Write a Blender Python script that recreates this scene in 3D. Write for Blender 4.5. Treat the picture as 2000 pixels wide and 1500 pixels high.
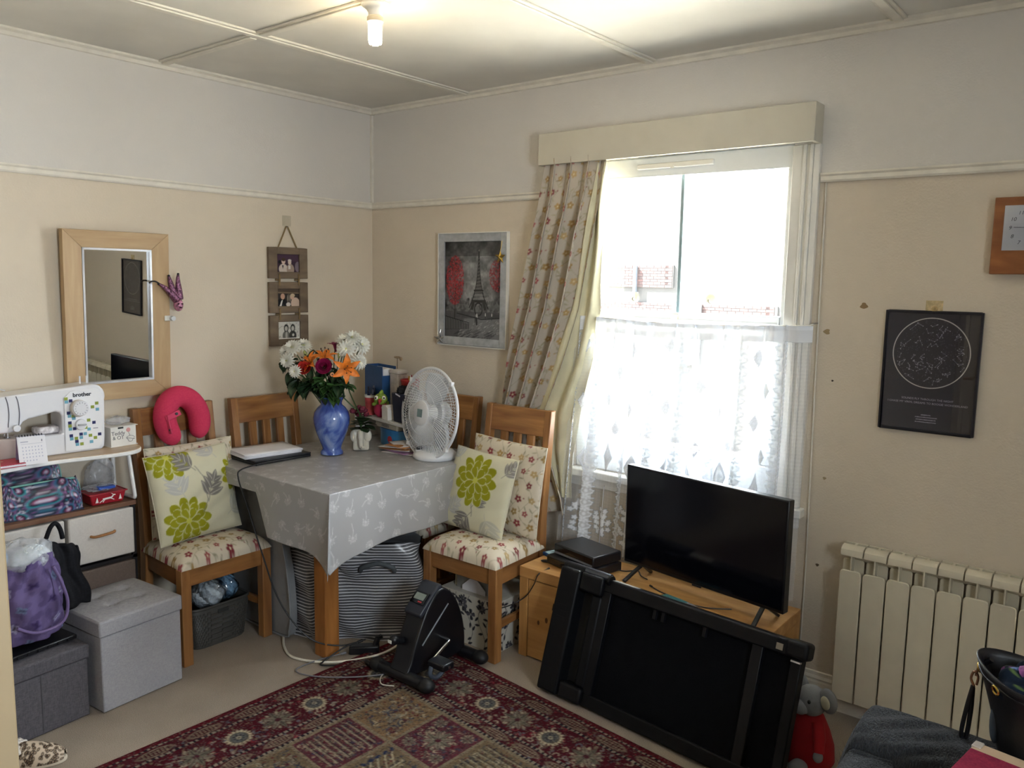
import bpy, math, random
import numpy as np
from mathutils import Matrix, Vector, Euler

for o in list(bpy.data.objects):
    bpy.data.objects.remove(o)
S = bpy.context.scene
COL = S.collection
PI = math.pi
R = math.radians

# ------------------------------------------------------------------ camera, sky, sun, exposure
CAM = Vector((3.379, -3.0, 1.56))
cam = bpy.data.cameras.new('camera')
cam.sensor_fit = 'HORIZONTAL'
cam.sensor_width = 36.0
cam.lens = 36.0 * 1595.6 / 2000
cam.clip_start = 0.02
cam_o = bpy.data.objects.new('camera', cam)
COL.objects.link(cam_o)
cr = Vector((0.77940791, 0.62628108, 0.01718472))
cu = Vector((-0.09243873, 0.08782482, 0.99183763))
cf = Vector((-0.6196599, 0.77463463, -0.12634399))
mw = Matrix((cr, cu, -cf)).transposed().to_4x4()
mw.translation = CAM
cam_o.matrix_world = mw
S.camera = cam_o

W = bpy.data.worlds.new('sky')
S.world = W
W.use_nodes = True
bg = W.node_tree.nodes['Background']
bg.inputs['Color'].default_value = (0.88, 0.94, 1.0, 1)
bg.inputs['Strength'].default_value = 7.0

def light(name, kind, loc, energy, col=(1, 1, 1), rot=None, **kw):
    l = bpy.data.lights.new(name, kind)
    l.energy = energy
    l.color = col
    for k, v in kw.items():
        setattr(l, k, v)
    o = bpy.data.objects.new(name, l)
    COL.objects.link(o)
    o.location = loc
    if rot is not None:
        o.rotation_euler = rot
    return o

# the sun stands behind the house, lights the street and the house opposite
sd = Vector((0.9, 0.45, -1.0)).normalized()
light('sun', 'SUN', (-6, -4, 9), 40.0, (1.0, 0.96, 0.90), sd.to_track_quat('-Z', 'Y').to_euler(), angle=R(0.6))
# daylight through the window: portal that guides the sky light into the room
p = light('window_portal', 'AREA', (1.81, 0.16, 1.40), 1.0, rot=(R(-90), 0, 0), shape='RECTANGLE', size=0.92, size_y=1.34)
p.data.cycles.is_portal = True
# unseen side window, added to bring fill light in from the camera's right
p = light('fill_window_portal', 'AREA', (4.36, -2.2, 1.5), 1.0, rot=(R(90), 0, R(90)), shape='RECTANGLE', size=0.8, size_y=0.8)
p.data.cycles.is_portal = True

S.view_settings.view_transform = 'Standard'
S.view_settings.look = 'None'
S.view_settings.gamma = 1.0
S.view_settings.use_curve_mapping = False
S.view_settings.exposure = 2.25
S.cycles.sample_clamp_indirect = 6.0
S.cycles.max_bounces = 6
S.cycles.diffuse_bounces = 4
S.cycles.glossy_bounces = 3
S.cycles.transparent_max_bounces = 10
S.cycles.caustics_reflective = False
S.cycles.caustics_refractive = False

# ------------------------------------------------------------------ helpers
def lin(c):
    if isinstance(c, str):
        c = tuple(int(c[i:i + 2], 16) / 255 for i in (0, 2, 4))
    return tuple((x / 12.92 if x <= 0.04045 else ((x + 0.055) / 1.055) ** 2.4) for x in c[:3])

def lin4(c):
    return lin(c) + (1.0,)

MATS = {}
def nt(name):
    m = bpy.data.materials.new(name)
    m.use_nodes = True
    return m, m.node_tree, m.node_tree.nodes['Principled BSDF']

def coords(t, kind='Object', scale=None, rot=None):
    tc = t.nodes.new('ShaderNodeTexCoord')
    out = tc.outputs[kind]
    if scale is not None or rot is not None:
        mp = t.nodes.new('ShaderNodeMapping')
        if scale is not None:
            mp.inputs['Scale'].default_value = scale if not isinstance(scale, (int, float)) else (scale,) * 3
        if rot is not None:
            mp.inputs['Rotation'].default_value = rot
        t.links.new(out, mp.inputs['Vector'])
        out = mp.outputs['Vector']
    return out

def noise(t, vec, scale=5, detail=3, dist=0):
    n = t.nodes.new('ShaderNodeTexNoise')
    n.inputs['Scale'].default_value = scale
    n.inputs['Detail'].default_value = detail
    n.inputs['Distortion'].default_value = dist
    t.links.new(vec, n.inputs['Vector'])
    return n.outputs['Fac']

def ramp(t, fac, stops):
    r = t.nodes.new('ShaderNodeValToRGB')
    e = r.color_ramp.elements
    while len(e) < len(stops):
        e.new(0.5)
    for i, (p_, c) in enumerate(stops):
        e[i].position = p_
        e[i].color = lin4(c)
    t.links.new(fac, r.inputs['Fac'])
    return r.outputs['Color']

def bump(t, b, h, strength, dist=0.005):
    n = t.nodes.new('ShaderNodeBump')
    n.inputs['Strength'].default_value = strength
    n.inputs['Distance'].default_value = dist
    t.links.new(h, n.inputs['Height'])
    t.links.new(n.outputs['Normal'], b.inputs['Normal'])

def mat(name, col, rough=0.5, metal=0.0, spec=0.5, var=0.06, vs=12, bs=0, bstr=0.2, bdist=0.003, **kw):
    """plain procedural material: base colour with a soft noise variation and optional fine relief"""
    if name in MATS:
        return MATS[name]
    m, t, b = nt(name)
    c = col
    if isinstance(c, str):
        c = tuple(int(c[i:i + 2], 16) / 255 for i in (0, 2, 4))
    vec = coords(t)
    lo = tuple(max(0, x * (1 - var)) for x in c)
    hi = tuple(min(1, x * (1 + var)) for x in c)
    t.links.new(ramp(t, noise(t, vec, vs, 3), [(0.3, lo), (0.7, hi)]), b.inputs['Base Color'])
    b.inputs['Roughness'].default_value = rough
    b.inputs['Metallic'].default_value = metal
    b.inputs['Specular IOR Level'].default_value = spec
    for k, v in kw.items():
        b.inputs[k].default_value = v
    if bs:
        bump(t, b, noise(t, vec, bs, 2), bstr, bdist)
    MATS[name] = m
    return m

def wood(name, c1, c2, scale=(2, 18, 18), rough=0.45, knots=False):
    if name in MATS:
        return MATS[name]
    m, t, b = nt(name)
    vec = coords(t, 'Object', scale)
    f = noise(t, vec, 2.2, 5, 0.6)
    c = ramp(t, f, [(0.25, c1), (0.5, tuple((a + d) / 2 for a, d in zip(hx(c1), hx(c2)))), (0.75, c2)])
    t.links.new(c, b.inputs['Base Color'])
    b.inputs['Roughness'].default_value = rough
    bump(t, b, f, 0.08, 0.002)
    MATS[name] = m
    return m

def hx(c):
    return tuple(int(c[i:i + 2], 16) / 255 for i in (0, 2, 4)) if isinstance(c, str) else c

def weave(name, c1, c2, scale=300, rough=0.9, bstr=0.3, big=0.0):
    """fabric: fine two tone thread noise"""
    if name in MATS:
        return MATS[name]
    m, t, b = nt(name)
    vec = coords(t, 'Object')
    a = noise(t, coords(t, 'Object', (1, 1, .15)), scale, 1)
    d = noise(t, coords(t, 'Object', (.15, .15, 1)), scale, 1)
    mx = t.nodes.new('ShaderNodeMath'); mx.operation = 'ADD'
    t.links.new(a, mx.inputs[0]); t.links.new(d, mx.inputs[1])
    ml = t.nodes.new('ShaderNodeMath'); ml.operation = 'MULTIPLY'; ml.inputs[1].default_value = 0.5
    t.links.new(mx.outputs[0], ml.inputs[0])
    t.links.new(ramp(t, ml.outputs[0], [(0.38, c1), (0.62, c2)]), b.inputs['Base Color'])
    b.inputs['Roughness'].default_value = rough
    b.inputs['Specular IOR Level'].default_value = 0.2
    bump(t, b, ml.outputs[0], bstr, 0.002)
    MATS[name] = m
    return m

def printed(name, rough=0.8, spec=0.3, bs=0, bstr=0.2, coat=0.0):
    """material that shows the flat print stored with the mesh (fabric print, picture, label)"""
    if name in MATS:
        return MATS[name]
    m, t, b = nt(name)
    a = t.nodes.new('ShaderNodeVertexColor'); a.layer_name = 'print'
    t.links.new(a.outputs['Color'], b.inputs['Base Color'])
    b.inputs['Roughness'].default_value = rough
    b.inputs['Specular IOR Level'].default_value = spec
    b.inputs['Coat Weight'].default_value = coat
    b.inputs['Coat Roughness'].default_value = 0.03
    if bs:
        bump(t, b, noise(t, coords(t), bs, 2), bstr, 0.002)
    MATS[name] = m
    return m

def glassy(name, col=(1, 1, 1), gloss=0.08, rough=0.0):
    """thin clear sheet: mostly see-through with a gloss"""
    if name in MATS:
        return MATS[name]
    m = bpy.data.materials.new(name); m.use_nodes = True
    t = m.node_tree
    t.nodes.remove(t.nodes['Principled BSDF'])
    tr = t.nodes.new('ShaderNodeBsdfTransparent'); tr.inputs['Color'].default_value = tuple(col) + (1,)
    gl = t.nodes.new('ShaderNodeBsdfGlossy'); gl.inputs['Roughness'].default_value = rough
    mx = t.nodes.new('ShaderNodeMixShader')
    fr = t.nodes.new('ShaderNodeLayerWeight'); fr.inputs['Blend'].default_value = 0.25
    mu = t.nodes.new('ShaderNodeMath'); mu.operation = 'MULTIPLY_ADD'
    mu.inputs[1].default_value = 0.6; mu.inputs[2].default_value = gloss
    t.links.new(fr.outputs['Fresnel'], mu.inputs[0])
    t.links.new(mu.outputs[0], mx.inputs[0])
    t.links.new(tr.outputs[0], mx.inputs[1]); t.links.new(gl.outputs[0], mx.inputs[2])
    t.links.new(mx.outputs[0], t.nodes['Material Output'].inputs['Surface'])
    MATS[name] = m
    return m

def tag(o, label=None, cat=None, group=None, kind=None):
    if label: o['label'] = label
    if cat: o['category'] = cat
    if group: o['group'] = group
    if kind: o['kind'] = kind
    return o

def thing(name, label, cat, loc=(0, 0, 0), rz=0, group=None, rot=None):
    o = bpy.data.objects.new(name, None)
    o.empty_display_size = 0.05
    COL.objects.link(o)
    o.location = loc
    o.rotation_euler = rot if rot is not None else (0, 0, rz)
    return tag(o, label, cat, group)

def copy_tree(o, parent=None):
    c = o.copy()
    COL.objects.link(c)
    c.parent = parent
    for ch in list(o.children):
        copy_tree(ch, c)
    return c

class MB:
    def __init__(s):
        s.v = []; s.f = []; s.M = None
    def add(s, vs, fs):
        n = len(s.v)
        if s.M is not None:
            vs = [s.M @ Vector(p_) for p_ in vs]
        s.v += [tuple(p_) for p_ in vs]
        s.f += [tuple(i + n for i in f) for f in fs]
        return s
    def box(s, x0, x1, y0, y1, z0, z1):
        return s.add([(x0, y0, z0), (x1, y0, z0), (x1, y1, z0), (x0, y1, z0), (x0, y0, z1), (x1, y0, z1), (x1, y1, z1), (x0, y1, z1)],
                     [(0, 3, 2, 1), (4, 5, 6, 7), (0, 1, 5, 4), (1, 2, 6, 5), (2, 3, 7, 6), (3, 0, 4, 7)])
    def hexa(s, a, b):
        """two quads (bottom, top), each four points counter-clockwise"""
        return s.add(list(a) + list(b), [(0, 3, 2, 1), (4, 5, 6, 7), (0, 1, 5, 4), (1, 2, 6, 5), (2, 3, 7, 6), (3, 0, 4, 7)])
    def bar(s, p0, p1, w, d, up=(0, 0, 1)):
        p0 = Vector(p0); p1 = Vector(p1); k = (p1 - p0).normalized()
        u = Vector(up)
        if abs(k.dot(u)) > 0.98: u = Vector((1, 0, 0))
        a = k.cross(u).normalized() * (w / 2); b = a.cross(k).normalized() * (d / 2)
        q = lambda c: [c - a - b, c + a - b, c + a + b, c - a + b]
        return s.hexa(q(p0), q(p1))
    def tube(s, pts, r, n=8, closed=False, cap=True):
        pts = [Vector(p_) for p_ in pts]
        m = len(pts)
        rs = r if isinstance(r, (list, tuple)) else [r] * m
        vs = []; fs = []
        prev = None
        for i in range(m):
            if closed:
                k = (pts[(i + 1) % m] - pts[i - 1]).normalized()
            else:
                k = (pts[min(i + 1, m - 1)] - pts[max(i - 1, 0)])
                k = k.normalized() if k.length > 1e-9 else Vector((0, 0, 1))
            if prev is None:
                u = Vector((0, 0, 1)) if abs(k.z) < 0.9 else Vector((1, 0, 0))
            else:
                u = prev
            a = (u - k * u.dot(k))
            a = a.normalized() if a.length > 1e-6 else k.orthogonal().normalized()
            prev = a
            b = k.cross(a)
            for j in range(n):
                th = 2 * PI * j / n
                vs.append(pts[i] + (a * math.cos(th) + b * math.sin(th)) * rs[i])
        for i in range(m if closed else m - 1):
            i2 = (i + 1) % m
            for j in range(n):
                j2 = (j + 1) % n
                fs.append((i * n + j, i * n + j2, i2 * n + j2, i2 * n + j))
        if cap and not closed:
            fs.append(tuple(range(n - 1, -1, -1)))
            fs.append(tuple((m - 1) * n + j for j in range(n)))
        return s.add(vs, fs)
    def cyl(s, p0, p1, r, n=16):
        rr = r if isinstance(r, (list, tuple)) else [r, r]
        return s.tube([p0, p1], list(rr), n)
    def lathe(s, prof, n=32, c=(0, 0, 0), ang=2 * PI):
        vs = []; fs = []
        m = len(prof)
        for (r_, z) in prof:
            for j in range(n):
                th = ang * j / n
                vs.append((c[0] + r_ * math.cos(th), c[1] + r_ * math.sin(th), c[2] + z))
        for i in range(m - 1):
            for j in range(n):
                j2 = (j + 1) % n
                fs.append((i * n + j, i * n + j2, (i + 1) * n + j2, (i + 1) * n + j))
        if prof[0][0] > 1e-6: fs.append(tuple(range(n - 1, -1, -1)))
        if prof[-1][0] > 1e-6: fs.append(tuple((m - 1) * n + j for j in range(n)))
        return s.add(vs, fs)
    def ell(s, c, r, nu=20, nv=12, pw=1.0):
        vs = []; fs = []
        if isinstance(r, (int, float)): r = (r, r, r)
        sg = lambda x: math.copysign(abs(x) ** pw, x)
        for i in range(nv + 1):
            ph = -PI / 2 + PI * i / nv
            for j in range(nu):
                th = 2 * PI * j / nu
                vs.append((c[0] + r[0] * sg(math.cos(ph)) * sg(math.cos(th)), c[1] + r[1] * sg(math.cos(ph)) * sg(math.sin(th)), c[2] + r[2] * sg(math.sin(ph))))
        for i in range(nv):
            for j in range(nu):
                j2 = (j + 1) % nu
                fs.append((i * nu + j, i * nu + j2, (i + 1) * nu + j2, (i + 1) * nu + j))
        return s.add(vs, fs)
    def prism(s, poly, fn, w0, w1):
        n = len(poly)
        vs = [fn(u, v, w0) for u, v in poly] + [fn(u, v, w1) for u, v in poly]
        fs = [tuple(range(n - 1, -1, -1)), tuple(range(n, 2 * n))]
        fs += [(i, (i + 1) % n, n + (i + 1) % n, n + i) for i in range(n)]
        return s.add(vs, fs)
    def grid(s, fn, nu, nv, cu_=False, cv_=False):
        vs = [fn(i / (nu if cu_ else nu - 1), j / (nv if cv_ else nv - 1)) for j in range(nv) for i in range(nu)]
        fs = []
        for j in range(nv if cv_ else nv - 1):
            for i in range(nu if cu_ else nu - 1):
                i2 = (i + 1) % nu; j2 = (j + 1) % nv
                fs.append((j * nu + i, j * nu + i2, j2 * nu + i2, j2 * nu + i))
        return s.add(vs, fs)
    def build(s, name, m, parent=None, smooth=0, bevel=0, sub=0, label=None, solid=0, seg=2):
        me = bpy.data.meshes.new(name)
        me.from_pydata(s.v, [], s.f)
        return fin(me, name, m, parent, smooth, bevel, sub, label, solid, seg)

def fin(me, name, m, parent=None, smooth=0, bevel=0, sub=0, label=None, solid=0, seg=2):
    import bmesh
    if len(me.polygons) < 60000:
        b = bmesh.new(); b.from_mesh(me)
        bmesh.ops.remove_doubles(b, verts=b.verts, dist=1e-6)
        bmesh.ops.recalc_face_normals(b, faces=b.faces)
        b.to_mesh(me); b.free()
    if smooth:
        me.shade_smooth()
        if smooth < 170:
            me.set_sharp_from_angle(angle=R(smooth))
    o = bpy.data.objects.new(name, me)
    COL.objects.link(o)
    if m is not None:
        me.materials.append(m)
    if parent is not None:
        o.parent = parent
    if solid:
        q = o.modifiers.new('solid', 'SOLIDIFY'); q.thickness = solid; q.offset = 0
    if bevel:
        q = o.modifiers.new('bevel', 'BEVEL'); q.width = bevel; q.segments = seg; q.limit_method = 'ANGLE'; q.angle_limit = R(35)
        if not smooth:
            me.shade_smooth(); me.set_sharp_from_angle(angle=R(30))
    if sub:
        q = o.modifiers.new('sub', 'SUBSURF'); q.levels = sub; q.render_levels = sub
    if label:
        o['label'] = label
    return o

def P(name, m, parent, fn, **kw):
    b = MB(); fn(b)
    return b.build(name, m, parent, **kw)

def boxp(name, m, parent, x0, x1, y0, y1, z0, z1, bevel=0.0, **kw):
    b = MB(); b.box(x0, x1, y0, y1, z0, z1)
    return b.build(name, m, parent, bevel=bevel, **kw)

def struct(o, label=None):
    o['kind'] = 'structure'
    if label: o['label'] = label
    return o

def spline(pts, n=8, closed=False):
    pts = [Vector(p_) for p_ in pts]
    out = []
    m = len(pts)
    for i in range(m if closed else m - 1):
        if closed:
            a, b, c, d = pts[i - 1], pts[i], pts[(i + 1) % m], pts[(i + 2) % m]
        else:
            a, b, c, d = pts[max(i - 1, 0)], pts[i], pts[i + 1], pts[min(i + 2, m - 1)]
        for k in range(n):
            t_ = k / n
            out.append(0.5 * ((2 * b) + (c - a) * t_ + (2 * a - 5 * b + 4 * c - d) * t_ ** 2 + (3 * b - a - 3 * c + d) * t_ ** 3))
    if not closed: out.append(pts[-1])
    return out

def text_mesh(txt, size, extrude=0.0004, align='CENTER', bold=False, shear=0.0, offset=0.0):
    c = bpy.data.curves.new('lettering', 'FONT')
    c.body = txt; c.size = size; c.extrude = extrude; c.align_x = align; c.align_y = 'CENTER'; c.shear = shear
    c.offset = offset
    c.resolution_u = 3
    o = bpy.data.objects.new('lettering', c)
    COL.objects.link(o)
    dg = bpy.context.evaluated_depsgraph_get()
    me = bpy.data.meshes.new_from_object(o.evaluated_get(dg))
    bpy.data.objects.remove(o); bpy.data.curves.remove(c)
    return me

def text(txt, size, m, parent, M, name='lettering', **kw):
    me = text_mesh(txt, size, **kw)
    me.transform(M)
    me.materials.clear()
    o = bpy.data.objects.new(name, me)
    COL.objects.link(o)
    me.materials.append(m)
    o.parent = parent
    return o

# ---- a painter for flat prints: colours on a fine grid that becomes the mesh's own colour layer
class Canvas:
    def __init__(s, w, h, res, base, seed=0):
        s.w, s.h = w, h
        s.nx = max(2, int(round(w / res)) + 1); s.ny = max(2, int(round(h / res)) + 1)
        s.x = np.linspace(-w / 2, w / 2, s.nx); s.y = np.linspace(-h / 2, h / 2, s.ny)
        s.X, s.Y = np.meshgrid(s.x, s.y)
        s.c = np.ones((s.ny, s.nx, 4)) * np.array(lin4(base))
        s.r = np.random.RandomState(seed)
        s.e = res * 0.6
    def win(s, x, y, rad):
        i0, i1 = np.searchsorted(s.x, [x - rad, x + rad]); j0, j1 = np.searchsorted(s.y, [y - rad, y + rad])
        return slice(j0, j1), slice(i0, i1)
    def put(s, sl, mask, col, a=1.0):
        if mask.size == 0: return
        m = (np.clip(mask, 0, 1) * a)[..., None]
        c = np.array(lin4(col) if len(col) != 4 or isinstance(col, str) else col)
        s.c[sl] = s.c[sl] * (1 - m) + c * m
    def all(s, mask, col, a=1.0):
        s.put((slice(None), slice(None)), mask, col, a)
    def soft(s, d):
        return np.clip(0.5 - d / (2 * s.e), 0, 1)
    def ell(s, x, y, rx, ry, col, ang=0, a=1.0, ring=0):
        sl = s.win(x, y, max(rx, ry) * 1.1 + ring + s.e * 2)
        X = s.X[sl] - x; Y = s.Y[sl] - y
        ca, sa = math.cos(ang), math.sin(ang)
        U = X * ca + Y * sa; V = -X * sa + Y * ca
        q = np.sqrt((U / rx) ** 2 + (V / ry) ** 2)
        d = (q - 1) * min(rx, ry)
        if ring: d = np.abs(d) - ring / 2
        s.put(sl, s.soft(d), col, a)
    def leaf(s, x, y, ang, L, wd, col, a=1.0, vein=None, vw=0.0012):
        """pointed leaf / petal from (x,y) along ang"""
        cx, cy = x + math.cos(ang) * L / 2, y + math.sin(ang) * L / 2
        sl = s.win(cx, cy, L * 0.62)
        X = s.X[sl] - x; Y = s.Y[sl] - y
        U = (X * math.cos(ang) + Y * math.sin(ang)) / L; V = -X * math.sin(ang) + Y * math.cos(ang)
        Uc = np.clip(U, 0, 1)
        half = wd / 2 * np.sin(PI * Uc ** 0.8) ** 0.8
        d = np.where((U > 0) & (U < 1), np.abs(V) - half, 1.0)
        s.put(sl, s.soft(d), col, a)
        if vein:
            s.put(sl, s.soft(np.where((U > 0.0) & (U < 0.9), np.abs(V) - vw / 2, 1)), vein, a)
    def petal(s, x, y, ang, L, wd, col, a=1.0, edge=None, ew=0.0015):
        """round ended petal"""
        cx, cy = x + math.cos(ang) * L / 2, y + math.sin(ang) * L / 2
        sl = s.win(cx, cy, max(L, wd) * 0.62 + 0.002)
        X = s.X[sl] - x; Y = s.Y[sl] - y
        U = (X * math.cos(ang) + Y * math.sin(ang)) / L; V = -X * math.sin(ang) + Y * math.cos(ang)
        Uc = np.clip(U, 0, 1)
        half = wd / 2 * np.sqrt(np.clip(Uc * 1.25, 0, 1)) * np.sqrt(np.clip((1 - Uc ** 4), 0, 1))
        d = np.where((U > 0) & (U < 1), np.abs(V) - half, 1.0)
        if edge:
            s.put(sl, s.soft(d - ew), edge, a)
        s.put(sl, s.soft(d), col, a)
    def line(s, pts, wd, col, a=1.0):
        for (x0, y0), (x1, y1) in zip(pts[:-1], pts[1:]):
            L = math.hypot(x1 - x0, y1 - y0)
            if L < 1e-6: continue
            sl = s.win((x0 + x1) / 2, (y0 + y1) / 2, L / 2 + wd + s.e * 2)
            X = s.X[sl] - x0; Y = s.Y[sl] - y0
            t_ = np.clip((X * (x1 - x0) + Y * (y1 - y0)) / L ** 2, 0, 1)
            d = np.hypot(X - t_ * (x1 - x0), Y - t_ * (y1 - y0)) - wd / 2
            s.put(sl, s.soft(d), col, a)
    def poly(s, pts, col, a=1.0):
        m = np.zeros(s.X.shape, bool)
        n = len(pts)
        for i in range(n):
            x0, y0 = pts[i]; x1, y1 = pts[(i + 1) % n]
            if y0 == y1: continue
            cond = (s.Y > min(y0, y1)) & (s.Y <= max(y0, y1)) & (s.X < (s.Y - y0) * (x1 - x0) / (y1 - y0) + x0)
            m ^= cond
        s.all(m.astype(float), col, a)
    def rect(s, x0, x1, y0, y1, col, a=1.0):
        s.all(((s.X >= x0) & (s.X <= x1) & (s.Y >= y0) & (s.Y <= y1)).astype(float), col, a)
    def noise(s, cell, seed=0):
        """smooth value noise 0..1 with the given cell size"""
        r = np.random.RandomState(seed)
        gx = int(s.w / cell) + 3; gy = int(s.h / cell) + 3
        g = r.rand(gy, gx)
        u = (s.x + s.w / 2) / cell; v = (s.y + s.h / 2) / cell
        i = u.astype(int); j = v.astype(int)
        fu = u - i; fv = v - j
        fu = fu * fu * (3 - 2 * fu); fv = fv * fv * (3 - 2 * fv)
        a = g[np.ix_(j, i)]; b = g[np.ix_(j, i + 1)]; c = g[np.ix_(j + 1, i)]; d = g[np.ix_(j + 1, i + 1)]
        fu = fu[None, :]; fv = fv[:, None]
        return (a * (1 - fu) + b * fu) * (1 - fv) + (c * (1 - fu) + d * fu) * fv

def sheet(name, cv, fn, m, parent=None, double=None, solid=0, label=None):
    """turn a canvas into a mesh; fn(X,Y) -> x,y,z arrays. double: second side fn (closed shell)"""
    ny, nx = cv.ny, cv.nx
    def gridf(off, flip):
        idx = (np.arange(ny * nx).reshape(ny, nx) + off)
        q = np.stack([idx[:-1, :-1], idx[:-1, 1:], idx[1:, 1:], idx[1:, :-1]], -1).reshape(-1, 4)
        return q[:, ::-1] if flip else q
    x, y, z = fn(cv.X, cv.Y)
    co = np.stack([np.broadcast_to(a, cv.X.shape) for a in (x, y, z)], -1).reshape(-1, 3)
    fc = gridf(0, False); col = cv.c.reshape(-1, 4)
    if double:
        x, y, z = double(cv.X, cv.Y)
        co2 = np.stack([np.broadcast_to(a, cv.X.shape) for a in (x, y, z)], -1).reshape(-1, 3)
        co = np.concatenate([co, co2]); fc = np.concatenate([fc, gridf(ny * nx, True)]); col = np.concatenate([col, col])
        idx = np.arange(ny * nx).reshape(ny, nx)
        rim = np.concatenate([idx[0, :], idx[1:, -1], idx[-1, -2::-1], idx[-2:0:-1, 0]])
        r2 = np.roll(rim, -1)
        fc = np.concatenate([fc, np.stack([r2, rim, rim + ny * nx, r2 + ny * nx], -1)])
    me = bpy.data.meshes.new(name)
    me.vertices.add(len(co)); me.vertices.foreach_set('co', co.astype(np.float32).ravel())
    me.loops.add(fc.size); me.loops.foreach_set('vertex_index', fc.astype(np.int32).ravel())
    me.polygons.add(len(fc)); me.polygons.foreach_set('loop_start', np.arange(0, fc.size, 4, dtype=np.int32))
    me.update(calc_edges=True)
    ca = me.color_attributes.new('print', 'FLOAT_COLOR', 'POINT')
    ca.data.foreach_set('color', col.astype(np.float32).ravel())
    me.shade_smooth()
    if double:
        me.set_sharp_from_angle(angle=R(60))
    o = bpy.data.objects.new(name, me)
    COL.objects.link(o)
    me.materials.append(m)
    if parent is not None: o.parent = parent
    if solid:
        q = o.modifiers.new('solid', 'SOLIDIFY'); q.thickness = solid
    if label: o['label'] = label
    return o

def flat_print(name, cv, M, m, parent=None, label=None):
    o = sheet(name, cv, lambda X, Y: (X, Y, X * 0), m, parent, label=label)
    o.data.transform(M)
    return o

def face(loc, right, up):
    r = Vector(right).normalized(); u = Vector(up).normalized()
    n = r.cross(u)
    M = Matrix((r, u, n)).transposed().to_4x4()
    M.translation = Vector(loc)
    return M

# ------------------------------------------------------------------ the setting
H = 2.435          # ceiling height
XR, YN = 4.2, -3.5 # right wall, near wall
RAIL = 1.938       # picture rail: cream below, white above

def wall_mat(name, low, high, bstr):
    m, t, b = nt(name)
    vec = coords(t)
    sx = t.nodes.new('ShaderNodeSeparateXYZ'); t.links.new(vec, sx.inputs[0])
    gt = t.nodes.new('ShaderNodeMath'); gt.operation = 'GREATER_THAN'; gt.inputs[1].default_value = RAIL
    t.links.new(sx.outputs['Z'], gt.inputs[0])
    n1 = noise(t, vec, 1.6, 4)
    cl = ramp(t, n1, [(0.3, tuple(x * 0.96 for x in hx(low))), (0.7, low)])
    ch = ramp(t, n1, [(0.3, tuple(x * 0.97 for x in hx(high))), (0.7, high)])
    mx = t.nodes.new('ShaderNodeMix'); mx.data_type = 'RGBA'
    t.links.new(gt.outputs[0], mx.inputs[0]); t.links.new(cl, mx.inputs[6]); t.links.new(ch, mx.inputs[7])
    t.links.new(mx.outputs[2], b.inputs['Base Color'])
    b.inputs['Roughness'].default_value = 0.75
    b.inputs['Specular IOR Level'].default_value = 0.25
    ad = t.nodes.new('ShaderNodeMath'); ad.operation = 'ADD'
    t.links.new(noise(t, vec, 38, 3), ad.inputs[0]); t.links.new(noise(t, vec, 140, 2), ad.inputs[1])
    bump(t, b, ad.outputs[0], bstr, 0.0018)
    return m

M_wl = wall_mat('cream_paint', 'dfd2be', 'dcd7d0', 0.35)
M_wf = wall_mat('cream_paint_textured', 'dacdba', 'dcd7d0', 0.7)
M_ceil = mat('ceiling_paint', 'dedad0', 0.8, var=0.03, vs=3, bs=40, bstr=0.25, bdist=0.0015)
M_trim = mat('trim_paint', 'e2dccf', 0.4, var=0.03, vs=20)
M_white = mat('white_gloss_paint', 'ebe8e0', 0.3, var=0.02)
M_upvc = mat('window_plastic', 'eef1f2', 0.25, var=0.01)

# floor: short beige carpet
m, t, b = nt('carpet')
vec = coords(t)
f1 = noise(t, vec, 420, 2); f2 = noise(t, vec, 3.5, 4)
mx = t.nodes.new('ShaderNodeMath'); mx.operation = 'MULTIPLY_ADD'; mx.inputs[1].default_value = 0.75
t.links.new(f1, mx.inputs[0])
m2 = t.nodes.new('ShaderNodeMath'); m2.operation = 'MULTIPLY'; m2.inputs[1].default_value = 0.3
t.links.new(f2, m2.inputs[0]); t.links.new(m2.outputs[0], mx.inputs[2])
t.links.new(ramp(t, mx.outputs[0], [(0.35, '86796c'), (0.72, 'b5a798')]), b.inputs['Base Color'])
b.inputs['Roughness'].default_value = 0.95; b.inputs['Specular IOR Level'].default_value = 0.1
bump(t, b, f1, 0.6, 0.004)
M_carpet = m
struct(boxp('floor', M_carpet, None, -0.15, XR + .15, -5.2, 0.15, -0.15, 0), 'beige short pile carpet floor')
struct(boxp('ceiling', M_ceil, None, -0.15, XR + .15, -5.2, 0.15, H, H + .2), 'off white panelled ceiling')
struct(boxp('wall_left', M_wl, None, -0.15, 0, -5.2, 0.15, 0, H), 'cream wall with the mirror')
def rightw(b_):
    b_.box(XR, XR + .15, -5.2, -2.6, 0, H); b_.box(XR, XR + .15, -1.8, .15, 0, H)
    b_.box(XR, XR + .15, -2.6, -1.8, 0, 1.1); b_.box(XR, XR + .15, -2.6, -1.8, 1.9, H)
struct(P('wall_right', M_wl, None, rightw), 'cream side wall')
w2 = struct(thing('added_fill_window', 'unseen white framed side window added for fill light', None, (XR, -2.2, 0)))  # window and wall opening added out of view to let fill light in
P('window_frame', M_upvc, w2, lambda q: (q.box(.03, .09, -.4, .4, 1.1, 1.14), q.box(.03, .09, -.4, .4, 1.86, 1.9), q.box(.03, .09, -.4, -.36, 1.14, 1.86), q.box(.03, .09, .36, .4, 1.14, 1.86)))
P('pane', glassy('window_glass', (0.97, 0.99, 1.0), 0.02), w2, lambda q: q.box(.058, .062, -.36, .36, 1.14, 1.86))

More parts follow.
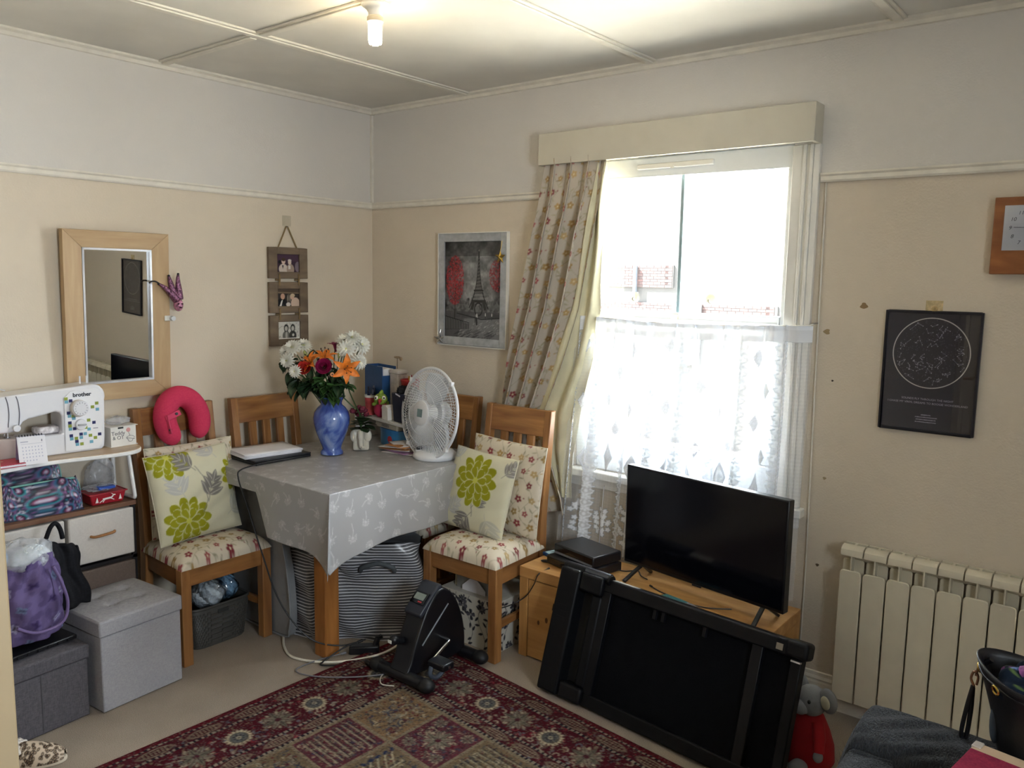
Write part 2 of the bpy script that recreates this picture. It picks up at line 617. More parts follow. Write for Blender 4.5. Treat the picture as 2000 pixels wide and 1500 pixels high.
WX0, WX1, WZ0, WZ1 = 1.345, 2.268, 0.735, 2.066     # window opening
def holed(b_, y0, y1):
    b_.box(0, WX0, y0, y1, 0, H); b_.box(WX1, XR, y0, y1, 0, H)
    b_.box(WX0, WX1, y0, y1, 0, WZ0); b_.box(WX0, WX1, y0, y1, WZ1, H)
struct(P('wall_far', M_wf, None, lambda b_: holed(b_, 0, 0.15)), 'cream textured wall with the window')
DX0, DX1 = 2.40, 3.25                                # doorway where the photographer stands
def nearw(b_):
    b_.box(0, DX0, YN - .12, YN, 0, H); b_.box(DX1, XR, YN - .12, YN, 0, H); b_.box(DX0, DX1, YN - .12, YN, 2.0, H)
struct(P('wall_near', M_wl, None, nearw), 'cream wall with the doorway')
struct(boxp('wall_hall', M_wl, None, 0, XR, -5.2, -5.05, 0, H), 'cream hallway wall')

# door standing open beside the camera: its edge shows at the left of the photograph
d = struct(thing('door_1', 'cream painted door standing open at the left edge', None, (2.372, YN + .02, 0)))
boxp('door_leaf', mat('door_paint', 'a08c6c', 0.45, var=0.02), d, 0, 0.04, 0, 0.81, 0.006, 1.98, 0.003)
for z0, z1 in ((0.2, 0.85), (1.0, 1.8)):
    boxp('door_panel', mat('door_paint', 'a08c6c'), d, 0.0401, 0.046, 0.12, 0.69, z0, z1, 0.004)
P('door_handle', mat('brass', 'b58e4a', 0.3, 1.0), d, lambda q: (q.cyl((0.04, 0.75, 1.0), (0.09, 0.75, 1.0), 0.009), q.cyl((0.085, 0.75, 1.0), (0.085, 0.64, 1.0), 0.008)), smooth=40)

# picture rails, cornices, ceiling battens, skirting
def railprof(b_, axis, a0, a1, z0=1.922, z1=1.953, dep=0.022):
    pr = [(0, z0), (dep * .55, z0), (dep * .7, z0 + .006), (dep * .7, z1 - .012), (dep, z1 - .006), (dep, z1), (0, z1)]
    if axis == 'y':
        b_.prism(pr, lambda u, v, w: (u, w, v), a0, a1)
    else:
        b_.prism(pr, lambda u, v, w: (w, -u, v), a0, a1)
n_trim = [0]
def trim(fn, label, mt=None, **kw):
    n_trim[0] += 1
    return struct(P('trim_%d' % n_trim[0], mt or M_trim, None, fn, **kw), label)
trim(lambda q: railprof(q, 'y', YN, -0.0005), 'painted picture rail along the mirror wall')
trim(lambda q: railprof(q, 'x', 0.0, 1.255), 'painted picture rail left of the window')
trim(lambda q: railprof(q, 'x', 2.372, XR), 'painted picture rail right of the window')
def cornice(q, axis, a0, a1):
    pr = [(0, H - .028), (.010, H - .026), (.016, H - .014), (.030, H - .008), (.030, H), (0, H)]
    if axis == 'y': q.prism(pr, lambda u, v, w: (u, w, v), a0, a1)
    else: q.prism(pr, lambda u, v, w: (w, -u, v), a0, a1)
trim(lambda q: cornice(q, 'y', YN, -0.0005), 'thin ceiling edge strip along the mirror wall')
trim(lambda q: cornice(q, 'x', 0.0, XR), 'thin ceiling edge strip along the window wall')
def batten(q, x0, x1, y0, y1):
    q.box(x0, x1, y0, y1, H - .008, H - .0002)
    if x1 - x0 < y1 - y0: q.box(x0 + .012, x1 - .012, y0, y1, H - .014, H - .008)
    else: q.box(x0, x1, y0 + .012, y1 - .012, H - .014, H - .008)
for k, xc in enumerate((0.69, 1.68, 2.60, 3.55)):
    trim(lambda q, xc=xc: batten(q, xc - .026, xc + .026, YN, -.031), 'ceiling batten running towards the window wall', bevel=.002)
for k, (xa, xb) in enumerate(((.031, .663), (.717, 1.653), (1.707, 2.573), (2.627, 3.523), (3.577, XR))):
    trim(lambda q, xa=xa, xb=xb: batten(q, xa, xb, -1.186, -1.134), 'cross batten on the ceiling panels', bevel=.002)
trim(lambda q: q.box(0.0005, 0.014, -0.014, -0.0005, 1.955, H - .03), 'thin corner strip above the picture rail')
def skirt(q, axis, a0, a1):
    pr = [(0, 0), (.016, 0), (.016, .085), (.013, .092), (.015, .100), (.010, .110), (.008, .122), (0, .124)]
    if axis == 'y': q.prism(pr, lambda u, v, w: (u, w, v), a0, a1)
    elif axis == 'x': q.prism(pr, lambda u, v, w: (w, -u, v), a0, a1)
struct(P('baseboard_far', M_trim, None, lambda q: skirt(q, 'x', 0.0, XR)), 'painted skirting board along the window wall')
struct(P('baseboard_left', M_trim, None, lambda q: skirt(q, 'y', YN, -.017)), 'painted skirting board along the mirror wall')

# window: white frame, two upper panes with a glazing bar, lower pane, trickle vent, sill
w = struct(thing('window_1', 'white framed window behind the net curtain', None, (0, 0, 0)))
M_gl = glassy('window_glass', (0.97, 0.99, 1.0), 0.02)
y0, y1 = 0.012, 0.075
P('window_frame', M_upvc, w, lambda q: (q.box(WX0, WX1, y0, y1, 1.990, WZ1), q.box(WX0, 1.405, y0, y1, WZ0, 1.990), q.box(2.243, WX1, y0, y1, WZ0, 1.990)), bevel=.006)
P('middle_rail', M_upvc, w, lambda q: (q.box(1.405, 2.243, y0 - .006, y1, 1.365, 1.440), q.box(1.405, 2.243, y0 - .014, y0 - .006, 1.372, 1.415)), bevel=.005)
P('bottom_rail', M_upvc, w, lambda q: (q.box(1.405, 2.243, y0, y1, WZ0, 0.865), q.box(1.405, 1.447, y0 + .008, y1, .865, 1.365), q.box(2.182, 2.243, y0 + .008, y1, .865, 1.365)), bevel=.005)
P('glazing_bar', mat('glazing_bar_grey', '8fa3a6', 0.4), w, lambda q: q.box(1.803, 1.817, .036, .056, 1.440, 1.990), bevel=.002)
P('pane', M_gl, w, lambda q: q.box(1.405, 1.803, .044, .048, 1.440, 1.990))
P('pane', M_gl, w, lambda q: q.box(1.817, 2.243, .044, .048, 1.440, 1.990))
P('pane', M_gl, w, lambda q: q.box(1.447, 2.182, .044, .048, .865, 1.365))
v = P('trickle_vent', M_white, w, lambda q: q.box(1.62, 1.955, -.006, .012, 2.016, 2.037), bevel=.004)
P('vent_tab', M_white, v, lambda q: q.box(1.775, 1.79, -.010, -.006, 2.012, 2.022), bevel=.001)
P('window_sill', M_white, w, lambda q: (q.box(1.262, 2.385, -.045, .012, .700, .735), q.box(1.28, 2.37, -.02, 0, .655, .700)), bevel=.005)
P('net_bracket', mat('masking_tape_yellow', 'd9d0b4', 0.6), w, lambda q: q.box(1.80, 1.83, -.0035, .006, 1.405, 1.432))
# moulded architrave on both sides
def arch(q, x0, s):
    z0, z1 = 0.735, 2.056
    for a, b_, dpt in ((0, .040, .016), (.040, .052, .026), (.052, .066, .018), (.066, .078, .030), (.078, .100, .024)):
        xa, xb = sorted((x0 + s * a, x0 + s * b_))
        q.box(xa, xb, -dpt, -.0003, z0, z1)
trim(lambda q: arch(q, WX1, 1), 'moulded painted casing right of the window', M_white, bevel=.003)
trim(lambda q: arch(q, WX0, -1), 'moulded painted casing left of the window', M_white, bevel=.003)

pl = thing('pelmet', 'plain cream painted board pelmet across the top of the window', 'pelmet', (0, 0, 2.056))
M_pel = mat('pelmet_paint', 'c8c2b2', 0.5, var=0.02, vs=6)
boxp('front_board', M_pel, pl, 1.172, 2.366, -.085, -.068, 0, .133, .0015)
boxp('end_board', M_pel, pl, 2.350, 2.366, -.068, -.0005, 0, .133, .0015)
boxp('end_board', M_pel, pl, 1.172, 1.188, -.068, -.0005, 0, .133, .0015)
boxp('top_board', M_pel, pl, 1.188, 2.350, -.068, -.0005, .120, .132, .0015)

# pipe / cable run beside the window
trim(lambda q: q.tube(spline([(2.402, -.006, .14), (2.405, -.006, .45), (2.40, -.006, .9), (2.395, -.006, 1.3), (2.392, -.006, 1.7), (2.390, -.006, 1.92)], 6), .003, 6), 'thin painted cable running down beside the window', M_trim, smooth=60)

# light: bare lamp in a ceiling holder
l = thing('ceiling_lamp', 'bare energy saving bulb glowing in a holder on the ceiling', 'lamp', (1.325, -1.16, H))
P('ceiling_rose', M_white, l, lambda q: q.lathe([(.045, -.014), (.045, -.020), (.030, -.030), (.022, -.042), (.022, -.052)], 24), smooth=40)
P('lamp_holder', mat('lamp_cap', 'd8cbb0', 0.4), l, lambda q: q.lathe([(.020, -.050), (.026, -.056), (.026, -.070), (.020, -.074)], 24), smooth=40)
m, t, b = nt('lamp_glow')
b.inputs['Base Color'].default_value = (1, .95, .85, 1)
b.inputs['Emission Color'].default_value = (1.0, 0.80, 0.50, 1)
b.inputs['Emission Strength'].default_value = 22.0
for k in range(3):
    a = k * 2 * PI / 3 + .3
    c_ = Vector((math.cos(a) * .013, math.sin(a) * .013, 0)); e = Vector((-math.sin(a), math.cos(a), 0)) * .008
    pts = [c_ + e + Vector((0, 0, -.072)), c_ + e + Vector((0, 0, -.125)), c_ + e * .6 + Vector((0, 0, -.134)), c_ - e * .6 + Vector((0, 0, -.134)), c_ - e + Vector((0, 0, -.125)), c_ - e + Vector((0, 0, -.072))]
    P('bulb_tube', m, l, lambda q: q.tube(pts, .0065, 10), smooth=60)

# outside: yard and the house across it
struct(boxp('ground_yard', mat('pale_paving', 'c9c3b6', 0.9, bs=20), None, -30, 20, .2, 40, -3.0, -2.8), 'pale paved yard below the window')
ob = thing('neighbouring_house', 'sunlit pale house with red brick bands seen through the window', 'house', (-6.5, 17, -2.8))
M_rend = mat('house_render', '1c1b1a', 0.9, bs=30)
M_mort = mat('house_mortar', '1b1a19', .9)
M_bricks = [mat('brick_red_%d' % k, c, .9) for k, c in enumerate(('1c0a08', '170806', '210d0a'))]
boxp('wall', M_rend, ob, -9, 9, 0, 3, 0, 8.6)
brick_me = []
for mm in M_bricks:
    q = MB(); q.box(-.107, .107, -.012, .0, -.032, .032)
    o = q.build('brick', mm); brick_me.append(o.data); bpy.data.objects.remove(o)
def brickwork(name, x0, x1, z0, rows):
    sl_ = boxp(name, M_mort, ob, x0, x1, -.05, 0, z0, z0 + rows * .075)
    n_ = int((x1 - x0) / .225)
    for r_ in range(rows):
        for k in range(n_):
            x = x0 + .112 + k * .225 + (.112 if r_ % 2 and k < n_ - 1 else 0)
            o = bpy.data.objects.new('brick', brick_me[(k * 7 + r_ * 5) % 3]); COL.objects.link(o); o.parent = sl_
            o.location = (x, -.05, z0 + .0375 + r_ * .075)
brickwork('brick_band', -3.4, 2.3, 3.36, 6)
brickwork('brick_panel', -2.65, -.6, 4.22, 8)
boxp('downpipe', mat('dark_pipe', '3a3f44', 0.5), ob, -1.78, -1.70, -.15, -.051, 3.9, 4.80)
for xa in (-6.8, -.56, 4.0):
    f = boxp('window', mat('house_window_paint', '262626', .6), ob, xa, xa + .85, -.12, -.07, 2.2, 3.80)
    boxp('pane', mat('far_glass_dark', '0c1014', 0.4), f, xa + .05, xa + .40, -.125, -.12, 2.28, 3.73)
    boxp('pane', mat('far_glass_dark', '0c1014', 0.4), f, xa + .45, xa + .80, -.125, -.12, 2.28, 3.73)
P('roof', mat('roof_slate', '8a8f94', 0.8), ob, lambda q: q.prism([(-.4, 8.6), (3.4, 8.6), (1.5, 10.8)], lambda u, v_, w_: (w_, u, v_), -9.3, 9.3))

# ------------------------------------------------------------------ prints for fabrics
def floral(cv, seed=1, pitch=0.058, r=0.016):
    """trailing flower print: dusty red and ochre flowers, olive leaves"""
    rs = np.random.RandomState(seed)
    reds = ['8c3a40', '9a4a4c', '7e3138']; ochs = ['a98a55', 'b5996a', '9c7f4e']
    nyc = int(cv.h / pitch) + 2; nxc = int(cv.w / pitch) + 2
    for i in range(nxc):                      # meandering stems
        x0 = -cv.w / 2 + i * pitch
        ph = rs.rand() * 6
        pts = [(x0 + pitch * .42 * math.sin(y * 38 + ph), y) for y in np.linspace(-cv.h / 2, cv.h / 2, int(cv.h / .008) + 2)]
        cv.line(pts, 0.0011, '9b9079', .8)
        for k in range(0, len(pts), 3):
            a = rs.rand() * 2 * PI
            cv.leaf(pts[k][0], pts[k][1], a, .020 + .008 * rs.rand(), .006, ['8f8a6e', 'a39a7d', '857c62'][rs.randint(3)], .85)
    for j in range(nyc):
        for i in range(nxc):
            x = -cv.w / 2 + (i + .5 * (j % 2) + .25 * (rs.rand() - .5)) * pitch
            y = -cv.h / 2 + (j + .25 * (rs.rand() - .5)) * pitch
            a0 = rs.rand() * 2 * PI
            c = (reds if (i + j) % 2 == 0 else ochs)[rs.randint(3)]
            q = r * (.75 + .35 * rs.rand())
            for k in range(5):
                a = a0 + k * 2 * PI / 5
                cv.ell(x + math.cos(a) * q * .58, y + math.sin(a) * q * .58, q * .46, q * .36, c, a)
            cv.ell(x, y, q * .22, q * .22, 'd8c9a6')
            if rs.rand() < .5:
                cv.ell(x + pitch * .45, y + .1 * pitch, q * .22, q * .18, c)
    return cv

def big_flower(cv, x, y, r, col='97951f', edge='dcdab2'):
    """large chrysanthemum in lime green with pale outlines"""
    for ring, n, off in ((1.0, 11, 0), (.74, 9, .3), (.48, 7, .1)):
        for k in range(n):
            a = off + k * 2 * PI / n
            cv.petal(x + math.cos(a) * r * .10, y + math.sin(a) * r * .10, a, r * ring * .92, r * .50 * (ring * .6 + .4), col, edge=edge, ew=r * .022)
    cv.ell(x, y, r * .12, r * .12, 'c8c65a'); 

def leafy(cv, x, y, ang, s, col, vein):
    # a sprig: leaves in pairs along a stem
    px_, py_ = x, y
    for k in range(3):
        qx, qy = px_ + math.cos(ang) * s * .30, py_ + math.sin(ang) * s * .30
        cv.line([(px_, py_), (qx, qy)], .003, col)
        px_, py_ = qx, qy
        for da in (.85, -.85):
            cv.leaf(px_, py_, ang + da, s * (.75 - .12 * k), s * .27, col, vein=vein, vw=.0018)
    cv.leaf(px_, py_, ang, s * .55, s * .24, col, vein=vein, vw=.0018)

def cushion_print(kind):
    cv = Canvas(.40, .40, .0036, 'd0cbb0', 3)
    if kind == 'L':
        leafy(cv, .12, .14, 2.2, .10, 'b7b6b0', 'd5d3c4'); leafy(cv, -.07, -.02, 1.9, .11, 'b9b8b2', 'd5d3c4'); leafy(cv, .12, -.13, .5, .10, 'b4b2a2', 'd5d3c4')
        big_flower(cv, -.075, -.115, .108); big_flower(cv, -.11, .185, .105); big_flower(cv, .215, .05, .09)
        cv.line([(.03, -.04), (.035, .02), (.03, .07), (.0, .12)], .0035, '85807a')
        leafy(cv, .03, -.05, 1.1, .105, '7f7a74', 'cfc9bb'); leafy(cv, .0, .10, 2.3, .09, '7f7a74', 'cfc9bb')
        cv.line([(.03, -.04), (.0, -.09)], .003, '85807a')
    else:
        leafy(cv, -.13, .13, 2.2, .09, 'b9b8b2', 'd5d3c4'); leafy(cv, .1, -.09, -1.2, .12, 'b7b5a6', 'd5d3c4'); leafy(cv, -.15, -.14, .8, .09, 'b9b8b2', 'd5d3c4')
        leafy(cv, .15, .10, .9, .08, '8c867f', 'cfc9bb'); leafy(cv, -.19, .0, 2.8, .08, '8c867f', 'cfc9bb')
        cv.line([(.0, .03), (.02, -.12)], .004, '85807a')
        leafy(cv, .015, -.10, -2.3, .11, '7f7a74', 'cfc9bb'); leafy(cv, .012, -.08, .9, .09, '7f7a74', 'cfc9bb')
        big_flower(cv, -.0, .055, .13)
    return cv

def pillow_fn(w, h, T, sgn, pinch=.03, wob=0.0, seed=0):
    def fn(X, Y):
        u = 2 * X / w; v = 2 * Y / h
        a = np.clip(1 - np.abs(u) ** 3, 0, 1); b_ = np.clip(1 - np.abs(v) ** 3, 0, 1)
        t_ = T / 2 * np.sqrt(a * b_) * (1 + wob * np.sin(9 * u + 5 * v + seed) * (np.abs(u * v)) + wob * .6 * np.sin(14 * v - 6 * u))
        k = 1 - pinch * (1 - np.abs(v) ** 2) * np.abs(u) ** 2
        k2 = 1 - pinch * (1 - np.abs(u) ** 2) * np.abs(v) ** 2
        return X * k, Y * k2, sgn * t_ + .0005 * sgn
    return fn

M_fab = printed('printed_cotton', .9, .15, bs=350, bstr=.15)

def pillow(name, label, cat, cv, T, M, group=None, wob=.12, pinch=.03, m=None):
    e = thing(name, label, cat, group=group)
    e.matrix_world = M
    sheet('cover', cv, pillow_fn(cv.w, cv.h, T, 1, pinch, wob), m or M_fab, e, double=pillow_fn(cv.w, cv.h, T, -1, pinch, wob))
    # piped seam
    w, h = cv.w / 2, cv.h / 2
    pts = []
    for s0, s1 in (((-1, -1), (1, -1)), ((1, -1), (1, 1)), ((1, 1), (-1, 1)), ((-1, 1), (-1, -1))):
        for k in range(14):
            f = k / 14
            u = s0[0] + (s1[0] - s0[0]) * f; v_ = s0[1] + (s1[1] - s0[1]) * f
            kx = 1 - pinch * (1 - abs(v_) ** 2) * abs(u) ** 2; ky = 1 - pinch * (1 - abs(u) ** 2) * abs(v_) ** 2
            pts.append((u * w * kx, v_ * h * ky, 0))
    P('seam', mat('seam_thread', 'd6cfb8', .9), e, lambda q: q.tube(pts, .0025, 6, closed=True), smooth=60)
    return e

# ------------------------------------------------------------------ chairs
M_oak = wood('oak', '7c512c', 'b07d47', (14, 14, 1.6), .42)
M_oakh = wood('oak_across', '7c512c', 'b07d47', (14, 1.6, 14), .42)
M_oakd = wood('oak_deep', '7c512c', 'ab7844', (1.6, 14, 14), .42)
def chair_parts(e, pad=True):
    """faces +x; floor at z=0; front +.22, back top about -.19"""
    for s in (-1, 1):
        P('leg', M_oak, e, lambda q: q.hexa([(.178, s * .185 - .021, 0), (.220, s * .185 - .021, 0), (.220, s * .185 + .021, 0), (.178, s * .185 + .021, 0)],
                                            [(.178, s * .185 - .021, .40), (.220, s * .185 - .021, .40), (.220, s * .185 + .021, .40), (.178, s * .185 + .021, .40)]), bevel=.003)
        # rear leg sweeps up into the back post
        pr = [(-.165, 0), (-.122, 0), (-.104, .40), (-.112, .55), (-.165, 1.0), (-.198, 1.0), (-.152, .55), (-.150, .40)]
        yc = s * .166
        P('back_post', M_oak, e, lambda q: q.prism(pr, lambda u, v, w: (u, w, v), yc - .017, yc + .017), bevel=.003)
    P('top_rail', M_oakh, e, lambda q: q.hexa([(-.180, -.150, .885), (-.152, -.150, .885), (-.152, .150, .885), (-.180, .150, .885)],
                                              [(-.194, -.150, .998), (-.167, -.150, .998), (-.167, .150, .998), (-.194, .150, .998)]), bevel=.003)
    P('lower_rail', M_oakh, e, lambda q: q.box(-.148, -.124, -.15, .15, .50, .55), bevel=.003)
    for y in (-.075, 0, .075):
        P('slat', M_oak, e, lambda q: q.hexa([(-.142, y - .019, .545), (-.126, y - .019, .545), (-.126, y + .019, .545), (-.142, y + .019, .545)],
                                             [(-.176, y - .019, .89), (-.160, y - .019, .89), (-.160, y + .019, .89), (-.176, y + .019, .89)]), bevel=.002)
    P('front_rail', M_oakh, e, lambda q: q.box(.185, .208, -.165, .165, .325, .398), bevel=.002)
    P('back_rail', M_oakh, e, lambda q: q.box(-.143, -.122, -.150, .150, .325, .398), bevel=.002)
    for s in (-1, 1):
        P('side_rail', M_oakd, e, lambda q: q.hexa([(-.118, s * .163 - .010, .325), (.180, s * .186 - .010, .325), (.180, s * .186 + .010, .325), (-.118, s * .163 + .010, .325)],
                                                   [(-.118, s * .163 - .010, .398), (.180, s * .186 - .010, .398), (.180, s * .186 + .010, .398), (-.118, s * .163 + .010, .398)]), bevel=.002)
        P('stretcher', M_oakd, e, lambda q: q.bar((-.13, s * .166, .15), (.182, s * .185, .15), .018, .03), bevel=.002)
    if pad:
        cv = floral(Canvas(.36, .42, .0032, 'd3c8b4', 5), 5)
        def top(X, Y):
            u = (X / .18); v = Y / .21
            nar = 1 - .10 * (.5 - u / 2)
            z = .402 + .062 * np.sqrt(np.clip(1 - np.abs(u) ** 6, 0, 1)) * np.sqrt(np.clip(1 - np.abs(v) ** 6, 0, 1)) + .006 * np.cos(u * 1.4) * np.cos(v * 1.4)
            return X + .045, Y * nar * .985, z
        def bot(X, Y):
            u = (X / .18); nar = 1 - .10 * (.5 - u / 2)
            return X + .045, Y * nar * .985, X * 0 + .400
        sheet('seat_pad', cv, top, M_fab, e, double=bot, label='flower print seat pad')

chL = thing('dining_chair', 'oak dining chair with flower print seat holding the pink neck pillow', 'chair', (.225, -1.187, 0), 0, 'oak dining chairs')
chair_parts(chL)
def another_chair(label, loc, rz):
    c = copy_tree(chL)
    c.location = loc; c.rotation_euler = (0, 0, rz); c['label'] = label
    return c
another_chair('oak dining chair tucked in between the table and the mirror wall', (.245, -.742, 0), 0)
another_chair('oak dining chair half hidden behind the white fan', (.655, -.240, 0), R(-90))
chR = another_chair('oak dining chair with flower print seat in front of the long curtain', (1.158, -.342, 0), R(-90))

# ------------------------------------------------------------------ table and cloth
TX0, TX1, TY0, TY1 = .125, .968, -1.078, -.137
TZ = .742
tb = thing('dining_table', 'square oak dining table under the grey dandelion cloth', 'table', (0, 0, 0))
boxp('table_top', M_oakh, tb, TX0, TX1, TY0, TY1, TZ - .03, TZ, .004)
boxp('apron', M_oakh, tb, .31, .80, -.925, -.905, TZ - .11, TZ - .03, .002)
boxp('apron', M_oakh, tb, .31, .80, -.275, -.255, TZ - .11, TZ - .03, .002)
boxp('apron', M_oakd, tb, .295, .315, -.945, -.275, TZ - .11, TZ - .03, .002)
boxp('apron', M_oakd, tb, .785, .805, -.945, -.275, TZ - .11, TZ - .03, .002)
M_leg = wood('table_leg_oak', '8a5526', 'b57a3f', (14, 14, 1.4), .4)
for lx in (.285, .735):
    for ly in ((-.925 if lx < .5 else -.978), -.310):
        boxp('leg', M_leg, tb, lx, lx + .072, ly, ly + .072, 0, TZ - .03, .004)

def cloth():
    hang = .245
    hx_, hy_ = (TX1 - TX0) / 2 + .004, (TY1 - TY0) / 2 + .004
    cv = Canvas(2 * (hx_ + hang), 2 * (hy_ + hang), .0036, 'a09e9d', 7)
    rs = np.random.RandomState(4)
    pitch = .085
    for i in range(int(cv.w / pitch) + 1):
        for j in range(int(cv.h / pitch) + 1):
            x = -cv.w / 2 + (i + .5 * (j % 2) + .4 * (rs.rand() - .5)) * pitch
            y = -cv.h / 2 + (j + .4 * (rs.rand() - .5)) * pitch
            a = rs.rand() * 2 * PI
            r_ = .017 + .006 * rs.rand()
            for k in range(11):
                aa = a + PI + (k - 5) * .42
                q = r_ * (.7 + .4 * rs.rand())
                cv.line([(x, y), (x + math.cos(aa) * q, y + math.sin(aa) * q)], .0011, 'c9c8c7', .75)
                cv.ell(x + math.cos(aa) * q, y + math.sin(aa) * q, .0026, .0020, 'cfcecd', aa, .7)
            L = .035 + .02 * rs.rand()
            cv.line([(x, y), (x + math.cos(a) * L * .5, y + math.sin(a) * L * .5), (x + math.cos(a + .2) * L, y + math.sin(a + .2) * L)], .0015, 'd6d5d4', .9)
    cx, cy = (TX0 + TX1) / 2, (TY0 + TY1) / 2
    def fn(X, Y):
        dx = np.maximum(np.abs(X) - hx_, 0); dy = np.maximum(np.abs(Y) - hy_, 0)
        # on the side by the left chair the cloth is tucked up short
        tuck = .30 + .70 * np.clip((X + cx - .50) / .10, 0, 1)
        dy = np.where(Y < 0, dy * tuck, dy)
        sx, sy = np.sign(X), np.sign(Y)
        bx_ = np.clip(X, -hx_, hx_); by_ = np.clip(Y, -hy_, hy_)
        r_ = np.hypot(dx, dy)
        a = np.arctan2(dy, dx)
        corner = (dx > 0) & (dy > 0)
        fold = np.where(corner, np.sin(2 * a), 0)
        r_ = np.where(corner, r_ * (1 - .24 * fold ** 2), r_)
        out = r_ * .34 * fold
        z = -np.sqrt(np.maximum(r_ ** 2 - out ** 2, 0))
        # sides: gentle waves growing towards the hem
        wx = np.where(dx > 0, .010 * np.sin(by_ * 17 + 1) * (dx / hang) + .012 * dx / hang, 0)
        wy = np.where(dy > 0, .010 * np.sin(bx_ * 15 + .5) * (dy / hang) + .012 * dy / hang, 0)
        side_d = np.where(dx > 0, hy_ - np.abs(by_), np.where(dy > 0, hx_ - np.abs(bx_), 1.0))
        z = z * (1 + .26 * np.exp(-np.maximum(side_d, 0) / .075) * np.where((X > 0) & (Y < 0), 1, .3))
        lift = .008 * np.sin(X * 21 + Y * 8) * np.minimum(r_ / hang, 1)
        ox = out * .7071 + wx * (1 - fold); oy = out * .7071 + wy * (1 - fold)
        # the two sides next to the chairs by the walls hang straight
        ox = np.where(X < 0, np.minimum(ox, .006), ox); oy = np.where(Y > 0, np.minimum(oy, .006), oy)
        top = np.where(r_ > 0, 0, .0006 * np.sin(X * 40) * np.sin(Y * 33))
        return cx + bx_ + sx * ox, cy + by_ + sy * oy, TZ + .003 + z + top + np.where(r_ > 0, lift * .4, 0)
    m = printed('wipe_clean_cloth', .36, .5, bs=30, bstr=.12)
    o = sheet('tablecloth', cv, fn, m)
    tag(o, 'grey tablecloth with white dandelion print draped over the dining table', 'tablecloth')
    o.modifiers.new('thick', 'SOLIDIFY').thickness = .0012
cloth()
TT = TZ + .0045   # where things stand on the cloth

# ------------------------------------------------------------------ cushions on the chairs
def on_chair(chair, x, y, z, tilt, w, h):
    """stand a cushion on a chair: local x forward, tilt leans back"""
    c = chair.matrix_basis if False else Matrix.Translation(chair.location) @ Matrix.Rotation(chair.rotation_euler.z, 4, 'Z')
    # cushion plane: right = +y(chair), up = +z, normal = +x
    f = Matrix(((0, 0, 1, 0), (1, 0, 0, 0), (0, 1, 0, 0), (0, 0, 0, 1)))
    return c @ Matrix.Translation((x, y, z)) @ Matrix.Rotation(-tilt, 4, 'Y') @ f
bpy.context.view_layer.update()
pillow('back_cushion', 'flower print square cushion leaning behind the lime green one on the left chair', 'cushion', floral(Canvas(.40, .38, .0034, 'd3c8b4'), 8), .09,
       on_chair(chL, -.058, .015, .655, R(7), .4, .38), 'flower print back cushions')
pillow('green_cushion', 'cream cushion with lime flowers at its corners and grey leaves, on the left chair', 'cushion', cushion_print('L'), .10,
       on_chair(chL, .035, -.035, .652, R(15), .4, .4) @ Matrix.Rotation(R(2), 4, 'Z') @ Matrix.Diagonal((.92, .92, 1, 1)), 'lime flower cushions')
pillow('back_cushion', 'flower print square cushion behind the lime flower cushion by the curtain', 'cushion', floral(Canvas(.40, .40, .0034, 'd3c8b4'), 9), .09,
       on_chair(chR, -.058, .02, .665, R(7), .4, .38) @ Matrix.Rotation(R(-2), 4, 'Z'), 'flower print back cushions')
pillow('green_cushion', 'cream cushion with one big lime flower in its middle, on the chair by the curtain', 'cushion', cushion_print('R'), .09,
       on_chair(chR, .030, -.055, .640, R(15), .4, .4) @ Matrix.Rotation(R(-3), 4, 'Z') @ Matrix.Diagonal((.88, .88, 1, 1)), 'lime flower cushions')

# pink neck pillow hung over the left chair's top rail
def neck_pillow():
    e = thing('neck_pillow', 'bright pink horseshoe neck pillow hooked over the chair top rail', 'pillow', (.130, -1.19, .945), 0, rot=(R(6), R(-10), 0))
    pts = []
    for k in range(25):
        a = R(-62) + R(304) * k / 24 - R(14)
        pts.append((.0, math.cos(a + PI / 2 + 0) * -.078 + .0, math.sin(a + PI / 2) * .092))
    pts = [Vector((0, .078 * math.sin(R(-150) + R(300) * k / 24), .100 * math.cos(R(-150) + R(300) * k / 24))) for k in range(25)]
    rs_ = [.034 + .020 * math.sin(PI * k / 24) ** .5 if 0 < k < 24 else .02 for k in range(25)]
    rs_ = [.020, .036, .043] + [.047] * 19 + [.043, .036, .020]
    P('body', weave('pink_velour', 'c8365a', 'd0405f', 400, bstr=.1), e, lambda q: q.tube(pts, rs_, 18), smooth=180, sub=1)
    mm = mat('pink_strap', 'cf3f62', .8)
    P('strap', mm, e, lambda q: (q.bar((.052, -.092, .035), (.052, -.092, -.045), .006, .022), q.bar((.050, -.098, .02), (.052, -.03, .035), .006, .024)), bevel=.003)
    for zz, yy in ((-.028, -.092), (.032, -.050)):
        P('snap_button', mat('black_plastic', '15161a', .35), e, lambda q: q.cyl((.0545, yy, zz), (.058, yy, zz), .006, 12), smooth=40)
neck_pillow()

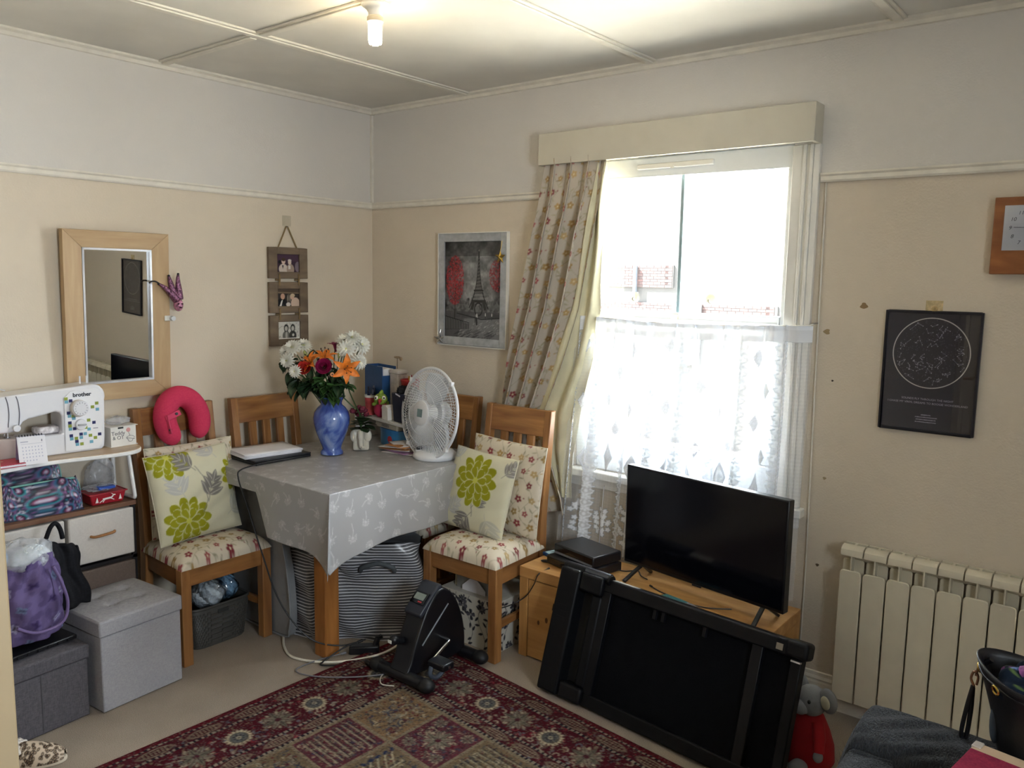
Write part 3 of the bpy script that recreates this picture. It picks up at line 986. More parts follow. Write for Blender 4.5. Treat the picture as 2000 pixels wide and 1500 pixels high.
# ------------------------------------------------------------------ rug
def rug():
    K = Vector((.905, -.578, 0)); U = Vector((.9948, -.1019, 0)); V = Vector((-.030, -.9995, 0))
    w, h = 1.62, 2.2
    cv = Canvas(w, h, .0042, '581a24', 11)
    u = cv.X + w / 2; v = h / 2 - cv.Y                    # from the far left corner
    d = np.minimum(np.minimum(u, w - u), np.minimum(v, h - v))
    horiz = np.minimum(v, h - v) < np.minimum(u, w - u)
    s = np.where(horiz, u, v)
    band = lambda a, b_: ((d >= a) & (d < b_)).astype(float)
    CR, DK, RD, TN = '9b8f7e', '26202a', '5a1420', 'a5825c'
    RD2 = '551a24'
    cv.all(band(.0, .024), '661522')
    dash = lambda a, b_, per, c1, c2: (cv.all(band(a, b_), c1), cv.all(band(a, b_) * ((s % per) < per * .5), c2))
    dash(.024, .034, .020, CR, DK)
    cv.all(band(.032, .036), RD); cv.all(band(.036, .086), RD2)
    dash(.086, .098, .020, CR, DK); cv.all(band(.098, .102), RD)
    cv.all(band(.102, .262), '571622')
    dash(.262, .274, .020, CR, DK); cv.all(band(.274, .326), RD2); dash(.326, .337, .020, CR, DK)
    cv.all((d >= .337).astype(float), '8a7058')
    rs = np.random.RandomState(3)
    # small motifs scattered over the red borders
    pos = []
    def speck(x, y, sz, cols):
        a = rs.rand() * 2 * PI
        c = cols[rs.randint(len(cols))]
        k = rs.randint(4)
        if k == 0: cv.ell(x, y, sz, sz * .5, c, a)
        elif k == 1:
            cv.leaf(x, y, a, sz * 2.4, sz * .9, c); cv.leaf(x, y, a + 2, sz * 2, sz * .8, c)
        elif k == 2:
            for q in range(5): cv.ell(x + math.cos(a + q * 1.257) * sz * .7, y + math.sin(a + q * 1.257) * sz * .7, sz * .4, sz * .3, c)
        else:
            pts = [(x + math.cos(a + t_ * 3) * sz * (1 + t_), y + math.sin(a + t_ * 3) * sz * (1 + t_)) for t_ in np.linspace(0, 1.2, 6)]
            cv.line(pts, .004, c)
    cols = ['a99c86', 'b8ab92', '8d8a84', '2b2430', '8a7a5e', '93323c', '6d7480']
    for k in range(6800):
        x = (rs.rand() - .5) * w; y = (rs.rand() - .5) * h
        dd = min(x + w / 2, w / 2 - x, h / 2 - y, y + h / 2)
        if .108 < dd < .256: speck(x, y, .0045 + .003 * rs.rand(), cols)
        elif .040 < dd < .082 or .278 < dd < .322: speck(x, y, .0038, cols[2:])
    def rosette(x, y, r_):
        for k in range(18):
            a = k * 2 * PI / 18
            cv.ell(x + math.cos(a) * r_ * .8, y + math.sin(a) * r_ * .8, r_ * .24, r_ * .12, 'cdbf9f', a)
        cv.ell(x, y, r_ * .66, r_ * .66, '6c6c68'); cv.ell(x, y, r_ * .66, r_ * .66, '3f3c40', ring=.004)
        for k in range(8):
            a = k * PI / 4
            cv.ell(x + math.cos(a) * r_ * .36, y + math.sin(a) * r_ * .36, r_ * .12, r_ * .08, '3b3a44', a)
        cv.ell(x, y, r_ * .2, r_ * .2, 'b9ad94'); cv.ell(x, y, r_ * .09, r_ * .09, '30262e')
    def star(x, y, r_):
        for k in range(8):
            a = k * PI / 4
            cv.leaf(x, y, a, r_ * 1.2, r_ * .42, '8d8270' if k % 2 else '74705f', vein='4b3a3a', vw=.003)
        for k in range(8):
            a = k * PI / 4 + PI / 8
            cv.ell(x + math.cos(a) * r_ * .95, y + math.sin(a) * r_ * .95, r_ * .16, r_ * .1, 'b3a68c', a)
        cv.ell(x, y, r_ * .22, r_ * .22, '5a2430')
    def cart(x, y, ang, L, wd):
        cv.ell(x, y, L, wd, '9d9078', ang); cv.ell(x, y, L * .9, wd * .78, '4e1420', ang)
        for k in range(-3, 4):
            for q in (-1, 1):
                px_ = k * L * .21; py_ = q * wd * .3
                cv.ell(x + px_ * math.cos(ang) - py_ * math.sin(ang), y + px_ * math.sin(ang) + py_ * math.cos(ang), .004, .003, 'a8997f')
    def along(dist, n_u, n_v, fn, off=0.0):
        for k in range(n_u + 1):
            f = (k + off) / n_u
            if f > 1: continue
            x = -w / 2 + dist + f * (w - 2 * dist)
            fn(x, h / 2 - dist, 0); fn(x, -h / 2 + dist, 0)
        for k in range(0, n_v + 1):
            f = (k + off) / n_v
            if f > 1: continue
            y = -h / 2 + dist + f * (h - 2 * dist)
            fn(-w / 2 + dist, y, PI / 2); fn(w / 2 - dist, y, PI / 2)
    along(.182, 4, 6, lambda x, y, a: rosette(x, y, .046), .5)
    along(.182, 4, 6, lambda x, y, a: star(x, y, .052), 0)
    along(.061, 9, 12, lambda x, y, a: cart(x, y, a, .060, .021), .5)
    along(.300, 7, 10, lambda x, y, a: cart(x, y, a, .055, .020), .5)
    # the field: garden panels
    x0, x1, ya, yb = -w / 2 + .345, w / 2 - .345, -h / 2 + .345, h / 2 - .345
    nx_, ny_ = 4, 6
    pw, ph = (x1 - x0) / nx_, (yb - ya) / ny_
    grounds = ['8a6e4e', '7c6a5e', '66303a', '8f7857', '7d6a50']
    for i in range(nx_):
        for j in range(ny_):
            cx, cy = x0 + (i + .5) * pw, ya + (j + .5) * ph
            g = grounds[(i * 2 + j * 3) % 5]
            cv.rect(cx - pw / 2 + .008, cx + pw / 2 - .008, cy - ph / 2 + .008, cy + ph / 2 - .008, g)
            kind = (i + j * 2) % 4
            for k in range(230):
                speck(cx + (rs.rand() - .5) * (pw - .04), cy + (rs.rand() - .5) * (ph - .04), .0042, ['2b2430', '33405a', 'b9a98c', '6a1a26', '7d7660', '4d4a45'])
            if kind == 0:
                for q in range(9):
                    yy = cy + (q - 4) * ph * .09
                    cv.line([(cx - pw * .36, yy), (cx + pw * .36, yy)], .006, '9c9078'); cv.line([(cx - pw * .36, yy + .007), (cx + pw * .36, yy + .007)], .003, '2f2a2c')
            elif kind == 1:
                cv.line([(cx, cy - ph * .4), (cx + .004, cy), (cx, cy + ph * .35)], .006, 'c2b596')
                for q in range(9):
                    a = .5 + .25 * q
                    sgn = 1 if q % 2 else -1
                    yy = cy - ph * .25 + q * ph * .06
                    cv.line([(cx, yy), (cx + sgn * pw * .22, yy + .03), (cx + sgn * pw * .33, yy + .05)], .004, 'c2b596')
                    cv.ell(cx + sgn * pw * .33, yy + .05, .012, .008, '2c3552', a)
            elif kind == 2:
                for q in range(14):
                    a = rs.rand() * 6.28; x_, y_ = cx + (rs.rand() - .5) * pw * .7, cy + (rs.rand() - .5) * ph * .7
                    cv.line([(x_ + math.cos(a + t_ * 2.2) * .03 * (.3 + t_), y_ + math.sin(a + t_ * 2.2) * .03 * (.3 + t_)) for t_ in np.linspace(0, 1, 7)], .0045, ['a39680', '33405a', '7a6a58'][q % 3])
                    cv.ell(x_, y_, .009, .007, ['8a8070', '5a2430'][q % 2], a)
            else:
                star(cx, cy, .05)
                for q in range(4): star(cx + (1 if q % 2 else -1) * pw * .3, cy + (1 if q > 1 else -1) * ph * .3, .022)
    for i in range(nx_ + 1):
        cv.line([(x0 + i * pw, ya), (x0 + i * pw, yb)], .010, '8d8068')
    for j in range(ny_ + 1):
        cv.line([(x0, ya + j * ph), (x1, ya + j * ph)], .010, '8d8068')
    # knots of other wools mixed in
    kn = np.random.RandomState(21)
    k1 = kn.rand(cv.ny, cv.nx); k2 = kn.rand(cv.ny, cv.nx)
    for lo, c in ((.00, '4a3f3c'), (.07, '8a7d6a'), (.13, '3a1620'), (.20, '5f5a58')):
        cv.all(((k1 > lo) & (k1 < lo + .065)).astype(float), c, .6)
    tw = cv.noise(.006, 5)
    cv.c[..., :3] *= (.46 + .30 * tw)[..., None]
    for it in range(1):
        pass
    def fn(X, Y):
        a = X + w / 2; b_ = h / 2 - Y
        return K.x + U.x * a + V.x * b_, K.y + U.y * a + V.y * b_, .009 + .0008 * np.sin(a * 60) * np.sin(b_ * 55)
    def fn2(X, Y):
        a = X + w / 2; b_ = h / 2 - Y
        return K.x + U.x * a + V.x * b_, K.y + U.y * a + V.y * b_, X * 0 + .0005
    o = sheet('rug', cv, fn, printed('wool_pile', .95, .08, bs=500, bstr=.5), double=None)
    tag(o, 'dark red patterned rug with rosette borders on the beige carpet', 'rug')
    q = o.modifiers.new('thick', 'SOLIDIFY'); q.thickness = .008; q.offset = -1
rug()

# ------------------------------------------------------------------ left side: drawer unit, folding tray, sewing machine
M_blk = mat('black_plastic', '15161a', .35)
M_dkfr = mat('dark_metal_frame', '1d1a1c', .4)
du = thing('drawer_unit', 'dark framed storage unit with wood top and fabric drawers under the folding tray', 'drawer unit', (.018, -1.447, 0))
M_dutop = wood('unit_top_wood', '5f4030', '8c6448', (14, 1.6, 14), .5)
boxp('top', M_dutop, du, 0, .200, -.62, 0, .642, .660, .002)
for x in (.004, .180):
    for y in (-.612, -.020):
        boxp('upright', M_dkfr, du, x, x + .016, y, y + .016, 0, .642)
for z in (.425, .212):
    boxp('shelf', M_dkfr, du, .004, .196, -.612, -.004, z, z + .012)
boxp('back_panel', M_dkfr, du, .0, .004, -.61, -.004, .02, .642)
M_dw = weave('white_drawer_fabric', 'c9c2bb', 'd3cdc6', 500, bstr=.15)
M_db = weave('brown_drawer_fabric', '63564f', '6f6159', 500, bstr=.2)
M_hd = wood('drawer_handle_wood', '8a5a30', 'c08a55', (14, 2, 14), .4)
for z0, mm in ((.446, M_dw), (.230, M_db)):
    for y0, y1 in ((-.610, -.275), (-.262, -.012)):
        dr = boxp('drawer', mm, du, .02, .200, y0, y1, z0, z0 + .188, .006)
        yc = (y0 + y1) / 2; zc = z0 + .105
        P('handle', M_hd, dr, lambda q: q.tube(spline([(.199, yc - .047, zc), (.213, yc - .035, zc - .002), (.216, yc, zc), (.213, yc + .035, zc + .002), (.199, yc + .047, zc + .002)], 5), [.004] + [.0055] * 19 + [.004], 8), smooth=60)

ty = thing('folding_tray', 'pale wood bed tray with white rim and bent white tube legs', 'tray', (0, 0, .661))
def tray_outline(dx=0.0):
    # rounded board with a shallow scoop in the front edge
    x0, x1, ya, yb = .014 - dx, .275 + dx, -2.08, -1.412 + dx
    pts = [(x0, ya), ]
    for k in range(0, 17):
        f = k / 16
        pts.append((x1 - .045 * math.sin(PI * f) ** 2 * .9, ya + f * (yb - .09 - ya)))
    for k in range(1, 9):
        a = k / 8 * PI / 2
        pts.append((x1 - .09 + .09 * math.cos(a), yb - .09 + .09 * math.sin(a)))
    for k in range(0, 9):
        a = PI / 2 + k / 8 * PI / 2
        pts.append((x0 + .05 + .05 * math.cos(a), yb - .05 + .05 * math.sin(a)))
    return pts
P('board', wood('pale_oak_laminate', 'a98f72', 'cbb497', (14, 1.5, 14), .4), ty, lambda q: q.prism(tray_outline(-.002), lambda u, v, w: (u, v, w), .199, .2145))
P('rim', mat('white_rim', 'e9e7e4', .35), ty, lambda q: q.prism(tray_outline(), lambda u, v, w: (u, v, w), .196, .2125), bevel=.004)
M_tube = mat('white_tube', 'e6e5e3', .3)
for y in (-1.452, -2.01):
    P('leg', M_tube, ty, lambda q: q.tube(spline([(.175, y, .197), (.180, y + .001, .17), (.208, y + .003, .035), (.210, y + .003, .012), (.195, y + .003, .008), (.10, y, .008), (.055, y, .02), (.045, y, .15), (.045, y, .197)], 6), .008, 10), smooth=60)
TRZ = .661 + .2146

# sewing machine
sm = thing('sewing_machine', 'white sewing machine with coloured squares on its right end, on the folding tray', 'sewing machine', (.105, -1.712, TRZ), R(-3))
M_sw = mat('sewing_white', 'e4e3e6', .3, var=.01)
M_sg = mat('sewing_grey_line', '6a6a74', .5)
# body silhouette: y to the right, z up; free arm below, head at left
sil = [(-.20, .175), (-.197, .118), (-.185, .104), (-.150, .104), (-.128, .108), (-.118, .120), (-.105, .140), (-.088, .148), (-.02, .160), (.005, .166), (.020, .160), (.026, .145),
       (.026, .082), (.020, .078), (-.105, .078), (-.110, .070), (-.110, .0), (.165, .0), (.176, .010), (.180, .050), (.184, .200), (.180, .235), (.166, .252), (.140, .258), (.06, .252), (-.10, .243), (-.19, .236), (-.200, .226)]
P('body', M_sw, sm, lambda q: q.prism(sil, lambda u, v, w: (w, u, v), -.065, .055), bevel=.009, seg=3)
P('front_plate', mat('sewing_plate', 'efeef0', .25, var=.01), sm, lambda q: q.prism([(.032, .010), (.150, .006), (.168, .022), (.176, .200), (.170, .228), (.150, .244), (.06, .238), (.036, .215)], lambda u, v, w: (w, u, v), .0552, .0585), bevel=.002)
P('arm_end', mat('sewing_beige', 'b9aaa2', .4), sm, lambda q: q.prism([(-.195, .0), (-.112, .0), (-.112, .078), (-.185, .084), (-.20, .075)], lambda u, v, w: (w, u, v), -.05, .045), bevel=.006)
cols = ['20245c', '6fa6bb', '8f9b3a']
sq = [(.035, .205, 2), (.036, .193, 1), (.047, .196, 0), (.040, .150, 0), (.042, .138, 1), (.053, .128, 1), (.052, .135, 2), (.042, .112, 0), (.042, .100, 2), (.043, .088, 1), (.054, .088, 0), (.083, .088, 2),
      (.092, .115, 2), (.106, .104, 0), (.104, .165, 2), (.116, .178, 2), (.117, .154, 1), (.092, .080, 1), (.044, .062, 0), (.045, .050, 1), (.057, .050, 2), (.070, .064, 0), (.081, .064, 1), (.070, .051, 1),
      (.058, .038, 0), (.059, .026, 1), (.071, .026, 2), (.095, .055, 2), (.108, .044, 2), (.120, .056, 0), (.097, .030, 1)]
for (y, z, c) in sq:
    boxp('printed_square', mat('print_square_%d' % c, cols[c], .4), sm, .0586, .0592, .036 + (y - .035) * 1.36, .036 + (y - .035) * 1.36 + .0125, z, z + .0115)
def dial(y, z, r_, dep, name):
    d_ = P(name, M_sw, sm, lambda q: q.tube([(.0586, y, z), (.0586 + dep * .7, y, z), (.0586 + dep, y, z)], [r_, r_, r_ * .9], 28), smooth=40)
    return d_
d_ = dial(.088, .172, .030, .020, 'stitch_dial')
P('dial_ring', mat('dial_beige', 'c9bcae', .4), d_, lambda q: q.tube([(.0586, .085, .171), (.067, .087, .172)], [.034, .032], 28), smooth=40)
for k in range(14):
    a = k * 2 * PI / 14
    P('dial_mark', M_sg, d_, lambda q: q.bar((.0788, .088 + math.cos(a) * .019, .172 + math.sin(a) * .019), (.0788, .088 + math.cos(a) * .024, .172 + math.sin(a) * .024), .0012, .0012))
d2 = dial(.090, .108, .021, .010, 'reverse_lever')
P('lever_grip', mat('sewing_silver', 'c9c9cc', .25, .4), d2, lambda q: q.box(.068, .079, .076, .106, .105, .111), bevel=.002)
dial(-.130, .120, .013, .010, 'tension_knob')
for y in (-.152, -.118):
    P('thread_slot', M_sg, sm, lambda q: q.tube(spline([(.0555, y - .006, .236), (.0562, y, .21), (.0562, y + .002, .17), (.0562, y - .003, .125)], 5), .0014, 5))
P('hand_wheel', M_sw, sm, lambda q: q.lathe([(.0, 0), (.026, .0), (.028, .004), (.028, .012), (.020, .016), (0, .016)], 24), smooth=40).matrix_local = Matrix.Translation((-.005, .184, .205)) @ Matrix.Rotation(R(-90), 4, 'X')
for y in (.12, .145):
    P('spool_pin', M_sw, sm, lambda q: q.cyl((-.01, y, .250), (-.01, y, .285), .0035, 8), smooth=60)
P('thread_guide', M_sw, sm, lambda q: q.tube([(-.01, -.17, .232), (-.01, -.17, .256), (.0, -.16, .259), (.01, -.145, .254)], .003, 6), smooth=60)
P('needle_bar', mat('steel', 'b8b8bc', .25, .9), sm, lambda q: (q.cyl((.02, -.150, .105), (.02, -.150, .080), .004, 8), q.cyl((.02, -.160, .105), (.02, -.160, .088), .003, 8), q.box(.010, .030, -.158, -.142, .0795, .083)), smooth=40)
text('brother', .021, mat('logo_dark', '23262e', .4), sm, face((.0590, .100, .222), (0, 1, 0), (0, 0, 1)), 'logo', offset=.0006)
boxp('model_print', M_sg, sm, .0586, .0591, .135, .153, .086, .0885)
tp = thing('tissue_packet', 'small clear wrapped tissue packet lying under the sewing machine arm', 'packet', (.105, -1.722, TRZ + .0795))
P('pack', mat('tissue_wrap', 'd9cfd0', .2, var=.2, vs=60), tp, lambda q: q.ell((.0, -.005, .0145), (.035, .042, .0145), 20, 10, .45), smooth=60)
P('brown_print', mat('tissue_print', '7b655a', .3, var=.2, vs=60), tp, lambda q: q.box(-.018, .018, -.035, .0, .0288, .0296), bevel=.0003)

# calendar, red notebook, teddy box on the tray
ca = thing('desk_calendar', 'small white tent calendar with wire binding standing before the sewing machine', 'calendar', (.225, -1.825, TRZ), R(-8))
M_paper = mat('white_paper', 'e8e6ea', .8, var=.02)
def cal_page(q, s):
    q.hexa([(s * .030, -.045, 0), (s * .030 + .0015, -.045, 0), (s * .030 + .0015, .045, 0), (s * .030, .045, 0)], [(s * .003, -.045, .098), (s * .003 + .0015, -.045, .098), (s * .003 + .0015, .045, .098), (s * .003, .045, .098)])
P('back_card', mat('lilac_card', 'b9bbe0', .6), ca, lambda q: cal_page(q, -1))
P('page', M_paper, ca, lambda q: cal_page(q, 1))
P('base_card', mat('lilac_card', 'b9bbe0', .6), ca, lambda q: q.box(-.03, .03, -.045, .045, 0, .0012))
for k in range(9):
    y = -.036 + k * .009
    P('wire_loop', M_blk, ca, lambda q: q.tube([(.004, y, .096), (.004, y, .104), (-.003, y, .104), (-.003, y, .096), (.004, y, .094)], .0011, 5))
Mc = face((.0315, 0, 0), (0, 1, 0), (-.0266, 0, .098))
cd = Canvas(.086, .094, .0012, 'e8e6ea')
rs_ = np.random.RandomState(2)
cd.line([(-.034, .032), (-.012, .032)], .003, '8c8fa8', .8); cd.line([(-.034, .024), (.034, .024)], .0012, 'a8aabb', .8)
for j in range(5):
    for i in range(7):
        if j == 4 and i > 4: continue
        cd.ell(-.030 + i * .010, .012 - j * .012, .0016, .0022, '8f93b5', 0, .8)
cd.ell(.033, .033, .0015, .004, '3a3f58')
flat_print('printed_dates', cd, face((.0176 + .0009, 0, .0490), (0, 1, 0), (-.0266, 0, .098)), printed('paper_print', .8, .2), ca)

nb = thing('striped_notebook', 'red pinstriped notebook lying at the tray front edge', 'notebook', (.205, -1.925, TRZ), R(-4))
cn = Canvas(.14, .11, .0016, 'b8384c')
for k in range(18): cn.rect(-.07 + k * .008, -.07 + k * .008 + .0018, -.06, .06, 'd4656f')
cn.rect(-.016, .018, .012, .026, 'd6a98e')
P('pages', M_paper, nb, lambda q: q.box(-.05, .052, -.068, .068, .002, .009))
P('back_cover', mat('red_cover', 'b8384c', .5), nb, lambda q: q.box(-.055, .055, -.07, .07, 0, .002))
o = flat_print('front_cover', cn, face((0, 0, .0112), (0, 1, 0), (-1, 0, 0)), printed('cover_print', .5, .4), nb)
o.modifiers.new('s', 'SOLIDIFY').thickness = .002

bx = thing('teddy_box', 'small white printed cardboard house box beside the sewing machine', 'box', (.125, -1.463, TRZ), R(3))
M_card = mat('white_card', 'e3dfd8', .6, var=.03)
boxp('carton', M_card, bx, -.04, .04, -.052, .052, 0, .078, .001)
P('lid', M_card, bx, lambda q: q.box(-.046, .046, -.058, .058, .078, .0805), bevel=.0008)
P('base_tray', M_card, bx, lambda q: q.box(-.044, .044, -.056, .056, .0, .002))
P('window_cut', mat('dark_inside', '2a2b2a', .6), bx, lambda q: (q.box(.0401, .0406, -.022, .0, .070, .077),))
P('hole_cut', mat('dark_inside', '2a2b2a', .6), bx, lambda q: q.box(-.012, .010, .0521, .0526, .05, .072))
M_ink = mat('print_ink', '5c5a5e', .6)
text('Teddy', .022, M_ink, bx, face((.0403, -.022, .052), (0, 1, 0), (0, 0, 1)), 'lettering')
text('& OT', .020, M_ink, bx, face((.0403, -.022, .034), (0, 1, 0), (0, 0, 1)), 'lettering')
P('printed_flower', mat('pink_print', 'd69a96', .6), bx, lambda q: q.cyl((.0402, .020, .062), (.0406, .020, .062), .009, 14))
P('printed_sketch', M_ink, bx, lambda q: [q.tube([(.0406, .028 + .014 * math.cos(a) * (1 + .3 * math.sin(3 * a)), .026 + .012 * math.sin(a)) for a in np.linspace(0, 6.2, 20)], .0007, 4), q.tube([(.0406, .020, .053), (.0406, .026, .038)], .0007, 4), q.tube([(.0406, .012, .030), (.0406, .046, .022)], .0007, 4)])
pb = thing('plastic_bag', 'crumpled clear plastic bag lying on top of the small white box', 'bag', (.125, -1.463, TRZ + .081))
def crumple(q, c, r_, amp, seed, nu=28, nv=16):
    rs = random.Random(seed)
    ph = [(rs.uniform(2, 7), rs.uniform(2, 7), rs.uniform(0, 6)) for _ in range(7)]
    def fn(u, v):
        th = u * 2 * PI; p_ = -PI / 2 + v * PI
        d_ = 1 + amp * sum(math.sin(a * th + b_ * p_ + c_) * (1 if a == int(a) else 1) for (a, b_, c_) in [(round(x), y, z) for x, y, z in ph]) / 3
        return (c[0] + r_[0] * d_ * math.cos(p_) * math.cos(th), c[1] + r_[1] * d_ * math.cos(p_) * math.sin(th), max(c[2] - r_[2], c[2] + r_[2] * d_ * math.sin(p_)))
    q.grid(fn, nu, nv, cu_=True)
M_film = glassy('clear_film', (.93, .94, .96), .16, .12)
M_filmw = mat('cloudy_film', 'd5d6da', .2, var=.1, vs=40, Alpha=.38)
P('film', M_filmw, pb, lambda q: crumple(q, (0, 0, .017), (.035, .05, .017), .12, 3), smooth=50)

# on the unit top, under the tray
def paisley(cv, seed):
    rs = np.random.RandomState(seed)
    cv.all((cv.noise(.04, seed) > .55).astype(float), '2f4a5e', .6)
    for i in range(-6, 7):
        for j in range(-2, 3):
            x = i * .085 + (.04 if j % 2 else 0); y = j * .06
            for rr, c in ((.036, '6d4a78'), (.030, '35688a' if (i + j) % 2 else '2f8c96'), (.022, '1f2338'), (.014, '8a3d66'), (.008, 'b9b3c6')):
                cv.ell(x, y, rr, rr * .72, c, .6 * (-1) ** i)
            for k in range(12):
                a = k * PI / 6
                cv.ell(x + math.cos(a) * .041, y + math.sin(a) * .032, .0042, .003, ['b4aec0', '7d4d80', '2f7f8e'][k % 3], a)
    for k in range(420):
        cv.ell((rs.rand() - .5) * cv.w, (rs.rand() - .5) * cv.h, .0035 + .003 * rs.rand(), .0025, ['c9c4d2', '8a5a8e', '346a86', '15172a'][rs.randint(4)], rs.rand() * 6)
    return cv
def wash_bag(name, label, loc, rz, w, d_, h, seed, dz):
    e = thing(name, label, 'bag', loc, rz, 'paisley zip bags')
    cv = paisley(Canvas(2 * (w + d_), h * 1.2, .0040, '23263c'), seed)
    # wrap: a soft box, built by a superellipse sweep
    def fn(X, Y):
        th = (X / cv.w) * 2 * PI
        v_ = Y / cv.h + .5
        sg = lambda c, p_: np.sign(c) * np.abs(c) ** p_
        flare = 1 - .30 * np.clip(v_ - .45, 0, 1) ** 1.5
        rx = d_ / 2 * (1 - .75 * np.clip((v_ - .45) / .55, 0, 1) ** 1.3); ry = w / 2 * (1 - .10 * v_ ** 2)
        z = h * np.clip(v_, 0, 1)
        return rx * sg(np.cos(th), .5), ry * sg(np.sin(th), .5), z + .006 * np.sin(th * 5) * v_
    sheet('body', cv, fn, printed('oilcloth', .3, .5), e)
    P('base', mat('bag_base', '23263c', .6), e, lambda q: q.box(-d_ / 2 * .95, d_ / 2 * .95, -w / 2 * .95, w / 2 * .95, 0, .004))
    P('zip', mat('mint_zip', '7fb3a6', .6), e, lambda q: q.tube(spline([(.002, -w / 2 * .9, h * .93), (.008, -w / 4, h * 1.0), (.008, w / 4, h * 1.0), (.002, w / 2 * .88, h * .95), (d_ * .2, w / 2 * .93, h * .6)], 6), .0045, 8), smooth=60)
    return e
wash_bag('wash_bag', 'navy paisley zip bag with mint zip at the front under the tray', (.146, -1.775, .661), R(-3), .285, .105, .118, 4, 0)
wash_bag('wash_bag', 'taller paisley zip bag standing behind the front one under the tray', (.053, -1.80, .661), R(0), .29, .066, .165, 9, 0)
rt = thing('reindeer_tin', 'small red baking tin with white reindeer print', 'tin', (.155, -1.548, .661), R(0))
M_red = mat('red_tin', 'a01f2c', .35)
def tin(q):
    a, b_ = .040, .060
    q.hexa([(-a, -b_, 0), (a, -b_, 0), (a, b_, 0), (-a, b_, 0)], [(-a - .008, -b_ - .010, .045), (a + .008, -b_ - .010, .045), (a + .008, b_ + .010, .045), (-a - .008, b_ + .010, .045)])
P('tin_body', M_red, rt, tin, bevel=.005)
P('rim', M_red, rt, lambda q: q.tube([(-.05, -.072, .045), (.05, -.072, .045), (.05, .072, .045), (-.05, .072, .045)], .003, 8, closed=True), smooth=60)
M_wp = mat('white_print', 'e6e0da', .5)
P('reindeer_print', M_wp, rt, lambda q: (q.bar((.0455, -.022, .022), (.0460, .012, .024), .0015, .007), q.bar((.0460, .012, .024), (.0465, .020, .034), .0015, .005), q.bar((.0465, .018, .034), (.0465, .027, .033), .0015, .004),
                                         q.bar((.0455, -.020, .020), (.0445, -.034, .010), .0015, .003), q.bar((.0455, -.014, .020), (.0445, -.022, .010), .0015, .003), q.bar((.0455, .010, .021), (.0445, .022, .014), .0015, .003), q.bar((.0465, .018, .036), (.0475, .010, .042), .0015, .002)))
for y in (-.045, .045):
    P('tree_print', M_wp, rt, lambda q: q.prism([(-.006, .012), (.006, .012), (0, .034)], lambda u, v, w: (.0445 + v * .12 + w, y + u, v), 0, .0015))
fk = thing('craft_packet', 'clear packet of blue craft pieces lying in the red tin', 'packet', (.155, -1.548, .7075))
P('film', M_filmw, fk, lambda q: crumple(q, (0, -.005, .014), (.042, .058, .014), .15, 8), smooth=50)
P('blue_card', mat('bright_blue', '2b4fa8', .4), fk, lambda q: q.box(.0, .046, -.035, .03, .012, .024), bevel=.003)
cb = thing('plastic_bag', 'large clear plastic bag bulging under the right end of the tray', 'bag', (.060, -1.515, .661))
P('film', M_filmw, cb, lambda q: crumple(q, (0, 0, .075), (.036, .060, .072), .12, 21), smooth=50)

# ------------------------------------------------------------------ ottomans, bags, slipper
def ottoman(name, label, loc, rz, w, d_, h, mm, lid, tuft):
    e = thing(name, label, 'storage box', loc, rz, 'folding storage ottomans')
    boxp('box', mm, e, -d_ / 2, d_ / 2, -w / 2, w / 2, .003, h - lid, .004)
    L = .006
    def top(u, v):
        x = -d_ / 2 - L + u * (d_ + 2 * L); y = -w / 2 - L + v * (w + 2 * L)
        a = 2 * u - 1; b_ = 2 * v - 1
        z = h - .004 + .014 * (1 - abs(a) ** 4) * (1 - abs(b_) ** 4)
        if tuft:
            for tx in (-.33, .33):
                for ty_ in (-.33, .33):
                    r2 = (a - tx) ** 2 + (b_ - ty_) ** 2
                    z -= .016 * math.exp(-r2 / .015)
            z -= .004 * math.exp(-((abs(a) - .33) / .05) ** 2) * (1 if abs(b_) < .4 else 0) + .004 * math.exp(-((abs(b_) - .33) / .05) ** 2) * (1 if abs(a) < .4 else 0)
        return (x, y, z)
    q = MB(); q.grid(top, 33, 33)
    n = 33
    rim = [i for i in range(n)] + [(j + 1) * n + n - 1 for j in range(n - 1)] + [(n - 1) * n + i for i in range(n - 2, -1, -1)] + [j * n for j in range(n - 2, 0, -1)]
    base = len(q.v)
    for i in rim: q.v.append((q.v[i][0], q.v[i][1], h - lid))
    for k in range(len(rim)):
        k2 = (k + 1) % len(rim)
        q.f.append((rim[k], rim[k2], base + k2, base + k))
    q.f.append(tuple(base + k for k in range(len(rim))))
    q.build('lid', mm, e, smooth=50, bevel=.006)
    if tuft:
        for tx in (-.33, .33):
            for ty_ in (-.33, .33):
                P('button', mm, e, lambda q_: q_.ell((tx * d_ / 2, ty_ * w / 2, h - .004), (.009, .009, .004), 12, 6), smooth=180)
    else:
        P('front_fold', mat('fold_seam', '4b484b', .9), e, lambda q_: q_.box(d_ / 2, d_ / 2 + .0012, -.004, -.001, .01, h - lid - .005))
    return e
ottoman('ottoman', 'pale grey linen storage ottoman with button tufted lid', (.380, -1.615, 0), R(5), .315, .315, .345, weave('pale_grey_linen', '98969a', 'a8a6a9', 520, bstr=.2), .062, True)
ottoman('ottoman', 'darker charcoal grey storage ottoman under the purple bag', (.375, -1.962, 0), R(5), .315, .315, .270, weave('charcoal_linen', '4f4c50', '625e63', 480, bstr=.25), .055, False)

kb = thing('keyboard_tray', 'flat black ridged plastic tray under the purple bag', 'tray', (.40, -1.94, .281), R(8))
P('slab', M_blk, kb, lambda q: q.box(-.09, .10, -.14, .12, 0, .016), bevel=.004)
for k in range(7):
    P('ridge', M_blk, kb, lambda q: q.box(.1005, .104, -.12 + k * .034, -.10 + k * .034, .003, .013))

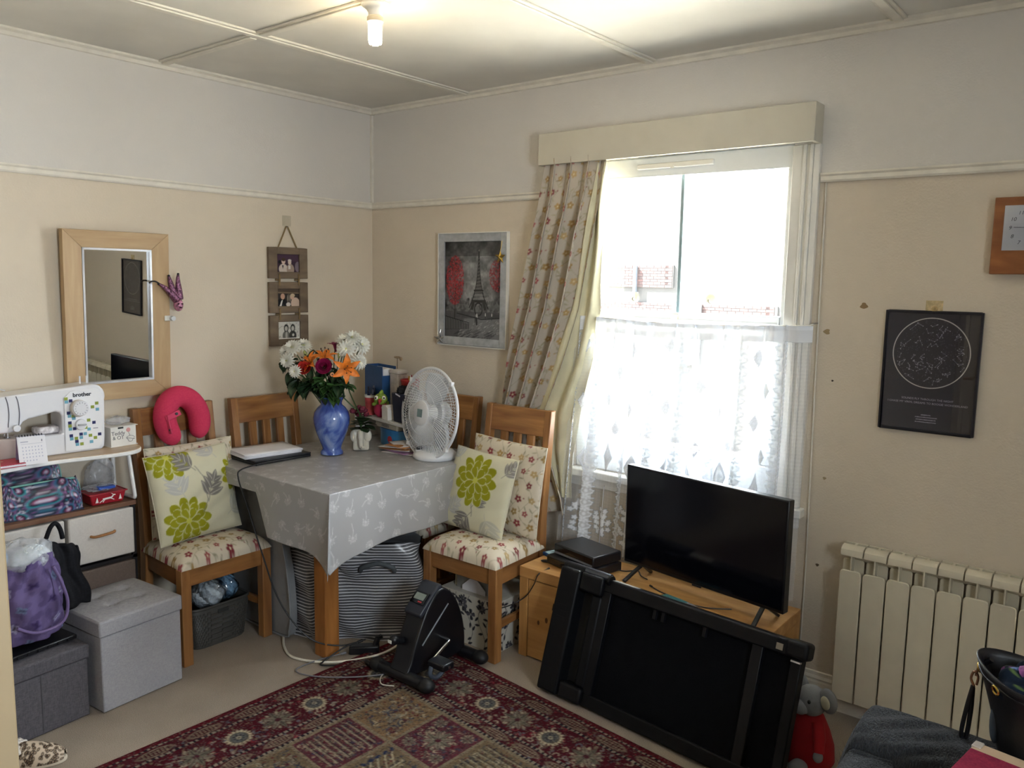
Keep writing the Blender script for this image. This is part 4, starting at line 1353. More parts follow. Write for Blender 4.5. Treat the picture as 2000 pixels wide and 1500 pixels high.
pbag = thing('purple_bag', 'purple cloth bag with butterfly print full of wrapped yarn', 'bag', (.405, -1.945, .298), R(6))
cv = Canvas(.80, .36, .0045, '5f5177', 4)
cv.all((cv.noise(.035, 3) > .5).astype(float), '6c5e88', .6); cv.all((cv.noise(.02, 6) > .62).astype(float), '483a60', .5)
rs_ = np.random.RandomState(8)
for i in range(10):
    for j in range(5):
        x = -.4 + (i + .5 * (j % 2) + .3 * rs_.rand()) * .085; y = -.16 + j * .078 + .02 * rs_.rand()
        a = rs_.rand() * 6
        c = ['4b3a68', '6f7f9e', 'a9a3c4'][rs_.randint(3)]
        for da, L in ((.5, .024), (-.5, .024), (2.4, .018), (-2.4, .018)):
            cv.leaf(x, y, a + da, L, L * .62, c, .9, vein='2f2647', vw=.0016)
        cv.line([(x - math.cos(a) * .01, y - math.sin(a) * .01), (x + math.cos(a) * .01, y + math.sin(a) * .01)], .003, '2a2140')
def bagf(X, Y):
    th = X / cv.w * 2 * PI; v_ = np.clip(Y / cv.h + .5, 0, 1)
    rr = .105 + .022 * np.sin(PI * v_ * .9) - .018 * v_
    wr = .006 * np.sin(th * 7 + v_ * 9) + .004 * np.sin(th * 13 - v_ * 14)
    ins = np.clip(v_ * 12, 0, 1) ** .5
    return (rr + wr) * ins * np.cos(th) * .92, (rr + wr) * ins * np.sin(th) * 1.02, .300 * v_ + .012 * np.sin(th * 3) * v_ + .001
sheet('bag_body', cv, bagf, M_fab, pbag)
P('handle', mat('purple_strap', '6c5a86', .8), pbag, lambda q: q.tube(spline([(.100, .055, .27), (.118, .075, .20), (.124, .085, .13), (.128, .06, .075), (.122, -.02, .065), (.118, -.08, .10)], 6), .0055, 8), smooth=60)
def yarn(label, loc, r_, col, seed, cat='yarn'):
    e = thing('yarn_ball', label, cat, loc, 0, 'wrapped yarn balls')
    mm = weave('yarn_' + col, col, tuple(min(1, x * 1.15 + .03) for x in hx(col)), 160, bstr=.6)
    P('ball', mm, e, lambda q: q.ell((0, 0, 0), (r_, r_, r_ * .85), 24, 14), smooth=180)
    for k in range(9):
        a = k * .35 + seed
        ax = Vector((math.cos(a), math.sin(a * 1.7), .6 * math.sin(a))).normalized(); u_ = ax.orthogonal().normalized(); v_ = ax.cross(u_)
        P('strand', mm, e, lambda q: q.tube([((u_ * math.cos(t_) + v_ * math.sin(t_)) * (r_ * 1.01)) * 1.0 for t_ in np.linspace(0, 2 * PI, 20)[:-1]], .003, 5, closed=True), smooth=60).scale = (1, 1, .87)
    return e
yarn('white yarn ball in clear wrap at the top of the purple bag', (.425, -1.915, .585), .055, 'cfd6da', 1)
yarn('pale blue yarn ball in clear wrap at the left edge of the purple bag', (.40, -2.03, .605), .045, '8fb6d8', 2)
yw = thing('plastic_wrap', 'crumpled clear plastic wrap around the yarn in the purple bag', 'wrap', (.42, -1.95, .60))
P('film', M_filmw, yw, lambda q: crumple(q, (0, 0, -.005), (.075, .105, .062), .12, 12), smooth=50)

tt = thing('black_tote', 'limp black fabric tote bag slumped between the drawers and the pale ottoman', 'bag', (.40, -1.80, .362), R(0))
def tote(u, v):
    y = -.062 + .125 * u; z = .26 * v
    bl = math.sin(PI * u) * .030 * (1 - .5 * v)
    return (-.035 + bl + .008 * math.sin(u * 14 + v * 5) - .02 * v, y + .030 * (1 - v) * (u - .2) + .008 * math.sin(v * 9), z - .05 * u * (v ** 2) + .004 * math.sin(u * 11))
P('tote_body', weave('black_nylon', '0c0c10', '17171c', 200, .7), tt, lambda q: q.grid(tote, 26, 26), smooth=180, solid=.012)
P('tote_handle', weave('black_nylon', '0c0c10', '17171c'), tt, lambda q: q.tube(spline([(-.045, -.045, .255), (-.04, -.028, .300), (-.045, -.008, .310), (-.05, .008, .285), (-.05, .015, .248)], 6), .008, 8), smooth=60)

sl = thing('slipper', 'leopard print slipper with white fluffy lining on the carpet', 'slipper', (.665, -2.045, 0), R(48))
cv = Canvas(.14, .16, .002, 'cbb9a4', 3)
rs_ = np.random.RandomState(5)
for k in range(190):
    x, y = (rs_.rand() - .5) * .14, (rs_.rand() - .5) * .16
    cv.ell(x, y, .0048, .0036, '33261f', rs_.rand() * 6, ring=.0026); cv.ell(x, y, .0022, .0018, '8d7358')
def slf(X, Y):
    u = X / .14 * 2; v_ = Y / .16 + .5       # v: opening -> toe
    half = .046 * np.sqrt(np.clip(1 - np.clip(v_ - .35, 0, 1) ** 2 * 2.2, .02, 1))
    th = u * PI / 2
    return (v_ - .2) * .13, np.sin(th) * half, .012 + np.cos(th) * (.052 - .028 * v_ ** 2)
sheet('upper', cv, slf, M_fab, sl, solid=.003)
P('sole', mat('slipper_sole', 'c9bca8', .8), sl, lambda q: q.prism([(math.cos(a) * .10 - .01 + (.02 if math.cos(a) > 0 else 0), math.sin(a) * (.048 if math.cos(a) > 0 else .040)) for a in np.linspace(0, 2 * PI, 33)[:-1]], lambda u, v, w: (u, v, w), .0, .014), bevel=.004)
m, t, b = nt('white_fluff'); b.inputs['Base Color'].default_value = lin4('ddd5cc'); b.inputs['Roughness'].default_value = 1
bump(t, b, noise(t, coords(t), 180, 3), 1.0, .006)
P('fluff', m, sl, lambda q: crumple(q, (-.045, 0, .040), (.042, .052, .030), .10, 4, 40, 24), smooth=180)

# ------------------------------------------------------------------ on the mirror wall
mi = thing('wall_mirror', 'tall mirror in a wide pale wood frame on the left wall', 'mirror', (.0125, -1.397, 1.387), rot=(0, R(1.9), R(-.3)))
M_mf = wood('pale_beech', 'b1926a', 'c6a980', (14, 14, 1.8), .45); M_mfh = wood('pale_beech_across', 'b1926a', 'c6a980', (14, 1.8, 14), .45)
ow, oh, iw, ih = .213, .340, .140, .272     # half sizes outer / inner
X0, X1 = .004, .034
def mitre(q, a):
    q.hexa([(X0,) + a[0], (X0,) + a[1], (X0,) + a[2], (X0,) + a[3]], [(X1,) + a[0], (X1,) + a[1], (X1 - .006,) + a[2], (X1 - .006,) + a[3]])
for nm, a, mm in (('frame_side', [(-ow, -oh), (-ow, oh), (-iw, ih), (-iw, -ih)], M_mf), ('frame_side', [(ow, oh), (ow, -oh), (iw, -ih), (iw, ih)], M_mf),
                  ('frame_top', [(-ow, oh), (ow, oh), (iw, ih), (-iw, ih)], M_mfh), ('frame_bottom', [(ow, -oh), (-ow, -oh), (-iw, -ih), (iw, -ih)], M_mfh)):
    P(nm, mm, mi, lambda q: mitre(q, a), bevel=.0015)
M_sil = mat('silver_slip', 'd9d9dc', .3, .5)
P('silver_slip', M_sil, mi, lambda q: (q.box(.006, .030, -iw, -iw + .008, -ih, ih), q.box(.006, .030, iw - .008, iw, -ih, ih), q.box(.006, .030, -iw, iw, ih - .008, ih), q.box(.006, .030, -iw, iw, -ih, -ih + .008)))
m, t, b = nt('mirror_glass')
b.inputs['Base Color'].default_value = (.86, .88, .88, 1); b.inputs['Metallic'].default_value = 1
t.links.new(ramp(t, noise(t, coords(t, 'Object', (1, 3, 1)), 6, 4), [(.4, (.02, .02, .02)), (.8, (.16, .16, .16))]), b.inputs['Roughness'])
boxp('mirror_glass', m, mi, .006, .016, -iw + .006, iw - .006, -ih + .006, ih - .006)

# glittery jester mask ornament hanging by the mirror
jm = thing('jester_mask', 'small purple sequinned jester head ornament hanging on the mirror frame', 'ornament', (.044, -1.155, 1.43))
M_glit = mat('purple_sequins', '6e4a60', .25, .6, var=.6, vs=160, bs=200, bstr=.8)
M_glit2 = mat('pink_face', 'b07a92', .3, .4, var=.3, vs=90)
P('face', M_glit2, jm, lambda q: q.ell((.022, 0, .0), (.020, .020, .028), 18, 12), smooth=180)
for k, pts in enumerate(([(.022, -.006, .018), (.028, -.034, .048), (.026, -.062, .074), (.024, -.085, .088)], [(.020, .0, .022), (.018, -.020, .060), (.016, -.030, .100), (.014, -.034, .122)], [(.020, .006, .022), (.018, .006, .065), (.018, .004, .105), (.018, .006, .130)])):
    P('hat_point', M_glit, jm, lambda q: q.tube(spline(pts, 5), [.016, .0175, .017, .016, .015, .014, .013, .012, .011, .010, .009, .008, .007, .006, .005, .004], 12), smooth=180)
    P('bell', M_blk, jm, lambda q: q.ell(tuple(pts[-1]), .0055, 10, 8), smooth=180)
P('curl', M_blk, jm, lambda q: q.tube(spline([(.026, -.085, .09), (.028, -.10, .098), (.026, -.118, .098), (.024, -.126, .090)], 4), .0035, 6), smooth=60)
P('eye_gems', mat('dark_gem', '4a1530', .1, .3), jm, lambda q: (q.ell((.040, -.008, .004), (.004, .005, .004)), q.ell((.040, .008, .004), (.004, .005, .004)), q.ell((.041, .0, -.012), (.004, .007, .003))), smooth=180)

hk = thing('wall_hook', 'small white adhesive hook on the mirror frame edge', 'hook', (.0480, -1.196, 1.372))
P('plate', M_white, hk, lambda q: q.box(0, .004, -.014, .012, -.010, .012), bevel=.003)
P('cup', mat('hook_plastic', 'dfe0e0', .2), hk, lambda q: q.cyl((.004, .016, 0), (.022, .016, 0), .010, 16), smooth=40)

# hanging trio of photographs
tf = thing('triple_photo_frame', 'three grey wooden photo frames hung one below another on a rope', 'photo frame', (.0, -.553, 0))
M_gw = wood('weathered_wood', '5f5041', '88755f', (14, 3, 8), .7)
M_rope = mat('jute_rope', '8a7350', .9, bs=200, bstr=.6)
P('rope', M_rope, tf, lambda q: q.tube([(.012, -.054, 1.665), (.012, -.052, 1.70), (.010, -.004, 1.797), (.010, .004, 1.797), (.012, .052, 1.70), (.012, .054, 1.665)], .0035, 8), smooth=60)
P('nail', mat('steel', 'b8b8bc'), tf, lambda q: q.cyl((.001, 0, 1.797), (.016, 0, 1.797), .003, 8))
def people(cv, kind):
    w, h = cv.w, cv.h
    if kind == 0:
        cv.rect(-w, w, -h, h, '3c2a38'); cv.rect(-w, w, h * .1, h, '4a3244')
        cv.ell(-w * .36, h * .06, w * .06, h * .10, '15121a'); cv.ell(w * .45, -h * .2, w * .12, h * .3, '7d6f78')
        cv.ell(-w * .2, -h * .34, w * .20, h * .30, 'cbbdb4'); cv.ell(-w * .19, h * .10, w * .085, h * .16, 'd3b7ab'); cv.ell(-w * .19, h * .2, w * .09, h * .10, '4a382c')
        cv.poly([(-w * .26, -h * .12), (-w * .18, -h * .12), (-w * .22, -h * .34)], '2a2530')
        cv.ell(w * .12, -h * .36, w * .17, h * .32, 'a48f82'); cv.ell(w * .09, h * .06, w * .075, h * .15, 'd9c4b8'); cv.ell(w * .09, h * .16, w * .08, h * .07, 'd2c8c0')
        cv.rect(w * .03, w * .12, -h * .35, -h * .12, 'd9d2cc')
    elif kind == 1:
        cv.rect(-w, w, -h, h, '3a332e'); cv.rect(-w, w, h * .22, h, '57493c'); cv.line([(-w * .5, h * .30), (w * .5, h * .25)], .004, '8a765c')
        for k in range(6): cv.ell(-w * .02 + k * w * .05, -h * .05 + .01 * (k % 2), w * .03, h * .2, ['8d8478', '5f5448'][k % 2])
        cv.ell(-w * .28, -h * .36, w * .22, h * .34, '16161a'); cv.ell(-w * .25, h * .06, w * .095, h * .17, 'c39a84')
        cv.poly([(-w * .40, -h * .5), (-w * .31, -h * .5), (-w * .25, -h * .15), (-w * .3, -h * .15)], 'ddd6cc')
        cv.ell(w * .32, -h * .34, w * .20, h * .34, 'd0b7a4'); cv.ell(w * .18, h * .04, w * .09, h * .16, 'cfa893'); cv.ell(w * .20, h * .12, w * .10, h * .10, 'c9b394'); cv.ell(w * .0, -h * .4, w * .1, h * .12, 'd9cfc4')
    else:
        cv.rect(-w, w, -h, h, 'cfccc4')
        rs = np.random.RandomState(4)
        for k in range(60): cv.ell((rs.rand() - .5) * w, (rs.rand() - .5) * h, w * .03, h * .03, 'a3a098', rs.rand() * 6)
        for sx, c in ((-.12, '6a6862'), (.18, '33322f')):
            cv.ell(w * sx, -h * .32, w * .17, h * .30, c); cv.ell(w * sx, h * .12, w * .105, h * .24, '2b2a28'); cv.ell(w * sx, h * .10, w * .065, h * .14, 'b5b1a8')
        cv.ell(-w * .11, -h * .3, w * .05, h * .22, 'b0ada4'); cv.ell(w * .2, -h * .28, w * .05, h * .08, 'c9c6be')
    return cv
zc = [1.622, 1.456, 1.296]
for k in range(3):
    z = zc[k]; tl = .002 * k
    fw, fh, pw, ph = .112, .074, .064, .042
    ft = P('frame', M_gw, tf, lambda q: (q.box(.003, .020, -fw, -pw, z - fh, z + fh), q.box(.003, .020, pw, fw, z - fh, z + fh), q.box(.003, .020, -pw, pw, z + ph, z + fh), q.box(.003, .020, -pw, pw, z - fh, z - ph)), bevel=.002)
    pc = people(Canvas(2 * pw, 2 * ph, .0018, 'cfccc4'), k)
    if k == 2:
        e_ = .005
        pc.all(((np.abs(pc.X) > pw - e_) | (np.abs(pc.Y) > ph - e_)).astype(float), 'e3e0d8')
    flat_print('photograph', pc, face((.0112, 0, z), (0, 1, 0), (0, 0, 1)), printed('photo_print', .25, .5), ft)
    if k < 2:
        for s in (-1, 1):
            P('tie', M_rope, tf, lambda q: (q.tube([(.021, s * .056, z - fh + .018), (.024, s * .056, z - fh), (.021, s * .056, z - fh - .034)], .0042, 6), q.ell((.022, s * .056, z - fh + .018), .005, 8, 6), q.tube([(.006, s * .056 - .014, z - fh - .006), (.014, s * .056 + .004, z - fh - .008)], .005, 6)), smooth=60)
P('tape_print', glassy('clear_tape', (.97, .97, .95), .02, .3), tf, lambda q: q.box(.0004, .0008, -.02, .03, 1.80, 1.85))

# ------------------------------------------------------------------ on the window wall: Eiffel tower picture
pp = thing('paris_picture', 'grey and red Eiffel tower canvas in a silver white frame', 'picture', (.732, 0, 1.508), rot=(R(0), 0, 0))
M_pf = mat('brushed_silver_frame', 'aeb1b4', .4, .15, var=.08, vs=30)
fw, fh, pw, ph = .219, .272, .182, .232
P('frame', M_pf, pp, lambda q: (q.box(-fw, -pw, -.020, -.002, -fh, fh), q.box(pw, fw, -.020, -.002, -fh, fh), q.box(-pw, pw, -.020, -.002, ph, fh), q.box(-pw, pw, -.020, -.002, -fh, -ph)), bevel=.002)
P('edge', M_white, pp, lambda q: (q.box(-fw - .003, -fw, -.023, -.002, -fh, fh), q.box(fw, fw + .003, -.023, -.002, -fh, fh), q.box(-fw - .003, fw + .003, -.023, -.002, fh, fh + .004), q.box(-fw - .003, fw + .003, -.023, -.002, -fh - .004, -fh)))
def paris():
    cv = Canvas(2 * pw, 2 * ph, .0016, '6f6f70', 5)
    n = cv.noise(.05, 1) * .5 + cv.noise(.022, 2) * .3 + cv.noise(.009, 3) * .2
    v = (cv.Y / ph + 1) / 2
    g = np.hypot((cv.X - .02) / .12, (cv.Y - .05) / .2)
    val = np.clip(.62 - .22 * g + .5 * (n - .5), .12, .85)
    val = np.where(v > .85, val * .75, val)
    lv = np.where(val <= .04045, val / 12.92, ((val + .055) / 1.055) ** 2.4)
    cv.c[..., :3] = lv[..., None]
    rs = np.random.RandomState(3)
    # distant trees and the river bank
    for k in range(240):
        x = (rs.rand() - .5) * 2 * pw; y = -.085 + .022 * rs.randn() * (1 if abs(x - .04) > .04 else .5)
        c = int(60 + 70 * rs.rand()); cv.ell(x, y, .010, .006, '%02x%02x%02x' % (c, c, c), rs.rand() * 3, .6)
    cv.rect(-pw, pw, -.135, -.105, '4c4c4e', .8); cv.rect(-pw, pw, -ph, -.135, '58585b', .8)
    cv.poly([(-.05, -.140), (pw, -.13), (pw, -ph), (-.10, -ph)], '7d7d7f', .8)
    for k in range(160):
        x = -.10 + rs.rand() * .28; y = -.15 - rs.rand() * .08
        c = int(90 + 120 * rs.rand()); cv.line([(x, y), (x + .012 * rs.rand() + .004, y + .006)], .0022, '%02x%02x%02x' % (c, c, c), .6)
    for k in range(40):
        x = -.10 + rs.rand() * .26; y = -.19 - rs.rand() * .04
        cv.line([(x, y), (x - .03, y - .015)], .004, '2c2c30', .6)
    # tower
    T = '2d2c2c'; ox = .040
    def hw(y):  # half width of the tower by height
        f = (y + .085) / .265
        return .0015 + .052 * (1 - f) ** 3.0 + .006 * (1 - f)
    for sgn in (-1, 1):
        pts = [(ox + sgn * hw(y), y) for y in np.linspace(-.085, .18, 30)]
        cv.line(pts, .006, T)
    yy = np.linspace(-.015, .18, 40)
    for y0_, y1_ in zip(yy[:-1], yy[1:]):
        cv.poly([(ox - hw(y0_), y0_), (ox + hw(y0_), y0_), (ox + hw(y1_), y1_), (ox - hw(y1_), y1_)], '4a4846', .85)
    for k in range(26):
        y = -.05 + k * .008; cv.line([(ox - hw(y), y), (ox + hw(y), y + .004)], .0016, '8d8a86' if k % 2 else '252424', .8)
    cv.rect(ox - .030, ox + .030, -.006, .002, '343230'); cv.rect(ox - .046, ox + .046, -.060, -.048, '343230')
    cv.poly([(ox - .052, -.095), (ox - .034, -.095), (ox - .022, -.05), (ox - .040, -.05)], '3a3836'); cv.poly([(ox + .052, -.095), (ox + .034, -.095), (ox + .022, -.05), (ox + .040, -.05)], '3a3836')
    cv.ell(ox, -.092, .024, .030, '2c2b2a', 0, 1, ring=.006)
    cv.line([(ox, .18), (ox, .196)], .003, T); cv.ell(ox, .19, .004, .004, '77736e')
    # left red tree
    cv.line([(-.110, .06), (-.112, -.06), (-.116, -.14)], .006, '35302f')
    for dx, dy in ((-.03, .02), (.03, .02), (-.02, .05), (.02, .06)): cv.line([(-.111, -.05), (-.111 + dx, -.05 + dy)], .003, '35302f')
    for k in range(900):
        a = rs.rand() * 2 * PI; r_ = rs.rand() ** .5
        x = -.115 + math.cos(a) * r_ * .058; y = .045 + math.sin(a) * r_ * .120
        cv.ell(x, y, .0045, .0030, ['8c1f26', 'a32a30', '6e161d', 'b5424a'][rs.randint(4)], rs.rand() * 3, .55)
    for k in range(420):
        a = rs.rand() * 2 * PI; r_ = rs.rand() ** .5
        x = .160 + math.cos(a) * r_ * .055; y = .070 + math.sin(a) * r_ * .075
        cv.ell(x, y, .0045, .0030, ['8c1f26', 'a32a30', '6e161d', 'a9555a'][rs.randint(4)], rs.rand() * 3, .5)
    cv.line([(pw, .10), (.165, .06), (.16, .02)], .003, '2b2626'); cv.line([(pw, .04), (.165, .0)], .003, '2b2626')
    # railings, people, lamp
    cv.poly([(-pw, -.130), (-.02, -.165), (-.02, -.19), (-pw, -.20)], '39393b', .85)
    for k in range(30): cv.line([(-pw + k * .0055, -.135 - k * .001), (-pw + k * .0055, -.195 + k * .0002)], .0018, ['a9a9aa', '1d1d1f'][k % 2], .7)
    cv.line([(-pw, -.130), (-.02, -.160)], .004, '1d1d1f'); cv.line([(-.10, -.115), (.06, -.140), (pw, -.13)], .005, '2a2a2c')
    cv.ell(.030, -.125, .006, .012, 'b9b8b6'); cv.line([(.028, -.135), (.030, -.165)], .010, '2a2a2c'); cv.line([(.019, -.13), (.020, -.155)], .005, '2f2f31')
    for x in (.085, .125): cv.ell(x, -.118, .003, .009, 'c7c6c4'); cv.line([(x, -.125), (x, -.14)], .004, '38383a')
    cv.line([(-.024, -.04), (-.024, -.075)], .003, '2a2a2c'); cv.ell(-.024, -.045, .006, .006, '3a3a3c')
    return cv
flat_print('canvas_print', paris(), face((0, -.0112, 0), (1, 0, 0), (0, 0, 1)), printed('canvas_paint', .5, .35), pp)
def star(q, c, r_, th):
    pts = []
    for k in range(10):
        a = PI / 2 + k * PI / 5; rr = r_ if k % 2 == 0 else r_ * .42
        pts.append((c[0] + math.cos(a) * rr, c[2] + math.sin(a) * rr))
    n = len(q.v)
    q.v += [(u, c[1], v) for u, v in pts] + [(c[0], c[1] - th, c[2]), (c[0], c[1] + th * .2, c[2])]
    for k in range(10):
        q.f += [(n + k, n + (k + 1) % 10, n + 10), (n + (k + 1) % 10, n + k, n + 11)]
gs = thing('gold_star', 'gold star ornament hanging on the upper right of the Eiffel picture', 'star', (.919, -.030, 1.665))
P('star_body', mat('gold', 'b99a4c', .25, .9), gs, lambda q: star(q, (0, 0, 0), .034, .010))
P('hanger', mat('gold', 'b99a4c'), gs, lambda q: q.tube([(0, .002, .03), (.002, .006, .055), (.004, .008, .075)], .0014, 5))
ss = thing('silver_star', 'silver star ornament at the lower left corner of the Eiffel picture', 'star', (.533, -.030, 1.262))
P('star_body', mat('silver', 'c8c8c6', .2, .9), ss, lambda q: star(q, (0, 0, 0), .030, .012)).rotation_euler = (0, 0, R(35))
P('hanger', mat('silver', 'c8c8c6'), ss, lambda q: q.tube([(0, .002, .028), (.001, .006, .045)], .0012, 5))

# star map poster
np_ = thing('star_map_poster', 'dark framed star map poster with a white circle above the radiator', 'picture', (2.770, 0, 1.278))
M_nf = mat('navy_black_frame', '14131f', .35)
fw, fh, b_ = .1475, .203, .008
P('frame', M_nf, np_, lambda q: (q.box(-fw, -fw + b_, -.016, -.001, -fh, fh), q.box(fw - b_, fw, -.016, -.001, -fh, fh), q.box(-fw + b_, fw - b_, -.016, -.001, fh - b_, fh), q.box(-fw + b_, fw - b_, -.016, -.001, -fh, -fh + b_)), bevel=.0015)
cv = Canvas(2 * (fw - b_), 2 * (fh - b_), .0011, '191a2a', 2)
rs_ = np.random.RandomState(12)
cx, cy, cr_ = 0, .063, .117
cv.ell(cx, cy, cr_, cr_, '201f2b')
for k in range(46):
    a = rs_.rand() * 2 * PI; r_ = cr_ * .92 * rs_.rand() ** .5
    x, y = cx + math.cos(a) * r_, cy + math.sin(a) * r_
    pts = [(x, y)]
    for q in range(rs_.randint(2, 5)):
        x += (rs_.rand() - .5) * .035; y += (rs_.rand() - .5) * .03
        if math.hypot(x - cx, y - cy) > cr_ * .95: break
        pts.append((x, y))
    cv.line(pts, .0009, 'a09fac', .75)
    for p_ in pts: cv.ell(p_[0], p_[1], .0011, .0011, 'd6d4d8', 0, .95)
for k in range(260):
    a = rs_.rand() * 2 * PI; r_ = cr_ * .97 * rs_.rand() ** .5
    cv.ell(cx + math.cos(a) * r_, cy + math.sin(a) * r_, .0007, .0007, '9a99a4', 0, .8)
cv.ell(cx, cy, cr_, cr_, 'e4e0d4', ring=.0028)
flat_print('poster_print', cv, face((0, -.006, 0), (1, 0, 0), (0, 0, 1)), printed('poster_paper', .5, .4), np_)
M_txt = mat('pale_lettering', 'b9b4bd', .6)
for z, s, tx in ((-.093, .0105, 'SOUNDS FLY THROUGH THE NIGHT'), (-.106, .0105, 'I CHASE MY VINYL DREAMS TO BOOGIE WONDERLAND')):
    text(tx, s * .92, M_txt, np_, face((.0, -.0063, z), (1, 0, 0), (0, 0, 1)), 'lettering', extrude=.0001)
# four more lines too small to read: rows of tiny strokes
for z, wd in ((-.146, .030), (-.154, .066), (-.162, .060), (-.170, .064)):
    rs = random.Random(int(-z * 1000))
    def row(q):
        x = -wd / 2
        while x < wd / 2:
            L = rs.uniform(.0008, .0022)
            q.box(x, x + L, -.0064, -.0061, z - rs.uniform(.0012, .0020), z + rs.uniform(.0012, .0020)); x += L + rs.uniform(.0006, .0016)
    tag(P('small_print', M_txt, np_, row), kind='stuff')
boxp('glazing', glassy('poster_glass', (.97, .97, 1), .035, .0), np_, -fw + b_, fw - b_, -.0105, -.0095, -fh + b_, fh - b_)
tg = thing('masking_tape', 'short piece of yellowed masking tape above the star map poster', 'tape', (2.768, -.0004, 1.500))
P('tape_strip', mat('masking_tape_tan', 'c3ad82', .7, var=.15, vs=60), tg, lambda q: q.box(-.026, .026, -.0012, 0, -.018, .016))
P('worn_patch', mat('masking_tape_worn', 'ae9468', .7, var=.2, vs=90), tg, lambda q: q.cyl((.002, -.0012, -.012), (.002, -.0018, -.012), .010, 14))
# scuffs and screw holes in the plaster: real marks with a shape of their own
for (x, z, r_, c) in ((2.425, 1.395, .011, 'a08a66'), (2.545, 1.492, .012, '8c7250'), (2.455, 1.22, .004, '3a2f24'), (2.45, .86, .006, '9c8a6c'), (2.445, .53, .006, '6a5a44')):
    o = P('plaster_mark', mat('mark_' + c, c, .9), bpy.data.objects['wall_far'], lambda q: q.prism([(x + math.cos(a) * r_ * (1 + .35 * math.sin(3 * a + x * 90)), z + math.sin(a) * r_ * .9) for a in np.linspace(0, 2 * PI, 15)[:-1]], lambda u, v, w: (u, w, v), -.0009, .0005))

# square wooden clock at the right edge
ck = thing('wall_clock', 'square wooden clock with a white face at the right edge', 'clock', (3.022, 0, 1.722))
M_ck = wood('clock_wood', '7a4520', 'a5693a', (3, 14, 12), .35)
boxp('case', M_ck, ck, -.099, .099, -.040, -.002, -.118, .118, .003)
boxp('face_plate', mat('clock_face', 'd9dad6', .4, var=.01), ck, -.070, .070, -.0412, -.040, -.045, .092, .0008)
M_num = mat('clock_numerals', '33343a', .5)
for n_ in range(1, 13):
    a = PI / 2 - n_ * PI / 6
    x, z = math.cos(a) * .052, .0235 + math.sin(a) * .052
    text(str(n_), .016, M_num, ck, face((x, -.0416, z), (1, 0, 0), (0, 0, 1)), 'numeral', shear=.2, extrude=.0002)
def hand(q, a, L, wd):
    q.bar((0 - math.cos(a) * .01, -.043, .024 - math.sin(a) * .01), (math.cos(a) * L, -.043, .024 + math.sin(a) * L * .75), .0012, wd, up=(0, 1, 0))
P('minute_hand', M_num, ck, lambda q: hand(q, R(178), .042, .003))
P('hour_hand', M_num, ck, lambda q: hand(q, R(95), .028, .005))
P('hub', M_num, ck, lambda q: q.cyl((0, -.0415, .024), (0, -.046, .024), .005, 14), smooth=40)
boxp('clock_glass', glassy('poster_glass'), ck, -.070, .070, -.0490, -.0482, -.045, .092)

# radiator: a row of aluminium sections
rd = thing('radiator', 'cream sectional radiator under the star map poster', 'radiator', (2.552, 0, .088))
M_rad = mat('radiator_enamel', 'd6cdb8', .35, var=.015)
M_radd = mat('radiator_back_tube', 'cfc5b0', .5)
pit = .0777
first = None
for k in range(14):
    parts = []
    x = 0
    if first is None:
        s_ = bpy.data.objects.new('radiator_section', None); COL.objects.link(s_); s_.parent = rd
        s_.location = (0, 0, 0)
        P('panel', M_rad, s_, lambda q: q.prism([(.002, 0), (.075, 0), (.075, .470), (.071, .478), (.064, .482), (.013, .482), (.006, .478), (.002, .470)], lambda u, v, w: (u, w, v), -.100, -.092), bevel=.003)
        P('fin', M_rad, s_, lambda q: q.prism([(.003, .05), (.074, .05), (.074, .508), (.070, .514), (.007, .514), (.003, .508)], lambda u, v, w: (u, w, v), -.066, -.060), bevel=.002)
        P('web', M_rad, s_, lambda q: q.box(.036, .041, -.098, -.015, .0, .552))
        pr = [(-.101, .545), (-.098, .556), (-.088, .564), (-.070, .567), (-.062, .567), (-.062, .561), (-.084, .558), (-.092, .552), (-.094, .535), (-.101, .533)]
        P('cap', M_rad, s_, lambda q: q.prism(pr, lambda u, v, w: (w, u, v), .002, .075), bevel=.001)
        P('top_grille', M_rad, s_, lambda q: (q.box(.002, .075, -.040, -.030, .552, .566), q.box(.034, .043, -.062, -.040, .556, .566)))
        P('header_tube', M_radd, s_, lambda q: q.cyl((.0, -.052, .525), (pit, -.052, .525), .016, 14), smooth=60)
        first = s_
    else:
        c = copy_tree(first, rd); c.location = (k * pit, 0, 0)
P('wall_bracket', M_radd, rd, lambda q: (q.box(.15, .17, -.03, -.001, .30, .34), q.box(.80, .82, -.03, -.001, .30, .34)))

# ------------------------------------------------------------------ on the dining table
lp = thing('laptop', 'closed black laptop lying at the table edge under the papers', 'laptop', (.255, -.852, TT), R(-3))
P('base', M_blk, lp, lambda q: q.box(-.125, .125, -.142, .142, .0, .012), bevel=.004)
P('lid', mat('laptop_lid', '1b1c22', .4), lp, lambda q: q.box(-.125, .125, -.142, .142, .0125, .020), bevel=.003)
ps = thing('paper_stack', 'stack of white papers on the black laptop', 'papers', (.238, -.862, TT + .0205), R(-7))
rs_ = random.Random(3)
for k in range(8):
    a = R(rs_.uniform(-3, 3)); dx, dy = rs_.uniform(-.004, .004), rs_.uniform(-.006, .006)
    def pg(u, v, k=k):
        x = -.100 + .2 * u; y = -.135 + .27 * v
        return (dx + x * math.cos(a) - y * math.sin(a), dy + x * math.sin(a) + y * math.cos(a), .0009 + k * .0022 + .004 * (k / 7) * (v - .5) ** 2)
    P('sheet', mat('white_paper', 'e8e6ea', .8), ps, lambda q: q.grid(pg, 6, 10), solid=.0016, smooth=60)

